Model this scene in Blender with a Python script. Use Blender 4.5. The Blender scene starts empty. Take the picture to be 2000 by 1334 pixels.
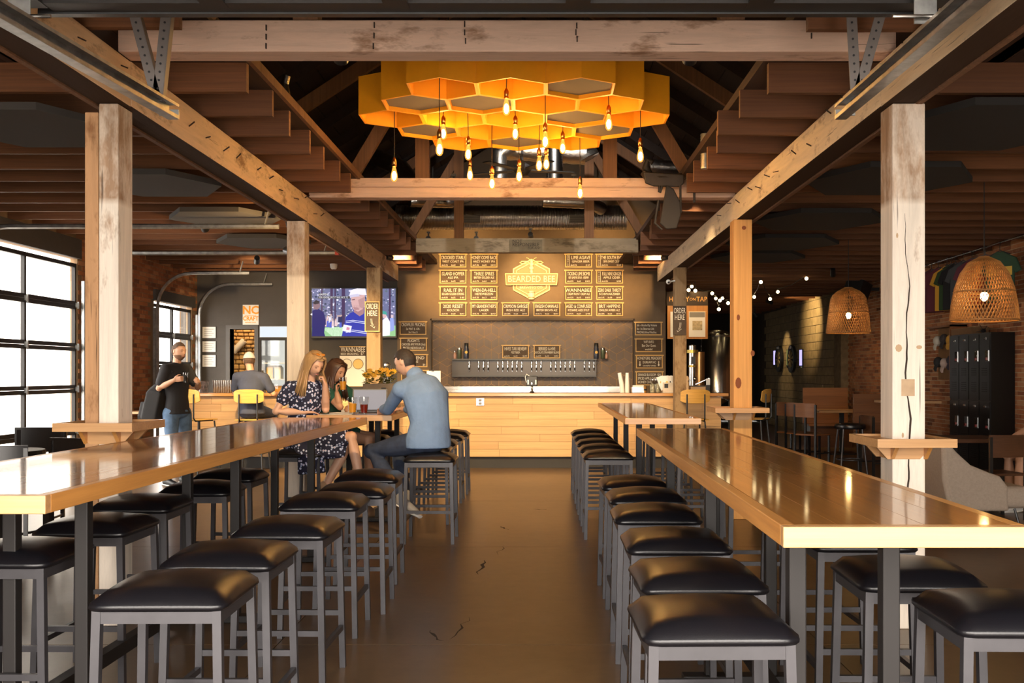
import bpy, bmesh, math, random
from mathutils import Vector, Matrix, Euler
random.seed(7)
SC = bpy.context.scene
COL = SC.collection
R = math.radians
PI = math.pi
# ------------------------------------------------------------------ camera
F, CX, CY, H = 1944.0, 1055.0, 730.0, 1.443     # focal length and vanishing point in pixels of 2000x1334, eye height
cam = bpy.data.cameras.new('camera'); cam.lens = 35.0; cam.sensor_width = 36.0; cam.sensor_fit = 'HORIZONTAL'
cam.shift_x = -(CX - 1000) / 2000; cam.shift_y = (CY - 667) / 2000; cam.clip_start = 0.05; cam.clip_end = 300
camo = bpy.data.objects.new('camera', cam); COL.objects.link(camo)
camo.location = (0, 0, H); camo.rotation_euler = (PI / 2, 0, 0); SC.camera = camo
# ------------------------------------------------------------------ exposure, sky
SC.view_settings.view_transform = 'Standard'; SC.view_settings.look = 'None'
SC.view_settings.gamma = 1.0; SC.view_settings.use_curve_mapping = False
SC.view_settings.exposure = 0.0
SC.cycles.use_denoising = True
SC.cycles.max_bounces = 7; SC.cycles.diffuse_bounces = 4; SC.cycles.glossy_bounces = 3
SC.cycles.transmission_bounces = 5; SC.cycles.transparent_max_bounces = 8
SC.cycles.caustics_reflective = False; SC.cycles.caustics_refractive = False
SC.cycles.sample_clamp_indirect = 4.0
world = bpy.data.worlds.new('sky'); SC.world = world; world.use_nodes = True
SKY = 16.0
wn = world.node_tree.nodes; bgn = wn['Background']
bgn.inputs[0].default_value = (1.0, 0.92, 0.84, 1); bgn.inputs[1].default_value = SKY
# ------------------------------------------------------------------ lights
def area(name, loc, rot, sx, sy, power, col=(1, 1, 1), portal=False, spread=None):
    l = bpy.data.lights.new(name, 'AREA'); l.shape = 'RECTANGLE'; l.size = sx; l.size_y = sy; l.energy = power; l.color = col
    if spread: l.spread = spread
    if portal: l.cycles.is_portal = True
    o = bpy.data.objects.new(name, l); COL.objects.link(o); o.location = loc; o.rotation_euler = rot
    return o
def spot(name, loc, target, power, angle, col=(1, .72, .38), blend=.6, radius=.04):
    l = bpy.data.lights.new(name, 'SPOT'); l.energy = power; l.spot_size = R(angle); l.spot_blend = blend; l.color = col; l.shadow_soft_size = radius
    o = bpy.data.objects.new(name, l); COL.objects.link(o); o.location = loc
    o.rotation_euler = (Vector(target) - Vector(loc)).to_track_quat('-Z', 'Y').to_euler(); return o
def point(name, loc, power, col=(1, .62, .25), radius=.05):
    l = bpy.data.lights.new(name, 'POINT'); l.energy = power; l.color = col; l.shadow_soft_size = radius
    o = bpy.data.objects.new(name, l); COL.objects.link(o); o.location = loc; return o
FRONT_Y, WALL_L, WALL_R, BACK_Y = -.3, -6.2, 6.58, 18.0
# daylight through the open front door and the glazed doors of the left wall comes from the sky; portals only guide the sampling
area('front_door_portal', (-.2, FRONT_Y - .32, 1.45), (PI / 2, 0, 0), 6.8, 2.95, 1, portal=True)
area('side_door_portal', (WALL_L - .15, 12.0, 1.5), (0, -PI / 2, 0), 2.9, 2.6, 1, portal=True)
area('far_door_portal', (WALL_L - .15, 16.85, 1.3), (0, -PI / 2, 0), 2.5, 1.7, 1, portal=True)
WARM = (1, .66, .32)

def P(px, py, Y): return Vector(((px - CX) / F * Y, Y, H - (py - CY) / F * Y))
def X(px, Y): return (px - CX) / F * Y
def Z(py, Y): return H - (py - CY) / F * Y
# ------------------------------------------------------------------ mesh builder
class MB:
    def __init__(s): s.v = []; s.f = []; s.m = []; s.cur = 0
    def add(s, vs, fs):
        o = len(s.v); s.v += [tuple(v) for v in vs]; s.f += [tuple(i + o for i in f) for f in fs]; s.m += [s.cur] * len(fs); return s
    def box(s, x0, y0, z0, x1, y1, z1, M=None):
        if x0 > x1: x0, x1 = x1, x0
        if y0 > y1: y0, y1 = y1, y0
        if z0 > z1: z0, z1 = z1, z0
        vs = [Vector(p) for p in ((x0, y0, z0), (x1, y0, z0), (x1, y1, z0), (x0, y1, z0), (x0, y0, z1), (x1, y0, z1), (x1, y1, z1), (x0, y1, z1))]
        if M is not None: vs = [M @ v for v in vs]
        return s.add(vs, [(0, 3, 2, 1), (4, 5, 6, 7), (0, 1, 5, 4), (1, 2, 6, 5), (2, 3, 7, 6), (3, 0, 4, 7)])
    def cbox(s, c, sx, sy, sz, M=None):
        return s.box(c[0] - sx / 2, c[1] - sy / 2, c[2] - sz / 2, c[0] + sx / 2, c[1] + sy / 2, c[2] + sz / 2, M)
    def beam(s, a, b, w, h=None, up=(0, 0, 1)):           # a bar of w x h from a to b
        a, b = Vector(a), Vector(b); h = h or w; d = (b - a).normalized(); up = Vector(up)
        if abs(d.dot(up)) > .99: up = Vector((0, 1, 0))
        sx = d.cross(up).normalized(); u = sx.cross(d)
        vs = [p + sx * i * w / 2 + u * j * h / 2 for p in (a, b) for i, j in ((-1, -1), (1, -1), (1, 1), (-1, 1))]
        return s.add(vs, [(0, 1, 2, 3), (7, 6, 5, 4), (0, 4, 5, 1), (1, 5, 6, 2), (2, 6, 7, 3), (3, 7, 4, 0)])
    def tube(s, pts, r, n=8, caps=True, flat=None):       # r: number, list of numbers or of (ra, rb) pairs
        pts = [Vector(p) for p in pts]; k = len(pts); rr = list(r) if isinstance(r, (list, tuple)) else [r] * k
        o = len(s.v); nrm = None; vs = []; fs = []
        for i, p in enumerate(pts):
            d = (pts[min(i + 1, k - 1)] - pts[max(i - 1, 0)]).normalized()
            if nrm is None:
                ref = Vector(flat) if flat is not None else (Vector((0, 0, 1)) if abs(d.z) < .9 else Vector((1, 0, 0)))
                nrm = (ref - d * ref.dot(d)).normalized()
            else:
                nrm = (nrm - d * nrm.dot(d))
                nrm = nrm.normalized() if nrm.length > 1e-6 else d.orthogonal().normalized()
            b = d.cross(nrm); ra, rb = rr[i] if isinstance(rr[i], (list, tuple)) else (rr[i], rr[i])
            for j in range(n):
                t = 2 * PI * j / n; vs.append(p + nrm * math.cos(t) * ra + b * math.sin(t) * rb)
        for i in range(k - 1):
            for j in range(n):
                fs.append((i * n + j, i * n + (j + 1) % n, (i + 1) * n + (j + 1) % n, (i + 1) * n + j))
        if caps: fs.append(tuple(range(n))[::-1]); fs.append(tuple((k - 1) * n + j for j in range(n)))
        return s.add(vs, fs)
    def lathe(s, prof, n=16, c=(0, 0, 0), cap=True):      # prof: (radius, z)
        vs = []; fs = []; k = len(prof)
        for r, z in prof:
            for j in range(n): t = 2 * PI * j / n; vs.append((c[0] + r * math.cos(t), c[1] + r * math.sin(t), c[2] + z))
        for i in range(k - 1):
            for j in range(n): fs.append((i * n + j, i * n + (j + 1) % n, (i + 1) * n + (j + 1) % n, (i + 1) * n + j))
        if cap:
            if prof[0][0] > 1e-5: fs.append(tuple(range(n))[::-1])
            if prof[-1][0] > 1e-5: fs.append(tuple((k - 1) * n + j for j in range(n)))
        return s.add(vs, fs)
    def ball(s, c, rx, ry=None, rz=None, n=12, m=8, M=None):
        ry = ry or rx; rz = rz or rx; vs = []; fs = []
        for i in range(m + 1):
            a = -PI / 2 + PI * i / m
            for j in range(n):
                t = 2 * PI * j / n; v = Vector((rx * math.cos(a) * math.cos(t), ry * math.cos(a) * math.sin(t), rz * math.sin(a)))
                vs.append((M @ v if M is not None else v) + Vector(c))
        for i in range(m):
            for j in range(n): fs.append((i * n + j, i * n + (j + 1) % n, (i + 1) * n + (j + 1) % n, (i + 1) * n + j))
        return s.add(vs, fs)
    def prism(s, poly, o, u, w, depth):                   # polygon in the plane of u, w at o, thickened along u x w
        o, u, w = Vector(o), Vector(u), Vector(w); nn = u.cross(w).normalized() * depth; k = len(poly)
        vs = [o + u * a + w * b for a, b in poly] + [o + u * a + w * b + nn for a, b in poly]
        return s.add(vs, [tuple(range(k))[::-1], tuple(range(k, 2 * k))] + [(i, (i + 1) % k, (i + 1) % k + k, i + k) for i in range(k)])
    def build(s, name, mat=None, parent=None, smooth=False, bevel=0, seg=2, auto=True):
        me = bpy.data.meshes.new(name); me.from_pydata(s.v, [], s.f)
        for m in (mat if isinstance(mat, (list, tuple)) else [mat]):
            if m: me.materials.append(m)
        if max(s.m or [0]) > 0: me.polygons.foreach_set('material_index', s.m)
        bm = bmesh.new(); bm.from_mesh(me); bmesh.ops.remove_doubles(bm, verts=bm.verts, dist=1e-6)
        bmesh.ops.recalc_face_normals(bm, faces=bm.faces); bm.to_mesh(me); bm.free()
        if smooth:
            me.polygons.foreach_set('use_smooth', [True] * len(me.polygons))
            if auto: me.set_sharp_from_angle(angle=R(50))
        me.update(); return link(me, name, parent, bevel, seg)
def link(me, name, parent=None, bevel=0, seg=2):
    o = bpy.data.objects.new(name, me); COL.objects.link(o)
    if parent: o.parent = parent
    if bevel:
        b = o.modifiers.new('soft_edge', 'BEVEL'); b.width = bevel; b.segments = seg; b.limit_method = 'ANGLE'; b.angle_limit = R(40)
    return o
def tag(o, label=None, cat=None, group=None, kind=None):
    if label: o['label'] = label
    if cat: o['category'] = cat
    if group: o['group'] = group
    if kind: o['kind'] = kind
    return o
def thing(name, label, cat, loc=(0, 0, 0), rz=0, group=None, kind=None):
    o = bpy.data.objects.new(name, None); COL.objects.link(o); o.location = loc; o.rotation_euler = (0, 0, rz); o.empty_display_size = .05
    return tag(o, label, cat, group, kind)
def structure(name, loc=(0, 0, 0)):
    o = bpy.data.objects.new(name, None); COL.objects.link(o); o.location = loc; o.empty_display_size = .05; o['kind'] = 'structure'; return o
def dup(o, loc=None, rz=None, label=None, group=None):
    def cp(a, par):
        c = a.copy(); COL.objects.link(c)
        if par: c.parent = par
        for ch in a.children: cp(ch, c)
        return c
    c = cp(o, None)
    if loc is not None: c.location = loc
    if rz is not None: c.rotation_euler = (0, 0, rz)
    if label: c['label'] = label
    if group: c['group'] = group
    return c
def inst(me, name, parent, loc=(0, 0, 0), rot=None, scale=None):
    o = bpy.data.objects.new(name, me); COL.objects.link(o); o.parent = parent; o.location = loc
    if rot is not None: o.rotation_euler = rot
    if scale is not None: o.scale = scale
    return o
def text(body, size, mat, parent, loc, rot=(PI / 2, 0, 0), sx=1.0, align='CENTER', name='lettering', depth=.001, res=2, lh=1.0, shear=0, bold=0):
    c = bpy.data.curves.new(name, 'FONT'); c.body = body; c.size = size; c.align_x = align; c.align_y = 'CENTER'; c.resolution_u = res
    c.extrude = depth; c.space_line = lh; c.offset = bold
    o = bpy.data.objects.new(name, c); COL.objects.link(o); bpy.context.view_layer.update()
    me = bpy.data.meshes.new_from_object(o.evaluated_get(bpy.context.evaluated_depsgraph_get()))
    bpy.data.objects.remove(o); bpy.data.curves.remove(c)
    for v in me.vertices: v.co.x *= sx
    me.materials.clear(); me.materials.append(mat); me.name = name
    t = bpy.data.objects.new(name, me); COL.objects.link(t); t.location = loc; t.rotation_euler = rot
    if parent: t.parent = parent
    return t
def join_text(items, parent, name='lettering', mat=None, bold=0):   # items: (body, size, sx, x, z, align) in the parent's x, z plane, facing -y
    out = MB()
    for body, size, sx, x, y, z, align in items:
        t = text(body, size, mat, None, (0, 0, 0), sx=sx, align=align, bold=bold * size)
        out.add([(v.co.x + x, y - v.co.z, v.co.y + z) for v in t.data.vertices], [tuple(p.vertices) for p in t.data.polygons])
        me = t.data; bpy.data.objects.remove(t); bpy.data.meshes.remove(me)
    return out.build(name, mat, parent)
# ------------------------------------------------------------------ materials
MATS = {}
def _new(name):
    m = bpy.data.materials.new(name); m.use_nodes = True; MATS[name] = m
    nt = m.node_tree; return m, nt, nt.nodes['Principled BSDF']
def lk(nt, a, b): nt.links.new(a, b)
def coords(nt, scale=(1, 1, 1), rnd=True, kind='Object'):
    tc = nt.nodes.new('ShaderNodeTexCoord'); mp = nt.nodes.new('ShaderNodeMapping'); mp.inputs['Scale'].default_value = scale
    lk(nt, tc.outputs[kind], mp.inputs['Vector'])
    if rnd:
        oi = nt.nodes.new('ShaderNodeObjectInfo'); mu = nt.nodes.new('ShaderNodeMath'); mu.operation = 'MULTIPLY'; mu.inputs[1].default_value = 37.0
        lk(nt, oi.outputs['Random'], mu.inputs[0]); cb = nt.nodes.new('ShaderNodeCombineXYZ')
        for i in range(3): lk(nt, mu.outputs[0], cb.inputs[i])
        lk(nt, cb.outputs[0], mp.inputs['Location'])
    return mp.outputs[0]
def noise(nt, vec, scale=5, detail=4, rough=.6, dist=0):
    n = nt.nodes.new('ShaderNodeTexNoise'); n.inputs['Scale'].default_value = scale; n.inputs['Detail'].default_value = detail
    n.inputs['Roughness'].default_value = rough; n.inputs['Distortion'].default_value = dist
    if vec is not None: lk(nt, vec, n.inputs['Vector'])
    return n.outputs['Fac']
def ramp(nt, fac, stops):
    r = nt.nodes.new('ShaderNodeValToRGB'); e = r.color_ramp.elements
    while len(e) < len(stops): e.new(.5)
    for el, (p, c) in zip(e, stops):
        el.position = p; el.color = (c[0], c[1], c[2], 1) if not isinstance(c, (int, float)) else (c, c, c, 1)
    lk(nt, fac, r.inputs[0]); return r.outputs[0]
def mixc(nt, fac, a, b, mode='MIX'):
    n = nt.nodes.new('ShaderNodeMix'); n.data_type = 'RGBA'; n.blend_type = mode
    for sock, v in ((n.inputs[0], fac), (n.inputs[6], a), (n.inputs[7], b)):
        if isinstance(v, (int, float)): sock.default_value = v
        elif isinstance(v, (tuple, list)): sock.default_value = (v[0], v[1], v[2], 1)
        else: lk(nt, v, sock)
    return n.outputs[2]
def bump(nt, b, fac, strength=.2, dist=.01):
    n = nt.nodes.new('ShaderNodeBump'); n.inputs['Strength'].default_value = strength; n.inputs['Distance'].default_value = dist
    lk(nt, fac, n.inputs['Height']); lk(nt, n.outputs[0], b.inputs['Normal'])
def flat(name, col, rough=.5, metal=0, spec=.5, var=.0, vscale=8, bmp=0, bscale=40, coat=0, sheen=0):
    m, nt, b = _new(name); b.inputs['Roughness'].default_value = rough; b.inputs['Metallic'].default_value = metal
    b.inputs['Specular IOR Level'].default_value = spec; b.inputs['Base Color'].default_value = (*col, 1)
    if coat: b.inputs['Coat Weight'].default_value = coat; b.inputs['Coat Roughness'].default_value = .12
    if var or bmp:
        v = coords(nt)
        if var:
            f = noise(nt, v, vscale, 3); lo = tuple(c * (1 - var) for c in col); hi = tuple(min(1, c * (1 + var)) for c in col)
            lk(nt, ramp(nt, f, [(.3, lo), (.7, hi)]), b.inputs['Base Color'])
        if bmp: bump(nt, b, noise(nt, v, bscale, 3), bmp)
    return m
def emis(name, col, strength, base=(0, 0, 0)):
    m, nt, b = _new(name); b.inputs['Base Color'].default_value = (*base, 1); b.inputs['Emission Color'].default_value = (*col, 1)
    b.inputs['Emission Strength'].default_value = strength; return m
def wood(name, c1, c2, axis=0, rough=.5, fine=30, along=1.2, coat=0, dark=None, spec=.5, bmp=.15, wave=.35):
    m, nt, b = _new(name); sc = [fine * .33] * 3; sc[axis] = along * .5
    v = coords(nt, tuple(sc)); n1 = noise(nt, v, 1.0, 5, .62, .6)
    sc2 = [fine * 2.2] * 3; sc2[axis] = along * 1.4; v2 = coords(nt, tuple(sc2)); n2 = noise(nt, v2, 1.0, 3, .7)
    mid = tuple((a + c) / 2 for a, c in zip(c1, c2))
    c = ramp(nt, n1, [(.28, c1), (.5, mid), (.72, c2)])
    c = mixc(nt, wave, c, ramp(nt, n2, [(.35, tuple(k * .72 for k in c1)), (.65, tuple(min(1, k * 1.12) for k in c2))]))
    if dark:
        oi = nt.nodes.new('ShaderNodeObjectInfo'); c = mixc(nt, ramp(nt, oi.outputs['Random'], [(0, 0), (1, dark)]), c, tuple(k * .55 for k in c1))
    lk(nt, c, b.inputs['Base Color']); b.inputs['Roughness'].default_value = rough; b.inputs['Specular IOR Level'].default_value = spec
    if coat: b.inputs['Coat Weight'].default_value = coat; b.inputs['Coat Roughness'].default_value = .13 if coat < .6 else .075
    bump(nt, b, n2, bmp, .004); return m
def painted(name, axis, paint, raw, wear=.5, worn_above=None, under=None):
    """old timber with flaking paint: raw wood shows in streaks along the grain; more of it above the height worn_above; the underside was never painted (under)."""
    m, nt, b = _new(name); sc = [14.0] * 3; sc[axis] = 1.3
    v = coords(nt, tuple(sc)); g = noise(nt, v, 1.0, 6, .7, .4); sc3 = [5.5] * 3; sc3[axis] = 2.2; v3 = coords(nt, tuple(sc3)); big = noise(nt, v3, 1.0, 5, .7)
    p = ramp(nt, g, [(.25, tuple(k * .74 for k in paint)), (.6, paint), (.8, tuple(min(1, k * 1.08) for k in paint))])
    rw = ramp(nt, g, [(.3, tuple(k * .5 for k in raw)), (.7, raw)])
    mask = ramp(nt, big, [(wear, 0), (wear + .13, .85)])
    if worn_above is not None:
        tc = nt.nodes.new('ShaderNodeTexCoord'); sp = nt.nodes.new('ShaderNodeSeparateXYZ'); lk(nt, tc.outputs['Object'], sp.inputs[0])
        mr = nt.nodes.new('ShaderNodeMapRange'); mr.inputs[1].default_value = worn_above - .02; mr.inputs[2].default_value = worn_above + .02
        lk(nt, sp.outputs[2], mr.inputs[0])
        m2 = ramp(nt, big, [(wear - .26, .25), (wear - .04, .92)]); mask = mixc(nt, mr.outputs[0], mask, m2)
    c = mixc(nt, mask, p, rw)
    sc2 = [60.0] * 3; sc2[axis] = 2.0; cr = noise(nt, coords(nt, tuple(sc2)), 1.0, 2, .5)
    c = mixc(nt, ramp(nt, cr, [(.70, 0), (.76, .75)]), c, (.05, .03, .02))
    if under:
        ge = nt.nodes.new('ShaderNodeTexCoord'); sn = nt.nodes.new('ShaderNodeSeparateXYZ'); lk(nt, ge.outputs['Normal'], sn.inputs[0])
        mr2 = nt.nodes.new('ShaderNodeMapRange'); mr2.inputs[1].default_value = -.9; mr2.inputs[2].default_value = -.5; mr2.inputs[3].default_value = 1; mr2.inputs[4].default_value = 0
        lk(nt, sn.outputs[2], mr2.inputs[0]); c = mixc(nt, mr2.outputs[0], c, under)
    lk(nt, c, b.inputs['Base Color']); b.inputs['Roughness'].default_value = .85; b.inputs['Specular IOR Level'].default_value = .2
    bump(nt, b, g, .5, .008); return m
def glass(name, col=(1, 1, 1), rough=0.0, ior=1.1):
    """thin clear pane: mostly see-through with a faint reflection"""
    m, nt, b = _new(name); nt.nodes.remove(b); out = nt.nodes['Material Output']
    tr = nt.nodes.new('ShaderNodeBsdfTransparent'); tr.inputs[0].default_value = (*col, 1); gl = nt.nodes.new('ShaderNodeBsdfGlossy'); gl.inputs['Roughness'].default_value = .03
    mx = nt.nodes.new('ShaderNodeMixShader'); lw = nt.nodes.new('ShaderNodeLayerWeight'); lw.inputs[0].default_value = .5; pw = nt.nodes.new('ShaderNodeMath'); pw.operation = 'POWER'; pw.inputs[1].default_value = 3.0
    lk(nt, lw.outputs['Facing'], pw.inputs[0]); ml = nt.nodes.new('ShaderNodeMath'); ml.operation = 'MULTIPLY_ADD'; ml.inputs[1].default_value = .35; ml.inputs[2].default_value = .03
    lk(nt, pw.outputs[0], ml.inputs[0]); lk(nt, ml.outputs[0], mx.inputs[0]); lk(nt, tr.outputs[0], mx.inputs[1]); lk(nt, gl.outputs[0], mx.inputs[2]); lk(nt, mx.outputs[0], out.inputs[0]); return m

OAK = wood('oak_top', (.33, .125, .022), (.45, .20, .045), axis=1, spec=.3, rough=.38, fine=22, along=.9, coat=.9, dark=.35, bmp=.05)
OAKX = wood('oak_across', (.44, .225, .085), (.57, .32, .135), axis=0, rough=.38, fine=22, along=.9, coat=.25, bmp=.05)
OAKY = wood('oak_edge', (.48, .20, .045), (.62, .29, .075), axis=1, rough=.38, fine=22, along=.9, coat=.25, bmp=.05)
BARWOOD = wood('bar_plank_oak', (.55, .31, .125), (.70, .44, .20), axis=0, rough=.5, fine=26, along=1.0, dark=.45, bmp=.06, wave=.25)
PINE = wood('pine_post', (.56, .27, .07), (.72, .38, .12), axis=2, rough=.6, fine=14, along=.5, bmp=.1)
PLY = wood('bent_plywood', (.62, .34, .07), (.70, .40, .10), axis=0, rough=.4, fine=16, along=.8, bmp=.03)
DARKWOOD = wood('dark_stained_wood', (.06, .025, .012), (.11, .045, .02), axis=0, rough=.35, fine=20, along=1, bmp=.05)
WALNUT = wood('booth_wood', (.20, .075, .025), (.30, .12, .04), axis=0, rough=.45, fine=14, along=.7, bmp=.05)
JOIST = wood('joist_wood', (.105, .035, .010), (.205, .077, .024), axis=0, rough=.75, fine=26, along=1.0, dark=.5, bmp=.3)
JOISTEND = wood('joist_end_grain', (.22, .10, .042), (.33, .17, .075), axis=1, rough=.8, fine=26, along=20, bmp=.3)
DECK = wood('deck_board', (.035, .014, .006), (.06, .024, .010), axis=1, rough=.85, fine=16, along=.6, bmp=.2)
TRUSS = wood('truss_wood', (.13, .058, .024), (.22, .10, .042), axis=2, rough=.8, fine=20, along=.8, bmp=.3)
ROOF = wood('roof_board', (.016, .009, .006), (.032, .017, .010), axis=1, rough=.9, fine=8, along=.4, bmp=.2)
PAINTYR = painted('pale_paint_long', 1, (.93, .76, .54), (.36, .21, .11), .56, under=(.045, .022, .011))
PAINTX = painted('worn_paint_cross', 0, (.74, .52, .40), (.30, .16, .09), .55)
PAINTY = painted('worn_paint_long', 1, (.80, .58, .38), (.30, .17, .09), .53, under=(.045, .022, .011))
PAINTZ = painted('worn_paint_post', 2, (.88, .78, .66), (.42, .25, .14), .63, worn_above=2.42)
FARPOST = painted('dry_grey_brown_timber', 2, (.34, .225, .12), (.20, .11, .05), .52)
BROWNZ = painted('bare_brown_timber', 2, (.50, .28, .14), (.28, .13, .055), .52)
GREYX = painted('weathered_grey_beam', 0, (.31, .245, .165), (.16, .12, .075), .5)
MET_STOOL = flat('stool_steel', (.048, .046, .051), rough=.40, metal=.35, var=.12)
MET_DARK = flat('black_steel', (.016, .014, .0135), rough=.5, metal=.1, spec=.3)
GALV = flat('galvanised_steel', (.36, .36, .35), rough=.36, metal=.9, var=.25, vscale=14)
STEEL = flat('stainless_steel', (.62, .60, .57), rough=.24, metal=1.0)
CHROME = flat('chrome', (.8, .8, .8), rough=.12, metal=1.0)
BRASS = flat('brass_socket', (.50, .26, .07), rough=.3, metal=1.0)
LEATHER = flat('black_leatherette', (.005, .005, .007), rough=.30, spec=.5, bmp=.06, bscale=220)
BLACK = flat('black_plastic', (.012, .012, .013), rough=.4)
CHARCOAL = flat('charcoal_paint', (.060, .052, .046), rough=.75, var=.06)
WALLBROWN = flat('taupe_wall_paint', (.150, .100, .056), rough=.8, var=.05)
FELT = flat('acoustic_felt_dark', (.018, .016, .015), rough=.95)
FELTGREY = flat('acoustic_felt_grey', (.055, .049, .043), rough=.95)
HEXYELLOW = flat('yellow_honeycomb_paint', (.93, .36, .008), rough=.55, var=.03)
HEXGREY = flat('grey_felt_panel', (.17, .135, .11), rough=.9)
SLATE = flat('chalkboard', (.085, .055, .034), rough=.8, var=.2)
CHALK = flat('chalk_white', (.86, .80, .66), rough=.9)
GOLDFRAME = wood('honey_wood_frame', (.62, .36, .10), (.74, .46, .15), axis=0, rough=.5, fine=20, along=2, bmp=.02)
PAPER = flat('white_paper', (.82, .80, .76), rough=.8)
WHITE = flat('white_plastic', (.80, .79, .76), rough=.45)
# ================================================================== STRUCTURE
m, nt, b = _new('stained_concrete')
v = coords(nt, rnd=False); n1 = noise(nt, v, .8, 5, .6, .4); n2 = noise(nt, v, 9, 6, .7)
c = ramp(nt, n1, [(.3, (.080, .046, .020)), (.52, (.115, .066, .029)), (.72, (.165, .10, .048))])
c = mixc(nt, .38, c, ramp(nt, n2, [(.35, (.07, .04, .018)), (.7, (.17, .105, .052))]))
lk(nt, c, b.inputs['Base Color']); b.inputs['Roughness'].default_value = .31; b.inputs['Specular IOR Level'].default_value = .55
CONCRETE = m
fl = MB()
for i in range(5):
    for j in range(10):
        x0, y0 = -7.2 + i * 2.9, FRONT_Y - .4 + j * 3.0; fl.box(x0 + .003, y0 + .003, -.06, x0 + 2.897, y0 + 2.997, 0)
fl.box(-7.2, FRONT_Y - .4, -.1, 7.3, 31, -.012)
floor = fl.build('floor', CONCRETE); floor['kind'] = 'structure'
CRK = flat('floor_crack', (.022, .015, .01), rough=.8)
rnd = random.Random(21)
for x0, y0, dx, dy, L, w_ in ((-.42, 7.7, -.05, -1, .55, .03), (-.30, 8.4, -.1, -1, .5, .008), (-.36, 9.4, .3, -1, .2, .03), (-.08, 10.6, 1, -.3, .16, .025), (-.42, 5.9, -.12, -1, .5, .012), (-.62, 5.6, .4, -1, .25, .02)):
    d_ = Vector((dx, dy, 0)).normalized(); s_ = Vector((-d_.y, d_.x, 0)); n = 6; lf, rt = [], []
    for i in range(n + 1):
        p = Vector((x0, y0, .0008)) + d_ * L * i / n + s_ * rnd.uniform(-.02, .02); ww = w_ * (.25 + rnd.random()) * math.sin(PI * (i + .3) / (n + .6)); lf.append(p + s_ * ww / 2); rt.append(p - s_ * ww / 2)
    q = MB(); q.add(lf + rt, [(i, i + 1, n + 2 + i, n + 1 + i) for i in range(n)]); q.build('crack', CRK, floor)

PAVE = flat('pale_pavement', (.62, .60, .57), rough=.9, var=.1)
g = MB(); g.box(-40, -30, -.16, 40, 60, -.11); tag(g.build('ground', PAVE), kind='structure')
STUCCO = flat('pale_stucco', (.88, .84, .78), rough=.9, var=.05)
g = MB(); g.box(-17, 20.5, -.11, -9.2, 21.0, 5.5); g.box(-17.05, 20.45, 5.5, -9.15, 21.05, 5.7); o = g.build('neighbour_house_wall', STUCCO)
tag(o, 'pale stucco building seen through the glazed side door', 'building')

# walls -------------------------------------------------------------
MORTAR = flat('mortar', (.48, .34, .20), rough=.95, var=.15)
BRICKM, nt, b = _new('old_brick'); oi = nt.nodes.new('ShaderNodeObjectInfo')
wn_ = nt.nodes.new('ShaderNodeTexWhiteNoise'); wn_.noise_dimensions = '3D'
ge = nt.nodes.new('ShaderNodeNewGeometry'); tcq = nt.nodes.new('ShaderNodeTexCoord')
rp = nt.nodes.new('ShaderNodeMath'); rp.operation = 'ADD'; lk(nt, oi.outputs['Random'], rp.inputs[0]); lk(nt, ge.outputs['Random Per Island'], rp.inputs[1])
fr = nt.nodes.new('ShaderNodeMath'); fr.operation = 'FRACT'; lk(nt, rp.outputs[0], fr.inputs[0])
c = ramp(nt, fr.outputs[0], [(0, (.17, .055, .022)), (.35, (.33, .11, .038)), (.75, (.42, .15, .05)), (1, (.42, .20, .09))])
c = mixc(nt, ramp(nt, noise(nt, coords(nt), 18, 5, .7), [(.5, 0), (.8, .4)]), c, (.42, .31, .19))
lk(nt, c, b.inputs['Base Color']); b.inputs['Roughness'].default_value = .92; bump(nt, b, noise(nt, coords(nt), 60, 4), .4, .006)

# right wall: bricks one by one where they show, joined beyond
wr = MB(); wr.box(WALL_R, FRONT_Y, 0, WALL_R + .3, 21.3, 4.2); wall_right = wr.build('wall_right', MORTAR); wall_right['kind'] = 'structure'
bl, bh, joint = .205, .0635, .011
brick_me = []
for k in range(5):
    q = MB(); j = [random.uniform(-.003, .003) for _ in range(6)]
    q.box(-.012 + j[0] * .5, j[1], j[2] * .5, .02, bl - joint + j[3], bh - joint + j[4] * .4); me = q.build('brick', BRICKM, bevel=0); brick_me.append(me.data); bpy.data.objects.remove(me)
rest = MB(); n_single = 0
for r_ in range(0, 52):
    z0 = r_ * bh + .004
    for k_ in range(0, 48):
        y0 = 13.3 + k_ * bl + (bl / 2 if r_ % 2 else 0)
        if y0 > 21.1: continue
        px = CX + F * WALL_R / (y0 + .1); py = CY + F * (H - z0) / (y0 + .1)
        single = (1809 < px < 1856 and 735 < py < 838) or (1930 < px < 2000 and 600 < py < 840 and not (1930 < px < 1984)) or (1812 < px < 1990 and 596 < py < 650)
        if single and n_single < 300:
            inst(random.choice(brick_me), 'brick', wall_right, (WALL_R - random.uniform(0, .006), y0, z0)); n_single += 1
        else:
            d = random.uniform(.006, .014); rest.box(WALL_R - d, y0, z0, WALL_R + .02, y0 + bl - joint, z0 + bh - joint)
tag(rest.build('bricks_beyond', BRICKM, wall_right), kind='stuff')
q = MB()
for y0 in (17.62, 21.25): q.box(WALL_R - .16, y0, 0, WALL_R + .05, y0 + .5, 4.2)
q.build('pilaster', flat('parged_pilaster', (.16, .11, .06), rough=.95, var=.3), wall_right)
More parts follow.
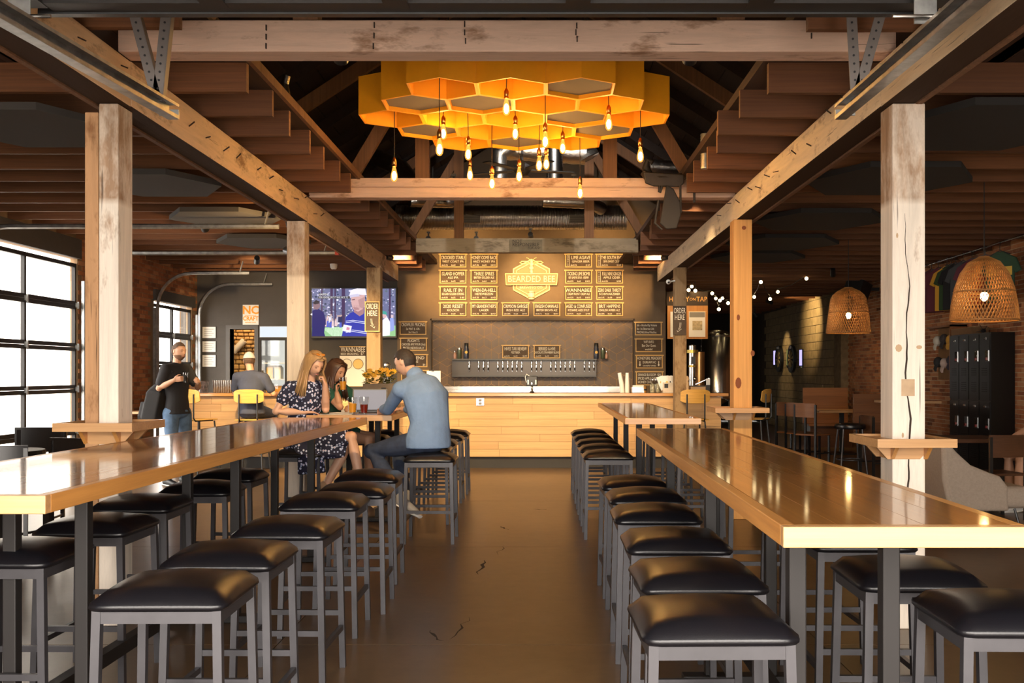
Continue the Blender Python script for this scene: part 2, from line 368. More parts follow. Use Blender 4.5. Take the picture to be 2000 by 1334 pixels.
# block wall behind it
CMU = flat('painted_block', (.30, .215, .105), rough=.9, var=.22, vscale=5, bmp=.5, bscale=50)
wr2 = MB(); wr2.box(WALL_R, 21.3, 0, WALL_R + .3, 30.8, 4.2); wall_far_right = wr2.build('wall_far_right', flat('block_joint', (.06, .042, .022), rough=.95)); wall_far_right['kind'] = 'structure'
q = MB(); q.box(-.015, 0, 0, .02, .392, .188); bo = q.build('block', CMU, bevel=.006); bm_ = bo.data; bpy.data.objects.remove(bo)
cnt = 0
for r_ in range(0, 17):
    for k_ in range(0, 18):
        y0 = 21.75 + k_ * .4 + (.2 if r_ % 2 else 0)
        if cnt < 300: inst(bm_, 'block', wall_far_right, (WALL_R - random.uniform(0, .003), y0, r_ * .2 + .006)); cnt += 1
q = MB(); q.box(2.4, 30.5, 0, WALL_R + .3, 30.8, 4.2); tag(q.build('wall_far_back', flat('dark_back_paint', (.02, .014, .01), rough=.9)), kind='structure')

# back wall of the bar, with the tiled recess; opens to the back room at the left (door) --------------
AL, AR, AB, AT = X(843, BACK_Y), X(1237, BACK_Y), .95, Z(626, BACK_Y)
DL, DR, DT = X(450, BACK_Y), X(498, BACK_Y), Z(643, BACK_Y)
BX0, BX1 = WALL_L - .3, X(1300, BACK_Y)
TVX = X(776, BACK_Y)
w = MB()
w.cur = 0                                                     # charcoal left part with the door opening
w.box(BX0, BACK_Y, 0, DL, BACK_Y + .2, 6.2); w.box(DR, BACK_Y, 0, TVX, BACK_Y + .2, 6.2); w.box(DL, BACK_Y, DT, DR, BACK_Y + .2, 6.2)
w.cur = 1
w.box(TVX, BACK_Y, 0, AL, BACK_Y + .2, 6.2); w.box(AR, BACK_Y, 0, BX1, BACK_Y + .2, 6.2)
w.box(AL, BACK_Y, AT, AR, BACK_Y + .2, 6.2); w.box(AL, BACK_Y, 0, AR, BACK_Y + .2, AB)
wall_back = w.build('wall_back', [CHARCOAL, WALLBROWN]); wall_back['kind'] = 'structure'
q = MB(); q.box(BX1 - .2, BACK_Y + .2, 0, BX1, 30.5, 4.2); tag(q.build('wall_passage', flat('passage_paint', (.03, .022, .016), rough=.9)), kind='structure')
# recess back with rhombic tiles
q = MB(); q.box(AL - .05, BACK_Y + .14, AB - .05, AR + .05, BACK_Y + .2, AT + .05)
GROUT = flat('gold_grout', (.42, .24, .08), rough=.7)
recess = q.build('wall_recess', GROUT); recess['kind'] = 'structure'
TILE, nt, b = _new('bronze_tile'); oi = nt.nodes.new('ShaderNodeObjectInfo')
lk(nt, mixc(nt, .25, ramp(nt, oi.outputs['Random'], [(0, (.080, .040, .016)), (1, (.135, .066, .025))]), ramp(nt, noise(nt, coords(nt), 6, 4), [(.3, (.065, .032, .013)), (.7, (.15, .075, .03))])), b.inputs['Base Color'])
b.inputs['Roughness'].default_value = .45
ts = .155; tg = .0035
def rhomb(a0):
    u = Vector((math.cos(a0), 0, math.sin(a0))); w_ = Vector((math.cos(a0 + PI / 3), 0, math.sin(a0 + PI / 3))); c_ = (u + w_) * ts / 2
    k = 1 - tg * 2.2 / ts; return [((p - c_) * k + c_) for p in (Vector((0, 0, 0)), u * ts, (u + w_) * ts, w_ * ts)]
ntile = 0
clip0, clip1, clipb, clipt = AL + .004, AR - .004, AB + .004, AT - .004
def clip_poly(poly):
    for ax, lim, sgn in ((0, clip0, 1), (0, clip1, -1), (2, clipb, 1), (2, clipt, -1)):
        out = []
        for i in range(len(poly)):
            p, q_ = poly[i], poly[(i + 1) % len(poly)]; a = (p[ax] - lim) * sgn; b_ = (q_[ax] - lim) * sgn
            if a >= 0: out.append(p)
            if a * b_ < 0: t = a / (a - b_); out.append(p.lerp(q_, t))
        poly = out
        if len(poly) < 3: return None
    return poly
for row in range(-1, 9):
    for colm in range(-1, 16):
        cx_ = AL + (colm + (.5 if row % 2 else 0)) * ts * math.sqrt(3); cz_ = AB + row * ts * 1.5
        for k in range(3):
            poly = [p + Vector((cx_, 0, cz_)) for p in rhomb(R(30) + k * R(120))]
            poly = clip_poly(poly)
            if not poly or ntile >= 300: continue
            pr = MB(); d = random.uniform(.010, .013); kk = len(poly)
            pr.add([(p.x, BACK_Y + .145 - d, p.z) for p in poly] + [(p.x, BACK_Y + .145, p.z) for p in poly],
                   [tuple(range(kk)), tuple(range(kk, 2 * kk))[::-1]] + [(i, (i + 1) % kk, (i + 1) % kk + kk, i + kk) for i in range(kk)])
            pr.build('tile', TILE, recess); ntile += 1
q = MB()
q.box(AL - .02, BACK_Y - .02, AT, AR + .02, BACK_Y + .02, AT + .035); q.box(AL - .03, BACK_Y - .02, AB, AL, BACK_Y + .02, AT + .035)
q.box(AR, BACK_Y - .02, AB, AR + .03, BACK_Y + .02, AT + .035); tag(q.build('trim_1', flat('recess_trim', (.085, .06, .04), rough=.7)), kind='structure')
# back room seen through the door: rubble stone wall and light
RB = 19.5
q = MB(); q.box(DL - .95, RB, 0, DR + 1.5, RB + .2, 3.4); q.box(DL - .98, BACK_Y + .2, 0, DL - .9, RB + .2, 3.4); q.box(DR + 1.4, BACK_Y + .2, 0, DR + 1.6, RB + .2, 3.4); q.box(DL - .98, BACK_Y + .2, 3.2, DR + 1.6, RB + .2, 3.3)
room = q.build('wall_store_room', flat('stone_mortar', (.20, .11, .04), rough=.95)); room['kind'] = 'structure'
q = MB(); q.box(DL - 1.06, BACK_Y + .2, 0, DL - .99, RB + .3, 3.6); tag(q.build('wall_store_room_outside', STUCCO), kind='structure')
STONE = flat('tan_stone', (.60, .40, .17), rough=.9, var=.3, vscale=3)
zz = 1.0
while zz < 2.7:
    hh = random.uniform(.06, .10); xx = DL - .8
    while xx < DR + .35:
        ww = random.uniform(.08, .17); pr = MB(); pr.box(xx + .008, RB - .03 - random.uniform(0, .03), zz + .008, xx + ww - .008, RB + .02, zz + hh - .008); pr.build('stone', STONE, room, bevel=.014, seg=1); xx += ww
    zz += hh
point('store_room_lamp', (X(480, 18.7), 18.75, 2.75), 55, WARM, .1)
t = thing('paper_roll', 'pale paper roll hung slantwise on the stone wall of the store room', 'paper roll', P(467, 676, RB - .12), kind='thing'); k = RB / F
q = MB(); q.tube([(-11 * k, 0, -11 * k), (10 * k, 0, 11 * k)], 6.2 * k, 16); q.build('roll', PAPER, t, smooth=True); q = MB(); q.tube([(-12.5 * k, 0, -12.6 * k), (11.5 * k, 0, 12.6 * k)], 1.6 * k, 10); q.build('core', flat('roll_core', (.4, .28, .16)), t); q = MB(); q.tube([(0, .0, 0), (0, .1, 0)], .01, 6); q.build('hook', MET_DARK, t)
# door frame
d = structure('door_3'); fr_ = MB()
for a, b_ in ((DL - .07, DL), (DR, DR + .07)): fr_.box(a, BACK_Y - .04, 0, b_, BACK_Y + .22, DT + .07)
fr_.box(DL, BACK_Y - .04, DT, DR, BACK_Y + .22, DT + .07); fr_.build('frame', flat('door_frame_grey', (.075, .07, .065), rough=.5), d)

# left wall with the two glazed sectional doors
D1A, D1B, D1T = 10.7, 13.34, 2.98
D2A, D2B, D2T = 15.98, 17.72, 2.62
w = MB(); th = .1
w.box(WALL_L - th, FRONT_Y, 0, WALL_L, D1A, 4.2); w.box(WALL_L - th, D1B, 0, WALL_L, D2A, 4.2); w.box(WALL_L - th, D2B, 0, WALL_L, BACK_Y + .2, 4.2)
w.box(WALL_L - th, D1A, D1T, WALL_L, D1B, 4.2); w.box(WALL_L - th, D2A, D2T, WALL_L, D2B, 4.2)
wall_left = w.build('wall_left', flat('limewashed_brick', (.22, .14, .075), rough=.95, var=.3, vscale=2)); wall_left['kind'] = 'structure'
lb = MB()
for r_ in range(0, 54):
    z0 = r_ * .066
    for k_ in range(0, 26):
        y0 = 13.36 + k_ * .215 + (.107 if r_ % 2 else 0)
        if y0 + .2 > BACK_Y: continue
        if D2A - .2 < y0 + .1 < D2B + .05 and z0 < D2T: continue
        dd = random.uniform(.004, .012); lb.box(WALL_L - .02, y0, z0, WALL_L + dd, y0 + .204, z0 + .056)
tag(lb.build('side_bricks', BRICKM, wall_left), kind='stuff')
q = MB(); q.box(WALL_L, 8.0, 2.98, WALL_L + .05, D1B + .02, 3.24); q.box(WALL_L, D2A - .05, 2.62, WALL_L + .05, D2B + .05, 2.80); q.build('header', CHARCOAL, wall_left)
PANE = glass('door_glass', (.97, .98, .98))
def sectional(name, ya, yb, zt, rows, cols, zb=.12, x=WALL_L - .02):
    d = structure(name); sh = (zt - zb) / rows; rw = .055
    for r_ in range(rows):
        z0 = zb + r_ * sh
        for zc in (z0 + rw / 2, z0 + sh - rw / 2):
            q = MB(); q.box(x - .045, ya, zc - rw / 2 + .002, x, yb, zc + rw / 2 - .002); q.build('rail', MET_DARK, d)
        for c_ in range(cols + 1):
            yc = ya + (yb - ya) * c_ / cols; q = MB(); wv = .045 if 0 < c_ < cols else .07
            q.box(x - .043, yc - wv / 2, z0 + .003, x + .004, yc + wv / 2, z0 + sh - .003); q.build('stile', MET_DARK, d)
            q = MB(); q.box(x + .004, yc - .03, z0 - .03, x + .02, yc + .03, z0 + .03); q.cbox((x + .03, yc, z0), .02, .02, .09); q.build('hinge', GALV, d)
        for c_ in range(cols):
            y0 = ya + (yb - ya) * c_ / cols + .02; y1 = ya + (yb - ya) * (c_ + 1) / cols - .02
            q = MB(); q.box(x - .025, y0, z0 + rw, x - .020, y1, z0 + sh - rw); q.build('pane', PANE, d)
    q = MB()
    q.box(x - .04, ya, 0, x, yb, zb); q.build('bottom_rail', MET_DARK, d)
    return d
d1 = sectional('door_1', D1A, D1B, D1T - .06, 5, 2)
d2 = sectional('door_2', D2A, D2B, D2T - .04, 5, 2)
def track(d, y, zt, xend, rad=.38):
    q = MB(); x = WALL_L + .09; pts = [(x, y, .02), (x, y, zt - rad)]
    for i in range(1, 9): a = PI / 2 * i / 8; pts.append((x + rad * (1 - math.cos(a)), y, zt - rad + rad * math.sin(a)))
    pts.append((xend, y, zt)); q.tube(pts, [(.028, .022)] * len(pts), 6); q.build('track', GALV, d)
    q = MB(); q.beam((xend - .15, y, zt + .02), (xend - .1, y, 3.24), .035, .01); q.beam((x - .05, y, .6), (x - .05, y, zt - rad), .04, .03); q.build('hanger', GALV, d)
track(d1, 10.72, 3.03, X(545, 10.72)); track(d1, 13.42, 3.07, X(655, 13.42))
track(d2, 15.9, 3.05, X(487, 15.9), .55); track(d2, 17.85, 3.05, X(532, 17.85), .55)
q = MB(); q.beam(P(655, 494, 13.42), P(662, 494, 13.42), .06, .06); q.build('end_cap', flat('red_tape', (.5, .05, .03), rough=.6), d1)

# front wall with an opening widened for more daylight, behind and around the camera
w = MB(); w.box(-6.5, FRONT_Y - .3, 0, -3.6, FRONT_Y, 4.2); w.box(3.2, FRONT_Y - .3, 0, 6.9, FRONT_Y, 4.2); w.box(-3.6, FRONT_Y - .3, 2.95, 3.2, FRONT_Y, 6.2)
tag(w.build('wall_front', CHARCOAL), kind='structure')

# ceilings ----------------------------------------------------------
JZ, JH, DZ = 3.24, .19, 3.43
LEDGE, REDGE = -1.86, 1.42
ceiling = structure('ceiling')
q = MB()
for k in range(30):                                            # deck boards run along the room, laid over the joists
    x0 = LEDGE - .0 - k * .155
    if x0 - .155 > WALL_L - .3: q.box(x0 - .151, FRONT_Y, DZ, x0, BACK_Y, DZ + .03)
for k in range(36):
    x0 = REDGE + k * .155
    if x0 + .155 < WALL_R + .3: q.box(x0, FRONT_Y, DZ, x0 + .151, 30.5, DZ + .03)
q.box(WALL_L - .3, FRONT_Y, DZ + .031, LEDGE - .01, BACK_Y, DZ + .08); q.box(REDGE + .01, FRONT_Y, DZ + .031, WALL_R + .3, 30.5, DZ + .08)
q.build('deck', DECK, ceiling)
q = MB(); q.box(LEDGE - .005, 5.8, DZ - .005, LEDGE + .025, BACK_Y - 3.2, DZ + .06); q.build('fascia', TRUSS, ceiling)
y = 5.55 - .58 * 5; k = 0; JY = []
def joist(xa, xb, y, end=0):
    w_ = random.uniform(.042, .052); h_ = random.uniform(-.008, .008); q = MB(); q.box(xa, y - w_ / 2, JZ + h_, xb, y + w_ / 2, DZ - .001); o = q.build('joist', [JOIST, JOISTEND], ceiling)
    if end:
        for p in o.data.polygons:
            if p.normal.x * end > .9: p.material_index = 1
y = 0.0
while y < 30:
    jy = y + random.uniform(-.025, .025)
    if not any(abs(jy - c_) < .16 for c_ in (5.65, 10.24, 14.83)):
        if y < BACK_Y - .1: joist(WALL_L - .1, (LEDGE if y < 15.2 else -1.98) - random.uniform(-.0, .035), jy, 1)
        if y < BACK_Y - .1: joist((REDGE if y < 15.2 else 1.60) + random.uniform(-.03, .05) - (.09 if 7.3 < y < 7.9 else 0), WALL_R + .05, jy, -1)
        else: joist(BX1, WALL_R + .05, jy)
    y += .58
# roof over the middle bay: boards on rafters, dark
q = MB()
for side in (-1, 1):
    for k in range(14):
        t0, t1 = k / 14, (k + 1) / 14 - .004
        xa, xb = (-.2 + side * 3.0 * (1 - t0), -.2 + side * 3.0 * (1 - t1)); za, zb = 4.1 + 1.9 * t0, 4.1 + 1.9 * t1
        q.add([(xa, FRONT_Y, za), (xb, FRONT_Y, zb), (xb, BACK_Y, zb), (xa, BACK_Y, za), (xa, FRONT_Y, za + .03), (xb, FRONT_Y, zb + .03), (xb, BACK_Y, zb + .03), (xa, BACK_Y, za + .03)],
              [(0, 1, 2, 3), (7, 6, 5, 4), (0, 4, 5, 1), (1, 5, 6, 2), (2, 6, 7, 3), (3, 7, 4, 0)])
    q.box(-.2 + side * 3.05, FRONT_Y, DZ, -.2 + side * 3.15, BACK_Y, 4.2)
q.add([(-3.4, FRONT_Y - .3, 4.12), (-.2, FRONT_Y - .3, 6.15), (-.2, BACK_Y + .3, 6.15), (-3.4, BACK_Y + .3, 4.12)], [(0, 1, 2, 3)])  # unseen outer shell, added to stop sky light leaking between the boards
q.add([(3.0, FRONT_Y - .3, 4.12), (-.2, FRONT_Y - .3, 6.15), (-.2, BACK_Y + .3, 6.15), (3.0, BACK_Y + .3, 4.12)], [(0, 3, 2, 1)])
q.build('roof_boards_shell', ROOF, ceiling)
yy = 2.0
while yy < BACK_Y:
    q = MB()
    for side in (-1, 1): q.beam((-.2 + side * 2.98, yy, 4.05), (-.2, yy, 5.94), .045, .14)
    q.build('rafter', ROOF, ceiling); yy += .9

# timber frame: long beams, posts, cross beams -----------------------
GROUPB = 'heavy timbers of the frame'
NAIL = flat('rusty_nail', (.03, .018, .012), rough=.8)
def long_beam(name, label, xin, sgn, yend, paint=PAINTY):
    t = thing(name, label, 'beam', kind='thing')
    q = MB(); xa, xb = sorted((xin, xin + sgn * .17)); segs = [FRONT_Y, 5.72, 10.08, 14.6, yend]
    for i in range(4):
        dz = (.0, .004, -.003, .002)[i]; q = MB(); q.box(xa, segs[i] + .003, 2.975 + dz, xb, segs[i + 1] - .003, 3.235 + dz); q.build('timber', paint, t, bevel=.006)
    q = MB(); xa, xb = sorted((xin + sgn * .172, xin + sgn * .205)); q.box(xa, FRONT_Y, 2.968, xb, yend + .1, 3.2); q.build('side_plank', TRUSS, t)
    y = 2.1
    while y < 11:                                               # old nails standing out of the inner face
        z = random.uniform(3.08, 3.2); q = MB(); q.beam((xin, y, z), (xin - sgn * .05, y - random.uniform(.0, .07), z + random.uniform(-.03, .03)), .007); q.build('nail', NAIL, t); y += random.uniform(.28, .6)
    return t
long_beam('timber_beam', 'long beam with flaking cream paint on the posts left of the aisle', -2.35, -1, 16.5)
long_beam('timber_beam', 'long beam with flaking cream paint and nails over the posts right of the aisle', 1.955, 1, 16.6, PAINTYR)
def cross(label, y0, th, zb, zt, xa, xb, mat, crack=False):
    t = thing('cross_beam', label, 'beam', kind='thing'); q = MB()
    if crack:
        zc = zb + (zt - zb) * .52; q.box(xa, y0, zb, xb, y0 + th, zc - .004); q.box(xa, y0, zc + .004, xb, y0 + th, zt); q.box(xa, y0 + .02, zc - .01, xb, y0 + th - .02, zc + .01)
    else: q.box(xa, y0, zb, xb, y0 + th, zt)
    q.build('timber', mat, t, bevel=.008); return t
c1 = cross('thick pinkish cross beam in front of the honeycomb lamp', 5.56, .175, 3.242, 3.42, -2.36, 1.99, PAINTX)
for px, pa, pb in ((520, 54, 90), (730, 49, 90), (908, 47, 80), (1126, 50, 76), (1585, 45, 70)):
    for k in range(3): p = P(px, pa + (pb - pa) * k / 2.0, 5.555); q = MB(); q.cbox((p.x + random.uniform(-.004, .004), p.y, p.z), .006, .012, .03); q.build('nail', NAIL, c1)
c2 = cross('cracked cream cross beam with the saddle on it behind the honeycomb lamp', 10.15, .18, 3.24, 3.44, -2.36, 1.99, PAINTX, True)
c3 = cross('weathered grey cross beam over the tap list carrying a stencilled sign', 14.74, .16, 3.24, 3.45, X(812, 14.74), X(1247, 14.74), GREYX)
tsign = thing('warning_sign', 'small grey stencilled sign board on the grey cross beam', 'sign', P(1027, 478, 14.74))
q = MB(); q.box(-.245, -.025, -.10, .245, -.002, .075); q.build('board', flat('sign_board_grey', (.145, .115, .07), rough=.85, var=.2), tsign)
join_text([('NOT', .075, .9, -.20, -.027, .045, 'LEFT'), ('RESPONSIBLE', .075, .9, -.20, -.027, -.005, 'LEFT'), ('FOR ANY', .05, .9, .03, -.027, -.052, 'LEFT')], tsign, mat=flat('sign_ink', (.03, .022, .015), rough=.9))

def post(label, name, px0, px1, Y, th, mat, zt=2.972, tray=None, extra=None):
    t = thing(name, label, 'post', ((X(px0, Y) + X(px1, Y)) / 2, Y, 0), kind='thing'); hw = (X(px1, Y) - X(px0, Y)) / 2
    q = MB()
    if extra: q.box(-hw + extra, 0, 0, hw, th, zt); q.build('timber', mat, t, bevel=.006); q = MB(); q.box(-hw, -.004, 0, -hw + extra - .002, th - .01, zt - .05); q.build('bare_timber', BROWNZ, t, bevel=.006)
    else: q.box(-hw, 0, 0, hw, th, zt); q.build('timber', mat, t, bevel=.006)
    return t
def tray(label, x0, x1, y0, y1, z, pxc, Yc, th):
    t = thing('post_tray', label, 'ledge', ((x0 + x1) / 2, (y0 + y1) / 2, z)); hx, hy = (x1 - x0) / 2, (y1 - y0) / 2
    q = MB(); cx_ = pxc - (x0 + x1) / 2; cy_ = Yc - (y0 + y1) / 2; g_ = .101
    q.box(-hx, -hy, -.035, hx, cy_ - g_, 0); q.box(-hx, cy_ + g_, -.035, hx, hy, 0); q.box(-hx, cy_ - g_, -.035, cx_ - g_, cy_ + g_, 0); q.box(cx_ + g_, cy_ - g_, -.035, hx, cy_ + g_, 0)
    q.build('shelf', OAKX, t)
    for a, b_, c_, d_ in ((-hx, -hy, hx, -hy + .02), (-hx, hy - .02, hx, hy), (-hx, -hy + .02, -hx + .02, hy - .02), (hx - .02, -hy + .02, hx, hy - .02)):
        q = MB(); q.box(a, b_, 0, c_, d_, .012); q.build('lip', OAKX, t)
    for sgn in (-1, 1):                                          # bracket boards with slanted ends
        q = MB(); q.prism([(-hx * .75, -.036), (hx * .75, -.036), (hx * .42, -.115), (-hx * .42, -.115)], (0, cy_ + sgn * .105 + (0.022 if sgn < 0 else 0), 0), (1, 0, 0), (0, 0, 1), .022); q.build('bracket', OAKX, t)
    for sgn in (-1, 1):
        q = MB(); q.prism([(-hy * .75, -.036), (hy * .75, -.036), (hy * .42, -.115), (-hy * .42, -.115)], (cx_ + sgn * .105 - (0.022 if sgn > 0 else 0), cy_, 0), (0, 1, 0), (0, 0, 1), .022); q.build('bracket', OAKY, t)
    return t
pL1 = post('near left post, half bare brown and half white, with an oak tray', 'timber_pillar', 166, 231, 5.63, .2, PAINTZ, extra=.078)
pR1 = post('near right post of cracked white painted timber with an oak tray', 'timber_pillar', 1743, 1807, 5.63, .2, PAINTZ)
q = MB()
def crk(z): return -.004 + .010 * math.sin(z * 7.3) + .006 * math.sin(z * 17) - .012 * (z - 1.2) * (1 if z > 1.2 else -.6)
lf, rt = [], []
for k in range(61):
    z0 = 2.35 - k * .0375; w_ = .0008 + .0052 * max(0, math.sin(PI * min(1, max(0, (2.35 - z0) / 2.3)))) * (.45 + .55 * abs(math.sin(z0 * 9 + .5))); xx = crk(z0) + .0015 * math.sin(k * 4.1)
    lf.append((xx - w_, -.0012, z0)); rt.append((xx + w_, -.0012, z0))
q.add(lf + rt, [(i, i + 1, 62 + i, 61 + i) for i in range(60)])
q.build('crack', flat('crack_dark', (.035, .022, .015), rough=.95), pR1)
for px, py, w_, h_ in ((1755, 680, .038, .045), (1795, 678, .034, .022), (1763, 850, .012, .03), (1752, 460, .012, .03)):
    q = MB(); q.prism([(math.cos(k * PI / 4) * w_ / 2, math.sin(k * PI / 4) * h_ / 2) for k in range(8)], (X(px, 5.63) - 2.085, .001, Z(py, 5.63)), (1, 0, 0), (0, 0, 1), .003); q.build('knot', flat('pale_knot', (.50, .34, .20), rough=.9) if 'pale_knot' not in MATS else MATS['pale_knot'], pR1)
q = MB(); q.cbox((-.005, .0035, Z(757, 5.63)), .075, .01, .095); q.build('patch', flat('tan_patch', (.52, .36, .22), rough=.9, var=.15), pR1)
post('cream post behind the blonde woman, second left of the aisle', 'timber_pillar', 560, 595, 9.95, .2, PAINTZ)
KNOT = flat('pine_knot', (.20, .055, .015), rough=.7)
pR2 = post('fresh orange pine post with dark knots right of the aisle', 'timber_pillar', 1433, 1469, 9.86, .2, PINE)
for px, py, a, b_ in ((1442, 748, .03, .055), (1453, 445, .022, .02), (1470, 690, .02, .03), (1442, 620, .016, .03)):
    p = P(px, py, 9.86); p.x -= pR2.location.x; q = MB(); q.prism([(math.cos(k * PI / 6) * a, math.sin(k * PI / 6) * b_) for k in range(12)], (p.x, .002, p.z), (1, 0, 0), (0, 0, 1), .004); q.build('knot', KNOT, pR2)
pL3 = post('weathered far left post behind the chalk order sign', 'timber_pillar', 716, 743, 14.3, .2, FARPOST)
pR3 = post('weathered far right post with the chalk order sign beside the bar', 'timber_pillar', 1318, 1341, 14.3, .2, FARPOST)
tray('oak drink ledge around the near left post', X(102, 5.45), X(258, 5.45), 5.45, 5.93, 1.16, -2.475, 5.73, .2)
tray('oak drink ledge around the near white right post', X(1714, 5.42), X(1870, 5.42), 5.42, 5.92, 1.075, 2.085, 5.73, .2)
tray('oak drink ledge around the orange pine post', X(1397, 9.6), X(1503, 9.6), 9.6, 10.1, 1.10, 2.01, 9.96, .2)
# ================================================================== FURNITURE
# bar stools ---------------------------------------------------------
def cushion(w, d, z0, z1, crown, n=10):
    q = MB(); vs = []; fs = []
    def rr(u, k=.94): return u
    for j in range(n + 1):
        for i in range(n + 1):
            u, v = -1 + 2 * i / n, -1 + 2 * j / n
            e = max(abs(u), abs(v)); x, y = u * w / 2, v * d / 2
            # rounded outline
            rad = .035; ax, ay = abs(x) - (w / 2 - rad), abs(y) - (d / 2 - rad)
            if ax > 0 and ay > 0:
                l = math.hypot(ax, ay); m_ = max(ax, ay); s_ = m_ / l; x = math.copysign(w / 2 - rad + ax * s_, x); y = math.copysign(d / 2 - rad + ay * s_, y)
            z = z1 + crown * (1 - u * u) * (1 - v * v) - (.022 if e > .99 else 0) - max(0, e - .8) * .03
            vs.append((x, y, z))
    N = n + 1
    for j in range(n):
        for i in range(n): fs.append((j * N + i, j * N + i + 1, (j + 1) * N + i + 1, (j + 1) * N + i))
    rim = [i for i in range(n)] + [n + j * N for j in range(n)] + [n * N + n - i for i in range(n)] + [(n - j) * N for j in range(n)]
    o = len(vs); k = len(rim)
    for idx in rim: x, y, z = vs[idx]; vs.append((x * 1.012, y * 1.012, (z0 + z) / 2))
    for idx in rim: x, y, z = vs[idx]; vs.append((x * .97, y * .97, z0))
    for a in range(k):
        b_ = (a + 1) % k; fs.append((rim[b_], rim[a], o + a, o + b_)); fs.append((o + b_, o + a, o + k + a, o + k + b_))
    fs.append(tuple(o + k + a for a in range(k)))
    q.add(vs, fs); return q
def make_stool():
    t = thing('bar_stool', 'x', 'stool', group='black cushioned bar stools')
    c = cushion(.44, .44, .690, .740, .034); o = c.build('seat', LEATHER, t, smooth=True); o.data.set_sharp_from_angle(angle=R(80))
    s_ = .19; sp = .205
    for sx in (-1, 1):
        for sy in (-1, 1):
            q = MB(); q.beam((sx * sp, sy * sp, 0), (sx * s_, sy * s_, .695), .028, .028, up=(0, 1, 0)); q.build('leg', MET_STOOL, t)
    def at(z): return sp + (s_ - sp) * z / .695
    q = MB(); a = at(.67)
    for sx in (-1, 1): q.beam((sx * a, -a, .672), (sx * a, a, .672), .024, .045); q.beam((-a, sx * a, .672), (a, sx * a, .672), .024, .045)
    q.build('apron', MET_STOOL, t)
    for z, dirs in ((.20, 'y'), (.27, 'x')):
        a = at(z)
        for sgn in (-1, 1):
            q = MB()
            if dirs == 'y': q.beam((sgn * a, -a, z), (sgn * a, a, z), .02, .025)
            else: q.beam((-a, sgn * a, z), (a, sgn * a, z), .02, .025)
            q.build('stretcher', MET_STOOL, t)
    return t
ORD = ['nearest', 'second', 'third', 'fourth', 'fifth', 'sixth', 'seventh']
stool0 = make_stool(); used = [0]
def stool(x, y, label, rz=0):
    o = stool0 if not used[0] else dup(stool0); used[0] = 1
    o.location = (x, y, 0); o.rotation_euler = (0, 0, rz); o['label'] = label; o['group'] = 'black cushioned bar stools'; return o
for i, (x, y) in enumerate([(-1.22, 3.36), (-1.235, 3.99), (-1.18, 4.70), (-1.215, 5.64), (-1.15, 6.18), (-1.2, 7.02)]):
    stool(x, y, 'black bar stool on the aisle side of the long left table, %s from front' % ORD[i], random.uniform(-.03, .03))
for i, (x, y) in enumerate([(-2.12, 4.05), (-2.12, 4.78), (-2.22, 5.56), (-2.13, 6.3), (-2.2, 7.09)]):
    stool(x, y, 'black bar stool under the window side of the long left table, %s from front' % ORD[i], random.uniform(-.03, .03))
for i, (x, y) in enumerate([(.50, 2.96), (.56, 3.59), (.583, 4.33), (.594, 5.16), (.62, 5.9), (.614, 6.6)]):
    stool(x, y, 'black bar stool on the aisle side of the long right table, %s from front' % ORD[i], random.uniform(-.03, .03))
for i, (x, y) in enumerate([(1.42, 3.04), (1.33, 3.63), (1.38, 4.4), (1.40, 5.15), (1.38, 6.35)]):
    stool(x, y, 'black bar stool on the brick side of the long right table, %s from front' % ORD[i], random.uniform(-.05, .05))
for i, (x, y) in enumerate([(.60, 8.87), (.60, 9.62), (.60, 10.4), (.60, 11.25), (.60, 12.2)]):
    stool(x, y, 'black bar stool on the aisle side of the back right table, %s from front' % ORD[i])
for i, (x, y) in enumerate([(1.42, 9.0), (1.43, 9.85), (1.4, 10.75), (1.42, 11.6)]):
    stool(x, y, 'black bar stool on the far side of the back right table, %s from front' % ORD[i])
stool(-.945, 8.63, 'black bar stool the man in the blue shirt sits on')
stool(-2.19, 9.16, 'black bar stool under the woman in the floral dress')
stool(-2.16, 10.02, 'black bar stool under the brown haired woman')
for i, (x, y) in enumerate([(-1.09, 9.72), (-1.10, 10.5), (-1.09, 11.3), (-1.08, 12.1)]):
    stool(x, y, 'empty black bar stool behind the man in the blue shirt, %s in the row' % ORD[i])
for i, (x, y) in enumerate([(-1.92, 11.2), (-1.9, 12.0)]):
    stool(x, y, 'empty black bar stool beyond the brown haired woman, %s' % ('nearer one' if i == 0 else 'farther one'))

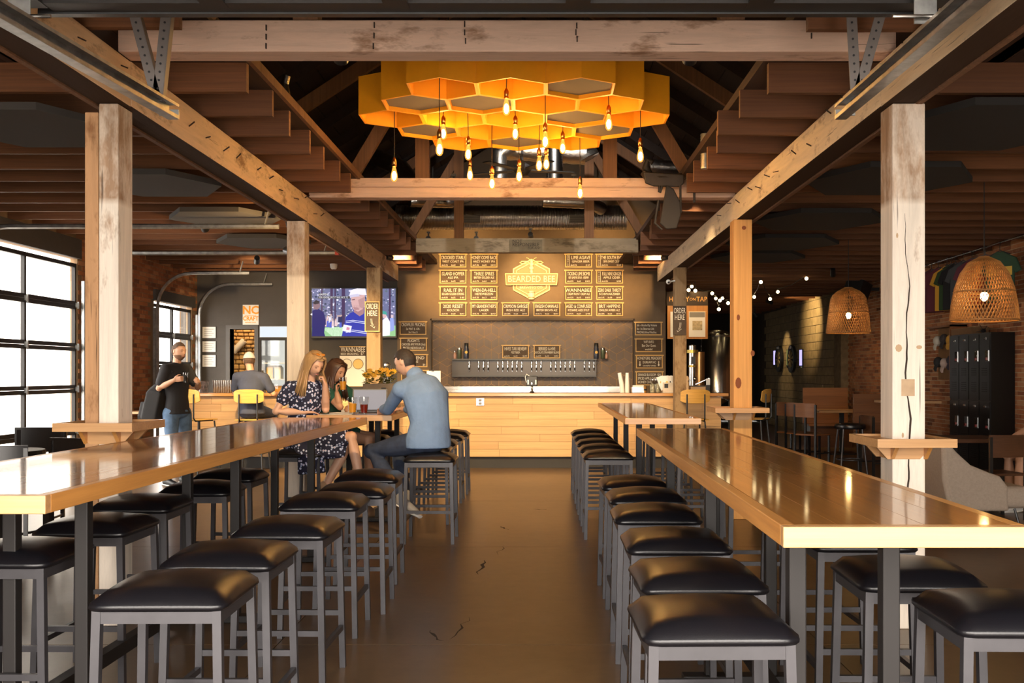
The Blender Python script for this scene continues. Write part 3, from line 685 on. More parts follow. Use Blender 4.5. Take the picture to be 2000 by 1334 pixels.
# long tables ---------------------------------------------------------
def long_table(label, x0a, x1a, x0b, x1b, y0, y1, peds, th=.052, zt=1.067, band=True):
    """x0a..x1a: edges at the near end y0; x0b..x1b at the far end y1"""
    t = thing('long_table', label, 'table', ((x0a + x1a + x0b + x1b) / 4, (y0 + y1) / 2, 0)); ox, oy = t.location.x, t.location.y
    def sl(s0, s1, za, zb, ya, yb, name, mat, gap=.00025, bev=.0025):
        def xx(s_, y): k = (y - y0) / (y1 - y0); return (x0a + (x1a - x0a) * s_) * (1 - k) + (x0b + (x1b - x0b) * s_) * k - ox
        q = MB(); g_ = gap / (x1a - x0a)
        vs = [(xx(s_, y), y - oy, z) for z in (za, zb) for s_, y in ((s0 + g_, ya), (s1 - g_, ya), (s1 - g_, yb), (s0 + g_, yb))]
        q.add(vs, [(0, 3, 2, 1), (4, 5, 6, 7), (0, 1, 5, 4), (1, 2, 6, 5), (2, 3, 7, 6), (3, 0, 4, 7)]); q.build(name, mat, t, bevel=bev)
    ew = .035 / (x1a - x0a); n = max(4, round((x1a - x0a) / .115))
    for i in range(n):
        s0, s1 = ew + (1 - 2 * ew) * i / n, ew + (1 - 2 * ew) * (i + 1) / n; cut = y0 + (y1 - y0) * random.uniform(.3, .7)
        sl(s0, s1, zt - .03, zt, y0 + .035, cut - .0004, 'plank', OAK, bev=.0005); sl(s0, s1, zt - .03, zt, cut + .0004, y1 - .035, 'plank', OAK, bev=.0005)
    sl(0, ew, zt - th, zt, y0 + .035, y1 - .035, 'edge_band', OAKY); sl(1 - ew, 1, zt - th, zt, y0 + .035, y1 - .035, 'edge_band', OAKY)
    sl(0, 1, zt - th, zt, y0, y0 + .035, 'edge_band', OAKX); sl(0, 1, zt - th, zt, y1 - .035, y1, 'edge_band', OAKX)
    cx_ = [((x0a + x1a) / 2 * (1 - k) + (x0b + x1b) / 2 * k - ox) for k in ((p - y0) / (y1 - y0) for p in peds)]
    for p, c in zip(peds, cx_):
        for sg in (-1, 1):
            q = MB(); q.box(c + sg * .14 - .026, p - oy - .026, .04, c + sg * .14 + .026, p - oy + .026, zt - .042); q.build('leg', MET_DARK, t, bevel=.004)
        q = MB(); q.box(c - .27, p - oy - .04, 0, c + .27, p - oy + .04, .04); q.build('foot', MET_DARK, t, bevel=.004)
        q = MB(); q.box(c - .24, p - oy - .04, zt - .042, c + .24, p - oy + .04, zt - .0305); q.build('top_plate', MET_DARK, t)
    q = MB(); q.beam((cx_[0], peds[0] - oy + .03, .19), (cx_[-1], peds[-1] - oy - .03, .19), .05, .06)
    for p, c in zip(peds, cx_): q.box(c - .114, p - oy - .025, .16, c + .114, p - oy + .025, .22)
    q.build('stretcher', MET_DARK, t); return t
long_table('long oak topped bar table left of the aisle, nearest to the windows', -2.34, -1.528, -2.30, -1.485, 3.075, 8.55, [3.9, 5.8, 7.65], .058)
long_table('long oak topped bar table right of the aisle with its glossy near end in front', .597, 1.207, .663, 1.273, 2.445, 6.857, [3.0, 4.65, 6.25])
long_table('bar height oak table the three guests with the laptop sit at', -2.12, -1.345, -2.10, -1.33, 9.02, 12.9, [9.75, 11.0, 12.3])
long_table('empty oak bar table on the right just before the bar counter', .716, 1.36, .75, 1.39, 8.40, 12.9, [9.1, 10.6, 12.2])

# bar counter ---------------------------------------------------------
BY = 15.16; BXL, BXR = X(322, BY), X(1422, BY); BT = 1.147
bar = thing('bar_counter', 'long oak plank bar counter across the back of the room', 'bar', ((BXL + BXR) / 2, BY, 0)); ox = bar.location.x
q = MB(); q.box(BXL + .06 - ox, .06, .17, BXR - .10 - ox, .62, 1.09); q.build('carcass', flat('bar_carcass', (.14, .08, .035), rough=.8), bar)
q = MB(); q.box(BXL + .12 - ox, .10, 0, BXR - .16 - ox, .58, .17); q.build('plinth', flat('black_toe_kick', (.02, .018, .017), rough=.6), bar)
q = MB(); q.box(BXL - ox, -.04, 1.10, BXR - ox, .70, BT); q.build('worktop', wood('bar_top_oak', (.50, .22, .06), (.64, .32, .10), axis=0, rough=.25, fine=20, along=.8, coat=.5, bmp=.03), bar, bevel=.004)
hh = (1.095 - .175) / 8
for r_ in range(8):
    xx = BXL + .06 - (.7 if r_ % 2 else .2) - random.uniform(0, .5)
    while xx < BXR - .10:
        L = random.choice((1.45, 1.8, 1.15)); a, b_ = max(xx, BXL + .06), min(xx + L, BXR - .10)
        if b_ - a > .05:
            q = MB(); dz = random.uniform(0, .003); q.box(a + .0015 - ox, .04 - dz, .175 + r_ * hh + .0015, b_ - .0015 - ox, .06, .175 + (r_ + 1) * hh - .0015); q.build('plank', BARWOOD, bar)
        xx += L
t = thing('outlet_plate', 'square steel outlet plate on the bar front', 'outlet', P(938, 785, BY + .035))
q = MB(); q.cbox((0, -.006, 0), .125, .012, .12); q.build('plate', STEEL, t, bevel=.004)
for z in (-.025, .025): q = MB(); q.cbox((0, -.014, z), .045, .006, .034); q.build('socket', flat('socket_grey', (.2, .19, .18)), t)
for z in (0,): q = MB(); q.cbox((.0, -.0135, z), .008, .006, .008); q.build('screw', STEEL, t)
# back counter with steel top and drip trough
bc = thing('back_counter', 'stainless steel back counter under the tap wall', 'counter', (-.1, 17.6, 0))
q = MB(); q.box(-3.4, -.35, .1, 2.25, .36, .88); q.build('cabinet', flat('counter_dark', (.04, .035, .03), rough=.6), bc)
q = MB(); q.box(-3.42, -.38, .88, 2.27, .37, .92); q.build('worktop', STEEL, bc)
q = MB(); q.box(X(868, 17.5), -.30, .92, X(1198, 17.5), -.1, 1.165); q.build('drip_trough', STEEL, bc)
q = MB(); q.box(X(872, 17.9), .345, .92, X(1228, 17.9), .36, 1.215); q.build('splash_plate', STEEL, bc)
for k in range(8):
    q = MB(); xx = -3.3 + k * .695; q.box(xx, -.365, .16, xx + .66, -.35, .84); o = q.build('door', flat('counter_door', (.055, .048, .042), rough=.5) if k == 0 else MATS['counter_door'], bc)
    h_ = MB(); h_.beam((xx + .1, -.38, .78), (xx + .56, -.38, .78), .016); h_.build('handle', STEEL, o)
# tap bank: dark steel box under a shelf, with its taps
TY = 17.98
tb = thing('tap_bank', 'long dark tap bank on the tiled wall with a row of chrome taps', 'beer taps', P(1025, 690, TY)); bx, bz = tb.location.x, tb.location.z
x0, x1 = X(884, TY) - bx, X(1164, TY) - bx
q = MB(); q.box(x0, -.22, Z(704, TY) - bz, x1, .14, Z(701, TY) - bz); q.build('shelf', BLACK, tb)
q = MB(); q.box(x0, -.10, Z(735, TY) - bz, x1, .14, Z(704.5, TY) - bz); q.build('panel', flat('tap_panel', (.030, .021, .014), rough=.3, metal=.3), tb)
q = MB(); q.box(x0, -.12, Z(736, TY) - bz, x1, .14, Z(733, TY) - bz); q.build('lower_rail', BLACK, tb)
tq = MB(); tq.tube([(0, -.0, .0), (0, -.055, 0), (0, -.075, -.02), (0, -.08, -.075)], [.011, .011, .011, .009], 7); tq.lathe([(.0, .045), (.014, .04), (.016, .02), (.016, -.012), (.0, -.014)], 8, (0, -.055, 0))
tq.lathe([(.004, .04), (.004, .055), (.011, .06), (.013, .12), (.008, .135), (0, .137)], 8, (0, -.055, 0)); to = tq.build('tap', CHROME, None, smooth=True); tme = to.data; bpy.data.objects.remove(to)
taps = [917, 935.5, 945, 954, 973, 982.5, 992, 1001, 1010, 1019.5, 1038.5, 1048, 1057, 1076, 1085.5, 1095, 1104, 1113.5, 1122.5, 1141.5, 1151, 1160]
for px in taps: inst(tme, 'tap', tb, (X(px, TY - .12) - bx, -.10, Z(717, TY - .12) - bz))
# bottles and tins at the ends of the tap shelf
def lathe_thing(name, label, cat, loc, parts, group=None, n=14):
    t = thing(name, label, cat, loc, group=group)
    for nm, mt, prof in parts: q = MB(); q.lathe(prof, n); q.build(nm, mt, t, smooth=True)
    return t
NAVYB = flat('navy_enamel', (.03, .035, .06), rough=.3); YELB = flat('yellow_mark', (.75, .45, .05), rough=.5); PINKB = flat('pink_can', (.55, .30, .22), rough=.4)
sz = Z(701, TY - .05) + .003
for px, nm in ((911, 'left'), (1167.5 - 3, 'right')):
    x = X(px, TY - .05)
    t = lathe_thing('growler', 'tall navy growler with a yellow mark on the %s end of the tap shelf' % nm, 'bottle', (x, TY - .05, sz),
        [('body', NAVYB, [(.042, 0), (.045, .01), (.045, .17), (.036, .2), (.036, .215)]), ('lid', BLACK, [(.038, .215), (.038, .275), (.03, .283), (0, .284)])])
    q = MB(); q.prism([(math.cos(k * PI / 3) * .028, math.sin(k * PI / 3) * .028) for k in range(6)], (0, -.044, .115), (1, 0, 0), (0, 0, 1), .004); q.build('emblem', YELB, t)
for px, nm in ((897.5, 'left'), (1179.5 - 2, 'right')):
    lathe_thing('tall_can', 'steel and green can beside the growler on the %s end of the tap shelf' % nm, 'can', (X(px, TY - .05), TY - .05, sz),
        [('body', flat('can_green', (.10, .12, .07), rough=.35, metal=.4) if nm == 'left' else MATS['can_green'], [(.036, 0), (.04, .006), (.04, .16)]), ('lid', STEEL, [(.04, .16), (.036, .195), (0, .197)])])
for px, nm in ((888.5, 'left'), (1188.5 - 4, 'right')):
    lathe_thing('small_bottle', 'small pinkish bottle on the outer %s end of the tap shelf' % nm, 'bottle', (X(px, TY - .05), TY - .05, sz),
        [('body', PINKB, [(.022, 0), (.026, .006), (.026, .075), (.012, .10), (.012, .12)]), ('cap', STEEL, [(.014, .12), (.014, .14), (0, .141)])])

# chalk boards ---------------------------------------------------------
def chalkboard(px0, py0, px1, py1, Y, lines, label, name='tap_board', sub=None):
    cxp, cyp = (px0 + px1) / 2, (py0 + py1) / 2; t = thing(name, label, 'chalkboard', P(cxp, cyp, Y)); w_, h_ = (px1 - px0) / F * Y, (py1 - py0) / F * Y
    q = MB(); q.box(-w_ / 2 + .01, -.014, -h_ / 2 + .01, w_ / 2 - .01, -.004, h_ / 2 - .01); q.build('slate', SLATE, t)
    fw = .016; q = MB(); q.box(-w_ / 2, -.028, -h_ / 2, w_ / 2, -.004, -h_ / 2 + fw); q.build('rail', GOLDFRAME, t)
    q = MB(); q.box(-w_ / 2 - .018, -.034, h_ / 2 - fw, w_ / 2 + .018, -.004, h_ / 2 + .004); q.build('rail', GOLDFRAME, t)
    for sg in (-1, 1): q = MB(); q.box(sg * w_ / 2, -.028, -h_ / 2 + fw, sg * (w_ / 2 - fw), -.004, h_ / 2 - fw); q.build('stile', GOLDFRAME, t)
    items = []
    for body, zf, sf, wf, al, xf in lines:                       # zf: height in the board (-1..1), sf: letter size as share of the height, wf: width as share of the board
        size = sf * h_; nat = max(.01, sum(.35 if ch in ' .,:;il|!' else .62 for ch in body) * size * .95)
        sx = min(1.0, wf * w_ / nat); items.append((body, size, sx, xf * w_ / 2, -.0155, zf * h_ / 2, al))
    join_text(items, t, mat=CHALK); return t
def beer(name, style, abv, ibu, price, px0, py0, label, side=None):
    L = []; xo = .16 if side else 0; wfac = .74 if side else .86
    L.append((name, .42, .36, wfac, 'CENTER', xo)); L.append((style, -.14, .23, wfac * .92, 'CENTER', xo))
    L.append(('abv' + abv, -.66, .155, .28, 'LEFT', -.86 + (.26 if side else 0)));
    if ibu: L.append(('ibu' + ibu, -.66, .155, .2, 'CENTER', .02))
    L.append((price, -.66, .155, .24, 'RIGHT', .86))
    t = chalkboard(px0, py0, px0 + 52, py0 + 26.5, BACK_Y, L, label)
    if side:
        w_, h_ = 52 / F * BACK_Y, 26.5 / F * BACK_Y
        q = MB(); q.box(-.345 * w_ - .003, -.0165, -h_ * .4, -.345 * w_ + .003, -.015, h_ * .4); q.build('rule', CHALK, t)
        its = [(ch, h_ * .17, .8, -.40 * w_, -.0155, h_ * (.34 - .68 * i / max(1, len(side) - 1)), 'CENTER') for i, ch in enumerate(side)]; join_text(its, t, mat=CHALK)
cols = [859, 919.5, 981, 1042, 1104, 1164.5]; rows = [496, 527.5, 559.5, 591]
beers = [('CROOKED STABLE', 'WEST COAST IPA', '6.2%', '68', '$6/4/3', 0, 0), ('HONEY COME BACK', 'HAZY HONEY IPA', '7.5%', '30', '$ 8/5/3', 1, 0),
 ('ISLAND HOPPER', 'ALE IPA', '6.4%', '70', '$ 8/5/3', 0, 1), ('THREE SPIRES', 'BRITISH GOLDEN ALE', '4.7%', '24', '$6/4/3', 1, 1),
 ('RAIL IT IN', 'BELGIAN GOLDEN STRONG', '8.2%', '25', '$ 8/5', 0, 2), ('WEN-DA-HELL', 'HEFEWEIZEN', '5.2%', '13', '$6/4/3', 1, 2),
 ('2020 RESET', 'KOLSCH', '4.4%', '20', '$6/4/3', 0, 3), ("MY GRANDFATHER'S", 'LAGER', '5.1%', '18', '$6/4/3', 1, 3),
 ('CRIMSON GARGLE', 'IRISH RED ALE', '5.8%', '26', '$6/4/3', 2, 3), ('ENGLISH CHANN-ALE', 'BRITISH BROWN ALE', '5.1%', '22', '$6/4/3', 3, 3),
 ('AGED & CONFUSED', 'RYE BARREL AGED STOUT', '9.7%', '27', '$ 9/6', 4, 3), ('BRIT HAPPENS', 'ENGLISH AMBER ALE', '5.0%', '26', '$6/4/3', 5, 3),
 ('LIME AGAVE', 'GINGER BEER', '0.5%', '', '$ 4/3', 4, 0, 'NONALC'), ('THE SOUTH END', 'SEMI-SWEET CIDER', '5.5%', '', '$ 6/4', 5, 0, 'CIDER'),
 ('TICKING LIME BOMB', 'KEY LIME PIE SOUR - GREMM', '6.3%', '8', '$ 8/5/3', 4, 1), ('FULL NINE GINGER', 'APPLE CIDER', '6.5%', '', '$ 8/5', 5, 1, 'CIDER'),
 ('WANNABEE', 'CREAM FRONT CREAM ALE', '5.2%', '15', '$ 8/5/3', 4, 2), ('ZERO DARK THIRSTY', 'SCHWARZBIER', '5.1%', '28', '$6/4/3', 5, 2)]
for b_ in beers:
    beer(b_[0], b_[1], b_[2], b_[3], b_[4], cols[b_[5]], rows[b_[6]], 'small framed chalkboard on the taupe wall reading %s' % b_[0].lower(), b_[7] if len(b_) > 7 else None)
def sideboard(px0, px1, py0, h, lines, label): return chalkboard(px0, py0, px1, py0 + h, BACK_Y, lines, label)
sideboard(781, 833, 628, 26, [('CROWLER PRICING', .5, .34, .86, 'CENTER', 0), ('2x PINT $ -OR-', -.12, .24, .6, 'CENTER', 0), ('5x 10oz $', -.62, .2, .4, 'CENTER', 0)], 'framed chalkboard left of the tiles reading crowler pricing')
sideboard(782, 834, 660, 25, [('FLIGHTS', .55, .32, .5, 'CENTER', 0), ('CHOOSE ANY FOUR (5oz)', -.02, .27, .88, 'CENTER', 0), ('PRICED INDIVIDUALLY', -.58, .27, .86, 'CENTER', 0)], 'framed chalkboard left of the tiles reading flights')
sideboard(783, 835, 692, 25, [('BEE BLEND', .42, .36, .8, 'CENTER', 0), ('WINE', -.16, .25, .3, 'CENTER', 0), ('$6', -.62, .2, .2, 'RIGHT', .85)], 'framed chalkboard reading bee blend, partly hidden by the man')
sideboard(784, 836, 723, 25, [('TO GO', .42, .36, .6, 'RIGHT', .8), ('CANS', -.3, .25, .4, 'RIGHT', .8)], 'lowest framed chalkboard left of the tiles, behind the blue shirt')
sideboard(1240, 1292, 629, 26, [('abv - Alcohol By Volume', .5, .24, .88, 'LEFT', -.86), ('ibu - Int. Bitterness Unit', -.02, .24, .88, 'LEFT', -.86), ('PRICING $16oz/10oz/5oz', -.55, .22, .88, 'LEFT', -.86)], 'framed chalkboard right of the tiles explaining alcohol by volume')
sideboard(1241, 1293, 661.5, 26, [('WIFI INFO', .5, .27, .42, 'CENTER', 0), ('Bee Our Guest', -.05, .27, .6, 'CENTER', 0), ('wedidit!', -.6, .2, .35, 'CENTER', 0)], 'framed chalkboard right of the tiles with the wifi details')
t = sideboard(1242, 1294, 693.5, 26, [('HONEYGIRL MEADERY', .5, .3, .88, 'CENTER', 0), ('DURHAM NC', -.1, .25, .42, 'CENTER', 0), ('COUNTRY WINES', -.62, .16, .45, 'CENTER', 0)], 'framed chalkboard right of the tiles reading honeygirl meadery')
for sg in (-1, 1):
    q = MB(); xx = sg * .17; q.box(xx - .006, -.0165, -.055, xx + .006, -.015, .01); q.prism([(-.02, 0), (0, -.03), (.02, 0)], (xx, -.015, -.052), (1, 0, 0), (0, 0, 1), .0015); q.build('arrow', CHALK, t)
sideboard(1242, 1294, 725.5, 27, [('ORANGE BLOSSOM', .5, .27, .62, 'LEFT', -.86), ('SPICED APPLE CHEER', -.02, .27, .8, 'LEFT', -.86), ('HONEY CHAI', -.55, .27, .5, 'LEFT', -.86), ('$8', .5, .27, .15, 'RIGHT', .86)], 'lowest framed chalkboard right of the tiles listing orange blossom mead')
chalkboard(981, 674, 1033, 700, TY - .03, [('HIVES TAR REVIEW', .42, .36, .88, 'CENTER', 0), ('FESTBIER', -.14, .23, .4, 'CENTER', 0), ('abv5.6%', -.66, .16, .25, 'LEFT', -.86), ('ibu22', -.66, .16, .18, 'CENTER', 0), ('$6/4/3', -.66, .16, .22, 'RIGHT', .86)], 'framed chalkboard on the tap shelf reading hives tar review')
chalkboard(1042.5, 674, 1094, 700, TY - .03, [('BERRIED A-HIVE', .42, .36, .72, 'CENTER', 0), ('CHOCOLATE STRAWBERRY BLONDE', -.14, .23, .9, 'CENTER', 0), ('abv6.0%', -.66, .16, .25, 'LEFT', -.86), ('ibu18', -.66, .16, .18, 'CENTER', 0), ('$ 8/5/3', -.66, .16, .22, 'RIGHT', .86)], 'framed chalkboard on the tap shelf reading berried a-hive')
def order_sign(px0, px1, py0, py1, Y, flip, label):
    t = thing('order_sign', label, 'chalkboard', P((px0 + px1) / 2, (py0 + py1) / 2, Y)); w_, h_ = (px1 - px0) / F * Y, (py1 - py0) / F * Y
    q = MB(); q.box(-w_ / 2 + .008, -.02, -h_ / 2 + .008, w_ / 2 - .008, -.008, h_ / 2 - .008); q.build('slate', SLATE, t)
    for a in ((-w_ / 2, -h_ / 2, w_ / 2, -h_ / 2 + .012), (-w_ / 2, h_ / 2 - .012, w_ / 2, h_ / 2), (-w_ / 2, -h_ / 2 + .012, -w_ / 2 + .012, h_ / 2 - .012), (w_ / 2 - .012, -h_ / 2 + .012, w_ / 2, h_ / 2 - .012)):
        q = MB(); q.box(a[0], -.026, a[1], a[2], -.008, a[3]); q.build('frame_bar', GOLDFRAME if flip > 0 else SLATE, t)
    join_text([('ORDER', .112, .46, 0, -.0215, .33 * h_, 'CENTER'), ('HERE', .112, .56, 0, -.0215, .10 * h_, 'CENTER')], t, mat=CHALK)
    pts = [(-.012 * flip, -.03), (-.008 * flip, -.09), (.012 * flip, -.13)]; q = MB()
    for off in (-.008, .008): q.tube([(a + off, -.021, b_) for a, b_ in pts], .0025, 5)
    for d in ((-.012, .012), (.026, .03)): q.tube([(.03 * flip, -.021, -.165), ((.03 - (d[0] + .03)) * flip if d[0] > 0 else (.03 + .008) * flip, -.021, -.165 + d[1] + .012)], .0025, 5)
    q.build('arrow', CHALK, t); return t
order_sign(713, 742, 589, 648, 14.29, 1, 'chalk sign reading order here on the far left post')
order_sign(1314, 1340, 598, 654, 14.29, -1, 'chalk sign reading order here on the far right post')

# brewery emblem -------------------------------------------------------
GOLD = flat('gilded_metal', (.78, .52, .20), rough=.45, metal=.2); GOLDL = flat('pale_gilded', (.85, .68, .40), rough=.5)
em = thing('wall_emblem', 'gilded hexagon emblem with a bee, a barrel and a banner reading bearded bee', 'sign', P(1038, 546, BACK_Y)); k = BACK_Y / F
def hexpts(w_, h_, n=6): return [(0, h_), (w_, h_ * .52), (w_, -h_ * .52), (0, -h_), (-w_, -h_ * .52), (-w_, h_ * .52)]
def ring(name, pts, th, y0, dep, mat):
    q = MB(); n = len(pts)
    for i in range(n): a, b_ = pts[i], pts[(i + 1) % n]; q.beam((a[0], y0, a[1]), (b_[0], y0, b_[1]), dep, th, up=(0, 1, 0)) if False else q.beam((a[0], y0, a[1]), (b_[0], y0, b_[1]), th, dep, up=(0, 1, 0))
    return q.build(name, mat, em)
ring('outer_hexagon', hexpts(35 * k, 39 * k), .018, -.02, .03, GOLD); ring('inner_hexagon', hexpts(29 * k, 33 * k), .012, -.02, .03, GOLD)
q = MB(); q.prism(hexpts(34 * k, 38 * k), (0, -.004, 0), (1, 0, 0), (0, 0, 1), .004); q.build('back_plate', flat('emblem_back', (.36, .25, .13), rough=.8), em)
q = MB(); q.prism([(-51 * k, 11 * k), (51 * k, 11 * k), (49 * k, -11 * k), (-49 * k, -11 * k)], (0, -.05, 0), (1, 0, 0), (0, 0, 1), -.02); q.build('banner', flat('banner_brown', (.30, .20, .10), rough=.7), em)
for zz in (-11, 11): q = MB(); wv = 51 if zz > 0 else 49; q.beam((-wv * k, -.055, zz * k), (wv * k, -.055, zz * k), .012, .02, up=(0, 1, 0)); q.build('banner_edge', GOLD, em)
for sg in (-1, 1): q = MB(); q.beam((sg * 51 * k, -.055, 11 * k), (sg * 49 * k, -.055, -11 * k), .012, .02, up=(0, 1, 0)); q.build('banner_edge', GOLD, em)
join_text([('BEARDED BEE', .165, .84, 0, -.056, 0, 'CENTER'), ('BREWING CO.', .06, 1.1, 0, -.03, -16 * k, 'CENTER')], em, mat=GOLDL)
q = MB()
for i, (z, r_) in enumerate(((34, 3.2), (29, 4.2), (22, 4.6), (15, 3.0))): q.ball((0, -.04, z * k), r_ * k, .02, 4 * k, 10, 6)
q.build('bee_body', GOLDL, em, smooth=True)
for sg in (-1, 1):
    q = MB(); q.tube([(sg * 3 * k, -.04, 31 * k), (sg * 10 * k, -.04, 35 * k), (sg * 19 * k, -.04, 35 * k), (sg * 23 * k, -.04, 32.5 * k), (sg * 16 * k, -.04, 30 * k), (sg * 3 * k, -.04, 30 * k)], .008, 6); q.build('bee_wing', GOLD, em)
    q = MB(); q.tube([(sg * 2 * k, -.04, 36 * k), (sg * 6 * k, -.04, 41 * k), (sg * 10 * k, -.04, 42 * k)], .006, 6); q.build('antenna', GOLD, em)
q = MB(); q.lathe([(5.5 * k, 0), (7.2 * k, 8 * k), (5.5 * k, 16 * k), (0, 16 * k)], 14, (0, -.02, -39 * k)); q.build('barrel', GOLDL, em, smooth=True)
for z in (3, 8, 13): q = MB(); q.lathe([(6.9 * k, 0), (6.9 * k, .012)], 14, (0, -.02, (-39 + z) * k)); q.build('barrel_hoop', flat('hoop_brown', (.3, .2, .1)) if z == 3 else MATS['hoop_brown'], em)
# ================================================================== LAMPS, CEILING THINGS
# honeycomb chandelier ---------------------------------------------------
S6, HC, YC, ZB, HT = .30, Vector((-.218, 8.46, 0)), 8.46, 3.605, .32
hl = thing('honeycomb_light', 'big yellow honeycomb ceiling lamp of nineteen hexagon boxes over the aisle', 'ceiling lamp', (HC.x, YC, ZB), kind='thing')
rowsn = [3, 4, 5, 4, 3]; grey = {(0, 2), (1, 0), (1, 1), (3, 0), (3, 3), (4, 1), (2, 3)}; cells = {}
def hexring(r_): return [Vector((r_ * math.sin(R(60) * i), r_ * math.cos(R(60) * i), 0)) for i in range(6)]
q = MB(); ro, ri = hexring(S6 - .0006), hexring(S6 - .019)
vs = [p for p in ro] + [p for p in ri] + [p + Vector((0, 0, HT)) for p in ro] + [p + Vector((0, 0, HT - .02)) for p in ri]
fs = []
for i in range(6): j = (i + 1) % 6; fs += [(i, i + 6, j + 6, j), (i, j, j + 12, i + 12), (i + 6, i + 18, j + 18, j + 6)]
fs += [tuple(range(12, 18)), tuple(range(18, 24))]
q.add(vs, fs); o = q.build('hexagon_box', HEXYELLOW, None); hexme = o.data; bpy.data.objects.remove(o)
q = MB(); rp_ = hexring(S6 - .025); q.add([p + Vector((0, 0, .03)) for p in rp_] + [p + Vector((0, 0, .05)) for p in rp_], [tuple(range(6)), tuple(range(6, 12))] + [(i, (i + 1) % 6, (i + 1) % 6 + 6, i + 6) for i in range(6)])
o = q.build('felt_panel', HEXGREY, None); hpme = o.data; bpy.data.objects.remove(o)
for r_ in range(5):
    for c_ in range(rowsn[r_]):
        x = (c_ - (rowsn[r_] - 1) / 2) * S6 * math.sqrt(3); y = (r_ - 2) * S6 * 1.5; b_ = inst(hexme, 'hexagon_box', hl, (x, y, 0)); cells[(r_, c_)] = (x, y)
        if (r_, c_) in grey: inst(hpme, 'felt_panel', b_)
for x in (-.6, .6):
    for y in (-.4, .4): q = MB(); q.tube([(x, y, HT), (x, y, 1.3)], .006, 6); q.build('hanger_rod', MET_DARK, hl)
q = MB(); q.box(-.75, -.45, 1.3, .75, -.35, 1.36); q.box(-.75, .35, 1.3, .75, .45, 1.36); q.build('hanger_bar', TRUSS, hl)
BULB, nt, b = _new('amber_bulb_glass'); nt.nodes.remove(b); out = nt.nodes['Material Output']      # clear amber glass that itself glows a little
tr = nt.nodes.new('ShaderNodeBsdfTransparent'); tr.inputs[0].default_value = (1, .84, .56, 1); em_ = nt.nodes.new('ShaderNodeEmission'); em_.inputs[0].default_value = (1, .40, .07, 1); em_.inputs[1].default_value = 2.4
mx = nt.nodes.new('ShaderNodeMixShader'); mx.inputs[0].default_value = .42; lk(nt, tr.outputs[0], mx.inputs[1]); lk(nt, em_.outputs[0], mx.inputs[2]); lk(nt, mx.outputs[0], out.inputs[0])
CORE = emis('filament_glow', (1, .64, .26), 460)
CORD = flat('dark_cord', (.02, .012, .008), rough=.8)
bulbs = [(770, 327, 2, 0), (858.5, 274, 0, 0), (866, 245, 2, 1), (914.6, 285, 2, 1), (989, 195, 0, 1), (1006.5, 245, 2, 2), (918, 327, 4, 0), (961, 343, 3, 1), (1014, 329, 3, 2),
         (1053, 307, 3, 2), (1065, 260, 1, 2), (1067, 305, 3, 2), (1099, 274, 3, 2), (1133, 362, 4, 2), (1189, 226, 1, 3), (1250.6, 289, 2, 4)]
bprof = [(.012, .036), (.014, .02), (.020, -.004), (.027, -.032), (.0295, -.055), (.026, -.075), (.016, -.091), (0, -.097)]
q = MB(); q.lathe([(r_, z) for r_, z in bprof[::-1]], 14); o = q.build('bulb', BULB, None, smooth=True); bulbme = o.data; bpy.data.objects.remove(o)
q = MB(); q.ball((0, 0, -.045), .0175, .0175, .038, 10, 8); o = q.build('filament', CORE, None, smooth=True); fil = o.data; bpy.data.objects.remove(o)
q = MB(); q.lathe([(.015, .03), (.019, .032), (.019, .045), (.017, .048), (.019, .05), (.019, .085), (.012, .1), (.006, .112), (0, .113)], 12); o = q.build('socket', BRASS, None, smooth=True); sockme = o.data; bpy.data.objects.remove(o)
WHERE = {0: 'front left', 1: 'front', 2: '', 3: '', 4: ''}
for i, (px, py, r_, c_) in enumerate(bulbs):
    cx_, cy_ = cells[(r_, c_)]; Y = YC + cy_ + (.10 if i in (2, 8, 11) else -.06 if i in (3, 9) else 0) + (.14 if i == 12 else 0)
    p = P(px, py + 6, Y); nb = ['first', 'second', 'third', 'fourth', 'fifth', 'sixth', 'seventh', 'eighth', 'ninth', 'tenth', 'eleventh', 'twelfth', 'thirteenth', 'fourteenth', 'fifteenth', 'sixteenth']
    rank = sorted(range(16), key=lambda j: bulbs[j][0]).index(i)
    hgt = sorted(range(16), key=lambda j: bulbs[j][1]).index(i)
    t = thing('pendant_bulb', 'glowing amber filament bulb under the honeycomb lamp, %s counting from the left' % nb[rank], 'bulb', (p.x, p.y, p.z), group='amber filament bulbs')
    inst(fil, 'filament', inst(bulbme, 'bulb', t)); inst(sockme, 'socket', t)
    top = ZB + HT - .025 - p.z; q = MB(); q.tube([(0, 0, .11), (random.uniform(-.006, .006), 0, .11 + (top - .11) * .4), (random.uniform(-.004, .004), 0, top)], .0035, 6); q.build('cord', CORD, t)

# trusses, ducts, things on the cross beams --------------------------------
def truss(y0, th, zt, lab, kp):
    t = thing('roof_truss', lab, 'truss', (-.2, y0 + th / 2, zt), kind='thing')
    for px in kp: x = X(px, y0 + .02) + .2; q = MB(); q.box(x - .07, -.05, 0, x + .07, .06, 5.6 - zt - abs(x) * .62); q.build('upright', TRUSS, t)
    for sg in (-1, 1):
        q = MB(); q.beam((sg * 1.75, 0, 0.0), (sg * .95, 0, 1.35), .12, .08, up=(0, 1, 0)); q.build('brace', TRUSS, t)
        q = MB(); q.beam((sg * 2.5, .1, .62), (sg * .02, .1, 2.25), .14, .06, up=(0, 1, 0)); q.build('top_chord', TRUSS, t)
    return t
truss(10.15, .18, 3.441, 'brown roof truss standing on the cracked cream cross beam', (824, 1192))
truss(14.74, .16, 3.452, 'brown roof truss standing on the grey cross beam', (896, 1151))
truss(5.56, .175, 3.422, 'brown roof truss standing on the pinkish front cross beam', (595, 1432))
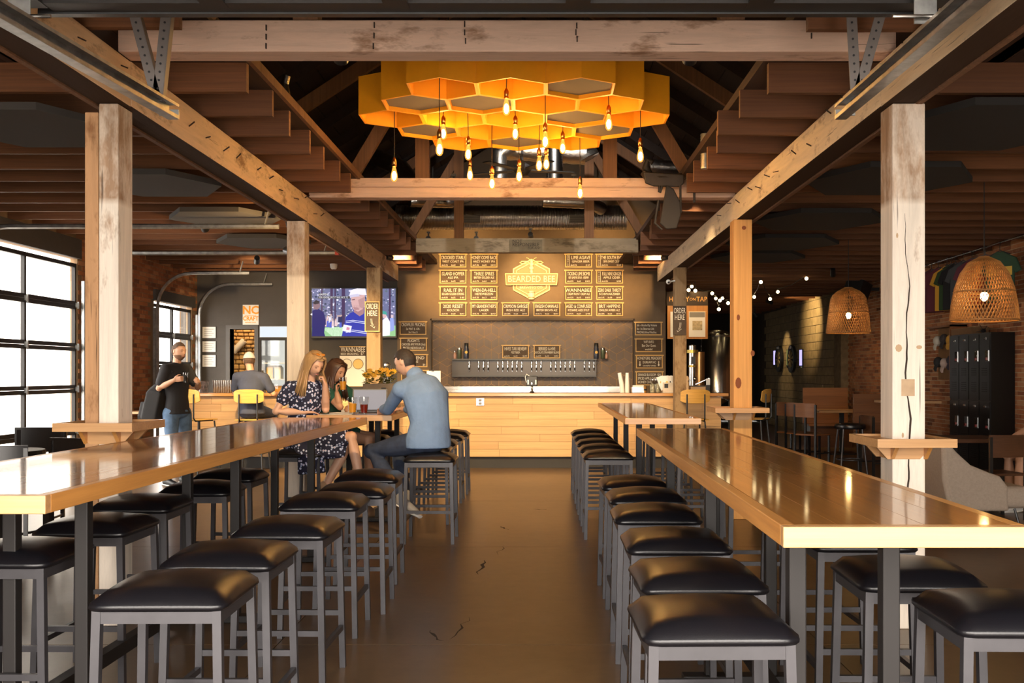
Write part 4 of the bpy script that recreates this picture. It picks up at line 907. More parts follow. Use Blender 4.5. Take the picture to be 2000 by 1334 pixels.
# spiral duct
SPIRAL = flat('spiral_duct_steel', (.5, .47, .42), rough=.28, metal=1.0, var=.1)
DY = 16.6; dz = Z(425, DY); dr = .20
t = thing('spiral_duct', 'ribbed round metal duct running across above the grey cross beam', 'duct', (0, DY, dz), kind='thing'); q = MB()
xa, xb = X(775, DY), X(1223, DY); n = 150; pts = []; rr = []
for i in range(n * 3 + 1): u = i / (n * 3); pts.append((xa + (xb - xa) * u, 0, 0)); rr.append(dr + (.008 if i % 3 == 0 else 0))
q.tube(pts, rr, 22); o = q.build('body', SPIRAL, t, smooth=True); o.data.set_sharp_from_angle(angle=R(75))
for px in (1001 - 80, 1120 + 10):
    g_ = MB(); x = X(px, DY); g_.box(x - .16, -dr - .02, -.115, x + .16, -dr + .04, .005); o = g_.build('grille', flat('duct_grille', (.10, .085, .07), rough=.5, metal=.5) if px < 1000 else MATS['duct_grille'], t)
    for k_ in range(7): l_ = MB(); l_.box(x - .15, -dr - .028, -.11 + k_ * .0165, x + .15, -dr - .018, -.102 + k_ * .0165); l_.build('louvre', MET_DARK, o)
for x in (xa + .6, xb - .6): q = MB(); q.tube([(x, 0, dr), (x, 0, 1.2)], .01, 6); q.build('hanger', GALV, t)
FOIL = flat('crinkled_foil', (.6, .58, .55), rough=.3, metal=1.0, bmp=1.0, bscale=16)
def duct(label, pts, r_, mat=FOIL, name='foil_duct'):
    c = Vector(pts[0]); t = thing(name, label, 'duct', c, kind='thing'); q = MB(); N = 26; out = []; rr = []
    P_ = [Vector(p) - c for p in pts]
    for i in range(N + 1):
        u = i / N * (len(P_) - 1); k_ = min(int(u), len(P_) - 2); out.append(P_[k_].lerp(P_[k_ + 1], u - k_)); rr.append(r_ * (1 + (.06 if i % 2 else 0)))
    q.tube(out, rr, 14); q.build('body', mat, t, smooth=True); return t
Yd = 13.2
duct('upright foil duct behind the honeycomb lamp, left one', [P(975, 350, Yd), P(975, 300, Yd), P(1000, 285, Yd)], .10)
duct('upright shiny foil duct behind the honeycomb lamp, right one', [P(1083, 352, Yd), P(1083, 285, Yd)], .11, STEEL)
duct('horizontal foil duct behind the honeycomb lamp', [P(985, 290, Yd + .3), P(1145, 300, Yd + .3), P(1150, 310, Yd + .3)], .15)
duct('slanting foil duct above the left end of the cracked cross beam', [P(730, 305, 14.0), P(785, 330, 13.4), P(815, 372, 12.8)], .11)
duct('short foil duct under the right roof brace', [P(1270, 325, 13.5), P(1370, 330, 13.5)], .09)
duct('silver duct piece above the left joist ends', [P(562, 200, 7.6), P(556, 165, 7.6), P(560, 148, 7.6)], .03, STEEL)
duct('grey vent pipe beside the right roof brace', [P(1378, 262, 9.0), P(1378, 330, 9.0)], .045, GALV, 'vent_pipe')
duct('foil branch duct above the ribbed round duct', [P(800, 393, 15.6), P(880, 395, 15.9), P(925, 380, 16.3)], .09)
duct('pinkish foil branch duct right above the ribbed duct', [P(1060, 392, 15.8), P(1150, 396, 15.9), P(1175, 408, 16.2)], .10)
# ceiling fan behind the lamp
Yf = 12.4; t = thing('ceiling_fan', 'black ceiling fan seen under the honeycomb lamp', 'fan', P(1020, 333, Yf)); z = t.location.z
q = MB(); q.tube([(0, 0, .05), (0, 0, 2.0)], .012, 8); q.build('rod', BLACK, t)
q = MB(); q.lathe([(0, -.07), (.07, -.06), (.11, 0), (.1, .06), (.03, .1), (.02, .12)], 16); q.build('motor', MET_DARK, t, smooth=True)
for k_ in range(5):
    q = MB(); a = R(72 * k_ + 14); q.beam((.1 * math.cos(a), .1 * math.sin(a), 0), (.66 * math.cos(a), .66 * math.sin(a), .0), .11, .012); q.build('blade', BLACK, t)
# saddle on the cross beam
SADL = flat('saddle_leather', (.030, .021, .014), rough=.6, var=.3); SADD = flat('saddle_dark', (.017, .012, .009), rough=.65)
Ys = 10.05; t = thing('saddle', 'old dark leather riding saddle slung over the cracked cross beam', 'saddle', P(1300, 352, Ys))
def sp_(px, py, dy=0): v = P(px, py, Ys) - t.location; return (v.x, v.y + dy, v.z)
q = MB()
pr = [(1256, 334, .03), (1268, 345, .10), (1285, 350, .13), (1305, 351, .12), (1322, 349, .11), (1336, 342, .08), (1345, 330, .04), (1350, 318, .02)]
q.tube([sp_(a, b_ , .05) for a, b_, r_ in pr], [(.02 + r_ * .25, r_ + .05) for a, b_, r_ in pr], 12); q.build('seat', SADL, t, smooth=True)
q = MB(); q.tube([sp_(1270, 345, .06), sp_(1263, 325, .06), sp_(1266, 310, .05), sp_(1276, 316, .04)], [.05, .04, .028, .03], 10); q.build('horn', SADD, t, smooth=True)
q = MB(); q.prism([sp_(a, b_)[::2] for a, b_ in ((1254, 340), (1258, 362), (1275, 368), (1325, 369), (1333, 362), (1333, 345))], (0, -.12, 0), (1, 0, 0), (0, 0, 1), -.035); q.build('skirt', SADL, t, bevel=.012)
q = MB(); q.prism([sp_(a, b_)[::2] for a, b_ in ((1298, 366), (1292, 400), (1285, 440), (1298, 452), (1318, 450), (1326, 425), (1325, 400), (1312, 374))], (0, -.15, 0), (1, 0, 0), (0, 0, 1), -.03); q.build('fender', SADD, t, bevel=.01)
for pts in ([(1285, 368), (1284, 380)], [(1290, 368), (1286, 381)], [(1325, 368), (1326, 420)], [(1352, 376), (1352, 400)], [(1283, 395), (1276, 440), (1290, 452)]):
    q = MB(); q.tube([sp_(a, b_, -.13) for a, b_ in pts], .012, 6); q.build('strap', SADD, t)
# acoustic panels under the joists
def panel(label, pts, z=3.2, mat=FELT):
    """pts: ground plan"""
    cx_ = sum(p[0] for p in pts) / len(pts); cy_ = sum(p[1] for p in pts) / len(pts); t = thing('acoustic_panel', label, 'ceiling panel', (cx_, cy_, z), group='dark hexagon felt panels under the joists')
    q = MB(); q.prism([(a - cx_, b_ - cy_) for a, b_ in pts], (0, 0, 0), (1, 0, 0), (0, 1, 0), -.05); q.build('felt', mat, t)
    return t
def hexplan(cx_, cy_, r_): return [(cx_ + r_ * math.cos(R(60) * k_ + R(0)) , cy_ + r_ * math.sin(R(60) * k_)) for k_ in range(6)]
def hp(px, py, z=3.2): Y = F * (z - H) / (CY - py); return X(px, Y), Y
lab = ['nearest', 'second', 'third', 'fourth', 'fifth']
for i, (px, py, r_) in enumerate([(60, 240, .62), (300, 353, .62), (440, 420, .62), (515, 468, .62)]):
    x, y = hp(px, py); panel('dark felt hexagon panel under the joists left of the aisle, %s from the front' % lab[i], hexplan(x, y, r_), 3.2, FELTGREY)
for i, (px, py, r_) in enumerate([(1930, 240, .75), (1735, 345, .75), (1600, 425, .75), (1528, 470, .75), (1480, 498, .7)]):
    x, y = hp(px, py); panel('black felt hexagon panel under the joists right of the aisle, %s from the front' % lab[i], hexplan(x, y, r_))

# track heads and their spot light
def track_head(label, p, target, power, angle=38, col=(1, .70, .36), blend=.7, hang=None):
    p = Vector(p); t = thing('spot_lamp', label, 'spot lamp', p); d = (Vector(target) - p).normalized(); b_ = d.orthogonal()
    q = MB(); q.tube([tuple(-d * .16), tuple(-d * .02), (0, 0, 0)], [.04, .045, .045], 12, caps=False); q.tube([tuple(-d * .161), tuple(-d * .159)], [.04, .04], 12); q.build('head', BLACK, t, smooth=True)
    q = MB(); q.tube([tuple(-d * .1), tuple(-d * .1 + Vector((0, 0, .09)))], .012, 6); q.cbox(tuple(-d * .1 + Vector((0, 0, .1))), .05, .05, .025); (q.tube([tuple(-d * .1 + Vector((0, 0, .1))), tuple(Vector((-d.x * .1, -d.y * .1, hang - p.z)))], .008, 6) if hang else 0); q.build('bracket', BLACK, t)
    spot('spot_lamp_light', p + d * .02, target, power, angle, col, blend, .035); return t
track_head('small black spot lamp at the far end of the left long beam', (-2.30, 15.36, 3.23), P(905, 530, BACK_Y), 520, 54, (1, .60, .24))
track_head('small black spot lamp at the far end of the right long beam', (1.90, 15.36, 3.23), P(1175, 530, BACK_Y), 520, 54, (1, .60, .24))
track_head('black spot lamp behind the grey cross beam aimed at the emblem', (-.15, 15.9, 3.62), P(1045, 540, BACK_Y), 400, 38, (1, .64, .28))
for i, (x, px) in enumerate(((-1.75, 865), (-1.0, 945), (.75, 1130), (1.5, 1205))):
    track_head('added black spot lamp behind the grey cross beam washing the tap list, %s of four' % ORD[i].replace('nearest', 'first'), (x, 15.7, 3.55), P(px, 515, BACK_Y), 210, 58, (1, .60, .24))  # added heads, no such fixtures known; extra light for the tap wall
track_head('added black spot lamp behind the cracked cross beam aimed at the grey cross beam', (-.2, 10.5, 3.62), (-.2, 14.7, 3.42), 230, 50)  # added head that gives the grey beam its front light
track_head('added black spot lamp under the left ceiling aimed at the orange lettered poster', (-4.2, 14.75, 3.1), P(490, 650, BACK_Y), 260, 60, hang=3.30)  # added lamp, put in to brighten the poster and notices
track_head('added white lit spot lamp on the roof truss over the foil ducts', (.1, 11.6, 4.9), (.1, 13.3, 4.1), 260, 90, (1, .95, .9), hang=5.9)  # added cool lamp standing in for roof light on the foil ducts
track_head('added black spot lamp on the second left post turned up to the joists', (-2.62, 10.3, 2.72), (-4.3, 12.6, 3.35), 110, 120, (1, .62, .26))  # added uplight, put in only to warm the left joists
for i, x in enumerate((-3.9, -2.9, -.9, .35, 1.6)):
    track_head('added black spot lamp over the aisle aimed at the bar front, %s of five' % ORD[i].replace('nearest', 'first'), (x, 10.45 if -2.2 < x < 1.8 else 11.6, 3.36 if -2.2 < x < 1.8 else 3.12), (x, 15.3, .75), 850, 55)  # added row of lamps, put in to brighten the bar front
for i, (x, y, tx, ty) in enumerate(((-1.2, 6.0, -1.9, 9.6), (.9, 6.0, 1.0, 10.8))):
    track_head('added black spot lamp behind the pinkish cross beam, %s side' % ('window' if i == 0 else 'brick'), (x, y, 3.33), (tx, ty, 1.0), 500, 55)  # added pair, extra light on the back tables
for i, (px, py) in enumerate(((652, 519), (1303, 568))):
    lab_ = ('white smoke detector under the joists above the television', 'white security camera on the far right post')[i]
    p = Vector((X(652, 16.24), 16.24, 3.195)) if i == 0 else P(1309, 551, 14.28); t = thing('smoke_detector' if i == 0 else 'security_camera', lab_, 'detector' if i == 0 else 'camera', p)
    q = MB()
    if i == 0: q.lathe([(.0, -.05), (.04, -.045), (.055, -.02), (.062, .02), (.062, .04)], 16); q.build('housing', WHITE, t, smooth=True); q = MB(); q.lathe([(.0, -.065), (.012, -.06), (.012, -.045)], 8); q.build('sensor', BLACK, t)
    else: q.ball((-.03, -.03, 0), .035, n=12, m=8); q.build('housing', WHITE, t, smooth=True); q = MB(); q.ball((-.03, -.06, -.008), .015, n=8, m=6); q.build('lens', BLACK, t); q = MB(); q.tube([(-.03, -.01, .0), (.07, .015, .02)], .012, 6); q.build('arm', WHITE, t)
# string lights at the right
SBULB = emis('string_bulb', (1, .74, .36), 14)
sl = [(1357, 549), (1351, 559.5), (1345, 566.5), (1358, 568), (1391, 573), (1398, 583), (1411, 582.5), (1406, 587), (1404, 604), (1422, 592), (1486, 551), (1519, 570), (1575, 544), (1473, 580), (1504, 584)]
t = thing('string_lights', 'string of small round bulbs under the dark ceiling at the right', 'string lights', P(1440, 560, 19.0), kind='thing'); tl = t.location; q = MB(); prev = None
for i, (px, py) in enumerate(sorted(sl)):
    Y = 18.3 + (i * 37 % 11) * .22; p = P(px, py, Y) - tl
    o = MB(); o.ball(p, .032, n=10, m=8); o.build('bulb', SBULB, t, smooth=True); o = MB(); o.lathe([(.012, .02), (.014, .06), (0, .062)], 8, tuple(p)); o.build('socket', BLACK, t)
    a = p + Vector((0, 0, .06))
    if prev is not None: mid = (a + prev) / 2 - Vector((0, 0, .05)); q.tube([prev, mid, a], .005, 5)
    prev = a
q.build('wire', BLACK, t); q = MB(); q.tube([(prev.x, prev.y, prev.z), (prev.x + .3, prev.y, 3.28 - tl.z)], .005, 5); q.build('wire_end', BLACK, t)
# rattan pendants
RATTAN = flat('rattan_cane', (.42, .19, .05), rough=.6, var=.25)
def rattan(label, px, py0, py1, Y, rbot, squared=False):
    zt, zb = Z(py0, Y), Z(py1, Y); h_ = zt - zb; t = thing('rattan_pendant', label, 'pendant lamp', (X(px, Y), Y, zb))
    if squared: prof = [(rbot, 0), (rbot * .93, h_ * .3), (rbot * .84, h_ * .62), (rbot * .78, h_ * .8), (rbot * .5, h_ * .92), (rbot * .16, h_)]
    else: prof = [(rbot, 0), (rbot * .95, h_ * .25), (rbot * .86, h_ * .5), (rbot * .70, h_ * .74), (rbot * .45, h_ * .92), (rbot * .14, h_)]
    def rad(z):
        for (r0, z0), (r1, z1) in zip(prof, prof[1:]):
            if z <= z1: k_ = (z - z0) / (z1 - z0); return r0 + (r1 - r0) * k_
        return prof[-1][0]
    q = MB(); N = 56
    for sg in (-1, 1):
        for i in range(N):
            pts = []
            for j in range(13): z = h_ * j / 12; a = 2 * PI * i / N + sg * j * .075; r_ = rad(z) + sg * .002; pts.append((r_ * math.cos(a), r_ * math.sin(a), z))
            q.tube(pts, .0042, 4, caps=False)
    tag(q.build('woven_cane', RATTAN, t), kind='stuff')
    for z in (0, h_ * .45, h_): o = MB(); o.tube([(rad(z) * 1.01 * math.cos(2 * PI * i / 32), rad(z) * 1.01 * math.sin(2 * PI * i / 32), z) for i in range(33)], .007, 6); o.build('hoop', RATTAN, t)
    o = MB(); o.tube([(0, 0, h_ * .95), (0, 0, 3.43 - zb)], .005, 6); o.tube([(0, 0, h_ * .48), (0, 0, h_ * .95)], .004, 6); o.build('cord', BLACK, t)
    b_ = MB(); b_.ball((0, 0, h_ * .38), .036, .036, .045, 12, 8); b_.build('bulb', BULBW, t, smooth=True); o = MB(); o.lathe([(.018, 0), (.018, .05), (0, .052)], 10, (0, 0, h_ * .43)); o.build('socket', BLACK, t); return t
BULBW = emis('warm_globe_bulb', (1, .62, .22), 110)
rattan('big bell shaped rattan pendant lamp in front of the hanging shirts', 1922, 502, 626, 9.3, .30)
rattan('rattan pendant lamp farther back beside the orange pine post', 1657, 562, 650, 13.9, .30, True)
# rolled up overhead door, its tracks and hangers at the top ----------------
od = structure('door_4'); odz = 2.93; ya, yb = .45, 4.05; xa, xb = -2.05, 1.62
for c_ in range(6):
    x = xa + (xb - xa) * c_ / 5; q = MB(); q.box(x - .05, ya, odz, x + .05, yb, odz + .045); q.build('stile', MET_DARK, od)
for r_ in range(8):
    y = ya + (yb - ya) * r_ / 7; q = MB(); q.box(xa + .05, y - .05, odz + .002, xb - .05, y + .05, odz + .047); q.build('rail', MET_DARK, od)
FROST = flat('frosted_panel', (.33, .28, .24), rough=.35)
for c_ in range(5):
    for r_ in range(7):
        x0, x1 = xa + (xb - xa) * c_ / 5 + .05, xa + (xb - xa) * (c_ + 1) / 5 - .05; y0, y1 = ya + (yb - ya) * r_ / 7 + .05, ya + (yb - ya) * (r_ + 1) / 7 - .05
        q = MB(); q.box(x0, y0, odz + .03, x1, y1, odz + .038); q.build('pane', FROST, od)
q = MB(); q.box(xa - .02, yb + .05, odz - .005, xb + .02, yb + .09, odz + .055); q.build('bottom_seal', BLACK, od)
def otrack(name_x0, y0, x1, y1, sg):
    za = 2.77; q = MB(); a, b_ = Vector((name_x0, y0, za)), Vector((x1, y1, za)); d = (b_ - a).normalized(); s_ = Vector((d.y, -d.x, 0)) * sg
    for off, zz, w_, h_ in ((0, 0, .006, .075), (.028, -.036, .055, .005), (.028, .036, .055, .005), (.054, -.028, .005, .018), (.054, .03, .005, .014)):
        q.beam(a + s_ * off + Vector((0, 0, zz)), b_ + s_ * off + Vector((0, 0, zz)), w_, h_)
    q.build('track', GALV, od)
    q = MB(); q.cbox(b_ + Vector((0, .01, -.0)), .10, .012, .03); q.build('track_end', GALV, od)
    return b_, s_
bL, sL = otrack(-2.29, .45, -1.885, 5.05, 1); bR, sR = otrack(1.56, .45, 1.55, 5.05, -1)
def angle_iron(a, b_):
    a, b_ = Vector(a), Vector(b_); q = MB(); q.beam(a, b_, .05, .005, up=(0, 1, 0)); q.beam(a + Vector((.025, .022, 0)), b_ + Vector((.025, .022, 0)), .005, .045, up=(0, 1, 0)); o = q.build('angle_iron', flat('angle_iron_grey', (.17, .15, .14), rough=.5, metal=.5) if 'angle_iron_grey' not in MATS else MATS['angle_iron_grey'], od)
    n = 11
    for i in range(n):
        c = a.lerp(b_, (i + .5) / n); h_ = MB(); h_.prism([(math.cos(k_ * PI / 4) * .006, math.sin(k_ * PI / 4) * .006) for k_ in range(8)], c + Vector((0, -.0035, 0)), (1, 0, 0), (0, 0, 1), .002); h_.build('hole', BLACK, o)
for sg, b_, xs in ((1, bL, (260, 325)), (-1, bR, (1662, 1722))):
    for px in xs: angle_iron(tuple(b_ + Vector((-.02 * sg, -.1, .03))), (X(px, 4.95), 4.95, 3.25))
for px, sg in ((38, 1), (1807, -1)):
    c = P(px, 20, 3.95); q = MB(); q.box(c.x - .045, c.y - .003, c.z - .055, c.x + .045, c.y + .003, c.z + .09); q.box(c.x - sg * .045, c.y, c.z - .055, c.x - sg * .039, c.y + .08, c.z + .09); q.build('roller_plate', GALV, od)
    q = MB(); q.tube([(c.x - sg * .07, c.y - .03, c.z - .035), (c.x + sg * .14, c.y - .03, c.z - .035)], .008, 8); q.lathe([(.022, -.012), (.022, .012)], 12, (c.x - sg * .08, c.y - .03, c.z - .035)); q.build('roller', STEEL, od)
# ================================================================== PEOPLE
SKIN = flat('skin_fair', (.62, .36, .24), rough=.5, var=.05); SKINT = flat('skin_tan', (.52, .28, .17), rough=.5, var=.05)
DENIM = flat('dark_denim', (.022, .032, .062), rough=.85, var=.25, vscale=14, bmp=.2, bscale=60); DENIML = flat('mid_denim', (.075, .13, .22), rough=.85, var=.25, vscale=10)
SHIRTB = flat('light_blue_cotton', (.150, .235, .395), rough=.85, var=.12, vscale=5, bmp=1.0, bscale=11)
TEEBLK = flat('black_cotton', (.014, .013, .015), rough=.9); TEENAVY = flat('navy_cotton', (.045, .052, .082), rough=.9, var=.15, vscale=6)
GREENC = flat('green_cotton', (.015, .085, .06), rough=.9)
BLONDE = wood('blonde_hair', (.25, .14, .06), (.46, .29, .13), axis=2, rough=.45, fine=60, along=2.0, bmp=.2); BRUN = wood('brown_hair', (.045, .020, .012), (.085, .04, .022), axis=2, rough=.4, fine=60, along=2, bmp=.2)
HAIRD = flat('dark_short_hair', (.030, .020, .015), rough=.7, var=.4, vscale=60); HAIRB = flat('brown_short_hair', (.085, .045, .025), rough=.8, var=.4, vscale=60)
EYE = flat('eye_dark', (.03, .02, .015), rough=.2); BROW = flat('eyebrow_brown', (.16, .085, .045), rough=.9); LIPS = flat('lips', (.50, .19, .15), rough=.4)
m, nt, b = _new('floral_cloth')                                   # navy dress fabric printed with small blue, white and red flowers
v = coords(nt, (1, 1, 1), rnd=False); vo = nt.nodes.new('ShaderNodeTexVoronoi'); vo.inputs['Scale'].default_value = 40; lk(nt, v, vo.inputs['Vector'])
pet = ramp(nt, vo.outputs['Distance'], [(0, (.55, .10, .07)), (.14, (.55, .10, .07)), (.16, (.78, .74, .80)), (.30, (.55, .60, .82)), (.42, (.30, .38, .62)), (.46, (.012, .013, .035)), (1, (.012, .013, .035))])
sp = nt.nodes.new('ShaderNodeSeparateColor'); lk(nt, vo.outputs['Color'], sp.inputs[0])
lk(nt, mixc(nt, ramp(nt, sp.outputs[0], [(.36, 1), (.40, 0)]), pet, (.014, .015, .04)), b.inputs['Base Color']); b.inputs['Roughness'].default_value = .9
FLORAL = m

def bake(o, voxel, smooth=3):
    md = o.modifiers.new('r', 'REMESH'); md.mode = 'VOXEL'; md.voxel_size = voxel; md.use_smooth_shade = True
    sm = o.modifiers.new('s', 'SMOOTH'); sm.iterations = smooth; sm.factor = .5
    bpy.context.view_layer.update(); dg = bpy.context.evaluated_depsgraph_get(); me = bpy.data.meshes.new_from_object(o.evaluated_get(dg)); mats = list(o.data.materials)
    o.modifiers.clear(); old = o.data; o.data = me; me.name = old.name; bpy.data.meshes.remove(old)
    if not me.materials:
        for m_ in mats: me.materials.append(m_)
    me.polygons.foreach_set('use_smooth', [True] * len(me.polygons)); return o
def limb(q, pts, rad, n=12):
    q.tube(pts, rad, n)
    for p, r_ in ((pts[0], rad[0]), (pts[-1], rad[-1])):
        r0 = r_ if not isinstance(r_, tuple) else min(r_); q.ball(p, r0, n=10, m=8)
    for p, r_ in zip(pts[1:-1], rad[1:-1]):
        r0 = r_ if not isinstance(r_, tuple) else min(r_); q.ball(p, r0 * .99, n=10, m=8)
def headshape(n=30, m=24, off=0.0, scale=1.0):
    out = []
    g = lambda a, s_: math.exp(-(a / s_) ** 2)
    for i in range(m + 1):
        a = -PI / 2 + PI * i / m
        for j in range(n):
            t = 2 * PI * j / n; x, y, z = .076 * math.cos(a) * math.cos(t), .098 * math.cos(a) * math.sin(t), .116 * math.sin(a)
            s_ = max(0, -z / .116)
            x *= 1 - .30 * s_ ** 1.5
            if y < 0: y *= 1 - .35 * s_
            else: y = y * (1 - .10 * s_) + .010 * s_
            if y > .03 and off == 0:
                nz = max(0, min(1, (.02 - z) / .055)) if z > -.038 else g(z + .038, .006)
                y += .024 * g(x, .013) * nz * (1 if z < .025 else 0)
                y -= .009 * g(abs(x) - .031, .014) * g(z - .004, .012); y += .004 * g(z - .026, .01)
                y += .006 * g(x, .022) * g(z + .060, .007); y -= .003 * g(x, .02) * g(z + .070, .004); y += .008 * g(x, .022) * g(z + .098, .014)
            v = Vector((x, y, z)); out.append(v * scale + v.normalized() * off)
    fs = [(i * n + j, i * n + (j + 1) % n, (i + 1) * n + (j + 1) % n, (i + 1) * n + j) for i in range(m) for j in range(n)]
    return out, fs
def frame_m(c, fwd, up=(0, 0, 1)):
    f = Vector(fwd).normalized(); u = Vector(up); r_ = f.cross(u).normalized(); u = r_.cross(f)
    return Matrix(((r_.x, f.x, u.x, c[0]), (r_.y, f.y, u.y, c[1]), (r_.z, f.z, u.z, c[2]), (0, 0, 0, 1)))
def hand(q, w, d, nrm, curl=.5, size=1.0, side=1):
    """palm at wrist w pointing along d, nrm is the direction the palm faces; four fingers and a thumb that curl towards nrm"""
    w, d, nrm = Vector(w), Vector(d).normalized(), Vector(nrm); nrm = (nrm - d * nrm.dot(d)).normalized(); s_ = d.cross(nrm) * side; k = size
    q.tube([w - d * .01 * k, w + d * .035 * k, w + d * .085 * k], [(.024 * k, .017 * k), (.038 * k, .015 * k), (.039 * k, .012 * k)], 10, flat=s_); q.ball(w, .022 * k)
    for i, L in enumerate((.072, .082, .076, .060)):
        base = w + d * .082 * k + s_ * (.030 - i * .020) * k; pts = [base]; ang = 0
        for j, f in enumerate((.44, .32, .24)):
            ang += curl * (1.0, 1.1, .8)[j]; dv = d * math.cos(ang) + nrm * math.sin(ang); pts.append(pts[-1] + dv * L * f * k)
        limb(q, pts, [.0092 * k, .0088 * k, .008 * k, .007 * k], 8)
    b0 = w + d * .025 * k + s_ * .034 * k; t1 = b0 + (d * .6 + s_ * .55 + nrm * .35).normalized() * .036 * k; t2 = t1 + (d * .8 + s_ * .1 + nrm * (.3 + .5 * curl)).normalized() * .030 * k
    limb(q, [b0 - d * .01 * k, t1, t2], [.013 * k, .010 * k, .008 * k], 8)
def person(label, loc, J, skin, hair=None, clothes=(), female=False, bulk=1.0, shoes=None, voxel=.0068, hands=True):
    t = thing('person', label, 'person', loc); L = Vector(loc); g = {k: (Vector(v) - L if not isinstance(v, (int, float, str)) and len(v) == 3 and not k.startswith('d_') else v) for k, v in J.items()}
    hd = frame_m(g['head'], g['d_face'], g.get('d_up', (0, 0, 1))); f = Vector(g['d_chest']).normalized(); lat = Vector((f.y, -f.x, 0)).normalized()
    q = MB(); k = .90 if female else 1.0
    pel, wst, chs, nck = g['pelvis'], g['waist'], g['chest'], g['neck']
    def torso(q, o=0, low=None):
        pts = [pel - (wst - pel) * .35, pel, wst, chs, chs.lerp(nck, .55), nck - (nck - chs) * .12]
        rr = [(.12 * k, .10 * k), (.172 * k, .118 * k), (.145 * k, .105 * k), (.175 * k, .122 * k), (.145 * k, .10 * k), (.06, .06)]; rr = [(x_ * bulk, y_ * (1 + (bulk - 1) * .7)) for x_, y_ in rr[:5]] + rr[5:]
        if low: pts[0] = pel + Vector(low); rr[0] = (.19 * k, .14 * k)
        q.tube(pts, [(a + o, b_ + o) for a, b_ in rr], 18, flat=lat)
        for s_ in 'LR': q.ball(g['sh' + s_], .060 * k + o, n=12, m=8); q.tube([g['sh' + s_], chs.lerp(nck, .6)], [(.055 * k + o), (.085 * k + o)], 12)
    def arm(q, s_, o=0, upto=2.0):
        a, e, w = g['sh' + s_], g['el' + s_], g['wr' + s_]
        pts = [a, a.lerp(e, .5), e]; rr = [.056 * k + o, .047 * k + o, .040 * k + o]
        if upto < 1: pts = [a, a.lerp(e, upto * .6), a.lerp(e, upto)]; rr = [.060 * k + o, .054 * k + o, .055 * k + o]
        elif upto > 1: u = upto - 1; pts += [e.lerp(w, .35 * u), e.lerp(w, u)]; rr += [.042 * k + o, (.042 - .016 * u) * k + o]
        limb(q, pts, rr)
    def leg(q, s_, o=0, upto=2.0):
        h_, kn, an = g['hip' + s_], g['kn' + s_], g['an' + s_]
        pts = [h_, h_.lerp(kn, .5), kn]; rr = [.092 * k + o, .078 * k + o, .058 * k + o]
        if upto < 1: pts = [h_, h_.lerp(kn, upto)]; rr = rr[:2]
        if upto > 1: u = upto - 1; pts += [kn.lerp(an, .35 * u), kn.lerp(an, u)]; rr += [.056 * k + o, (.056 - .018 * u) * k + o]
        limb(q, pts, rr)
    torso(q); limb(q, [nck - (nck - chs) * .15, Vector(hd @ Vector((0, -.02, -.05)))], [.056 * k, .05 * k])
    for s_ in 'LR':
        arm(q, s_); leg(q, s_)
        w, e = g['wr' + s_], g['el' + s_]
        if hands: hand(q, w, g.get('d_hand' + s_, w - e), g.get('d_palm' + s_, (0, 0, -1)), g.get('curl' + s_, .5), .98 if not female else .9, 1 if s_ == 'R' else -1)
        an = g['an' + s_]; td = Vector(g.get('d_toe' + s_, (f.x, f.y, -.1))).normalized(); q.tube([an - td * .05 - Vector((0, 0, .05)), an + td * .07 - Vector((0, 0, .055)), an + td * .17 - Vector((0, 0, .062))], [(.035, .032), (.042, .03), (.036, .016)], 10, flat=Vector((td.y, -td.x, 0))); q.ball(an, .04)
    vs, fs = headshape(); hs = 1.0 if not female else .96; q.add([hd @ (v_ * hs) for v_ in vs], fs)
    for sx in (-1, 1): q.ball(hd @ Vector((sx * .075 * hs, -.008, .0)), .010, .018, .030, 8, 6, hd.to_3x3())
    bake(q.build('body', skin, t, smooth=True), voxel)
    for sx in (-1, 1):
        e = MB(); e.ball(hd @ Vector((sx * .0295, .0845, .003)), .0095, .005, .0036, 10, 6, hd.to_3x3()); e.build('eye', EYE, t, smooth=True)
        e = MB(); e.tube([hd @ Vector((sx * a, .094 - abs(a) * .18, b_)) for a, b_ in ((.014, .022), (.030, .027), (.045, .021))], .0022, 5); e.build('eyebrow', BROW, t)
    e = MB(); e.tube([hd @ Vector((a, .0985 - abs(a) * .5, -.060 + abs(a) * .05)) for a in (-.022, -.01, 0, .01, .022)], [.0015, .004, .0045, .004, .0015], 6); e.build('lips', LIPS, t, smooth=True)
    for nm, mt, fn, vx in clothes:
        c = MB(); fn(c, g, hd, dict(torso=torso, arm=arm, leg=leg)); bake(c.build(nm, mt, t, smooth=True), vx, 4)
    if hair:
        for nm, mt, fn in hair: c = MB(); fn(c, g, hd); c.build(nm, mt, t, smooth=True, auto=False)
    if shoes:
        for s_ in 'LR':
            an = g['an' + s_]; td = Vector(g.get('d_toe' + s_, (f.x, f.y, -.1))).normalized(); c = MB(); z = Vector((0, 0, 1)); fl_ = Vector((td.y, -td.x, 0))
            c.tube([an - td * .075 - z * .05, an + td * .0 - z * .045, an + td * .09 - z * .058, an + td * .19 - z * .066], [(.036, .045), (.046, .05), (.048, .036), (.032, .02)], 12, flat=fl_); c.ball(an - td * .01, .05, n=12); o = bake(c.build('shoe', shoes[0], t, smooth=True), .009, 3)
            c = MB(); c.tube([an - td * .085 - z * .085, an + td * .08 - z * .092, an + td * .205 - z * .088], [(.038, .012), (.05, .012), (.034, .012)], 12, flat=fl_); c.build('sole', shoes[1], o, smooth=True)
    return t
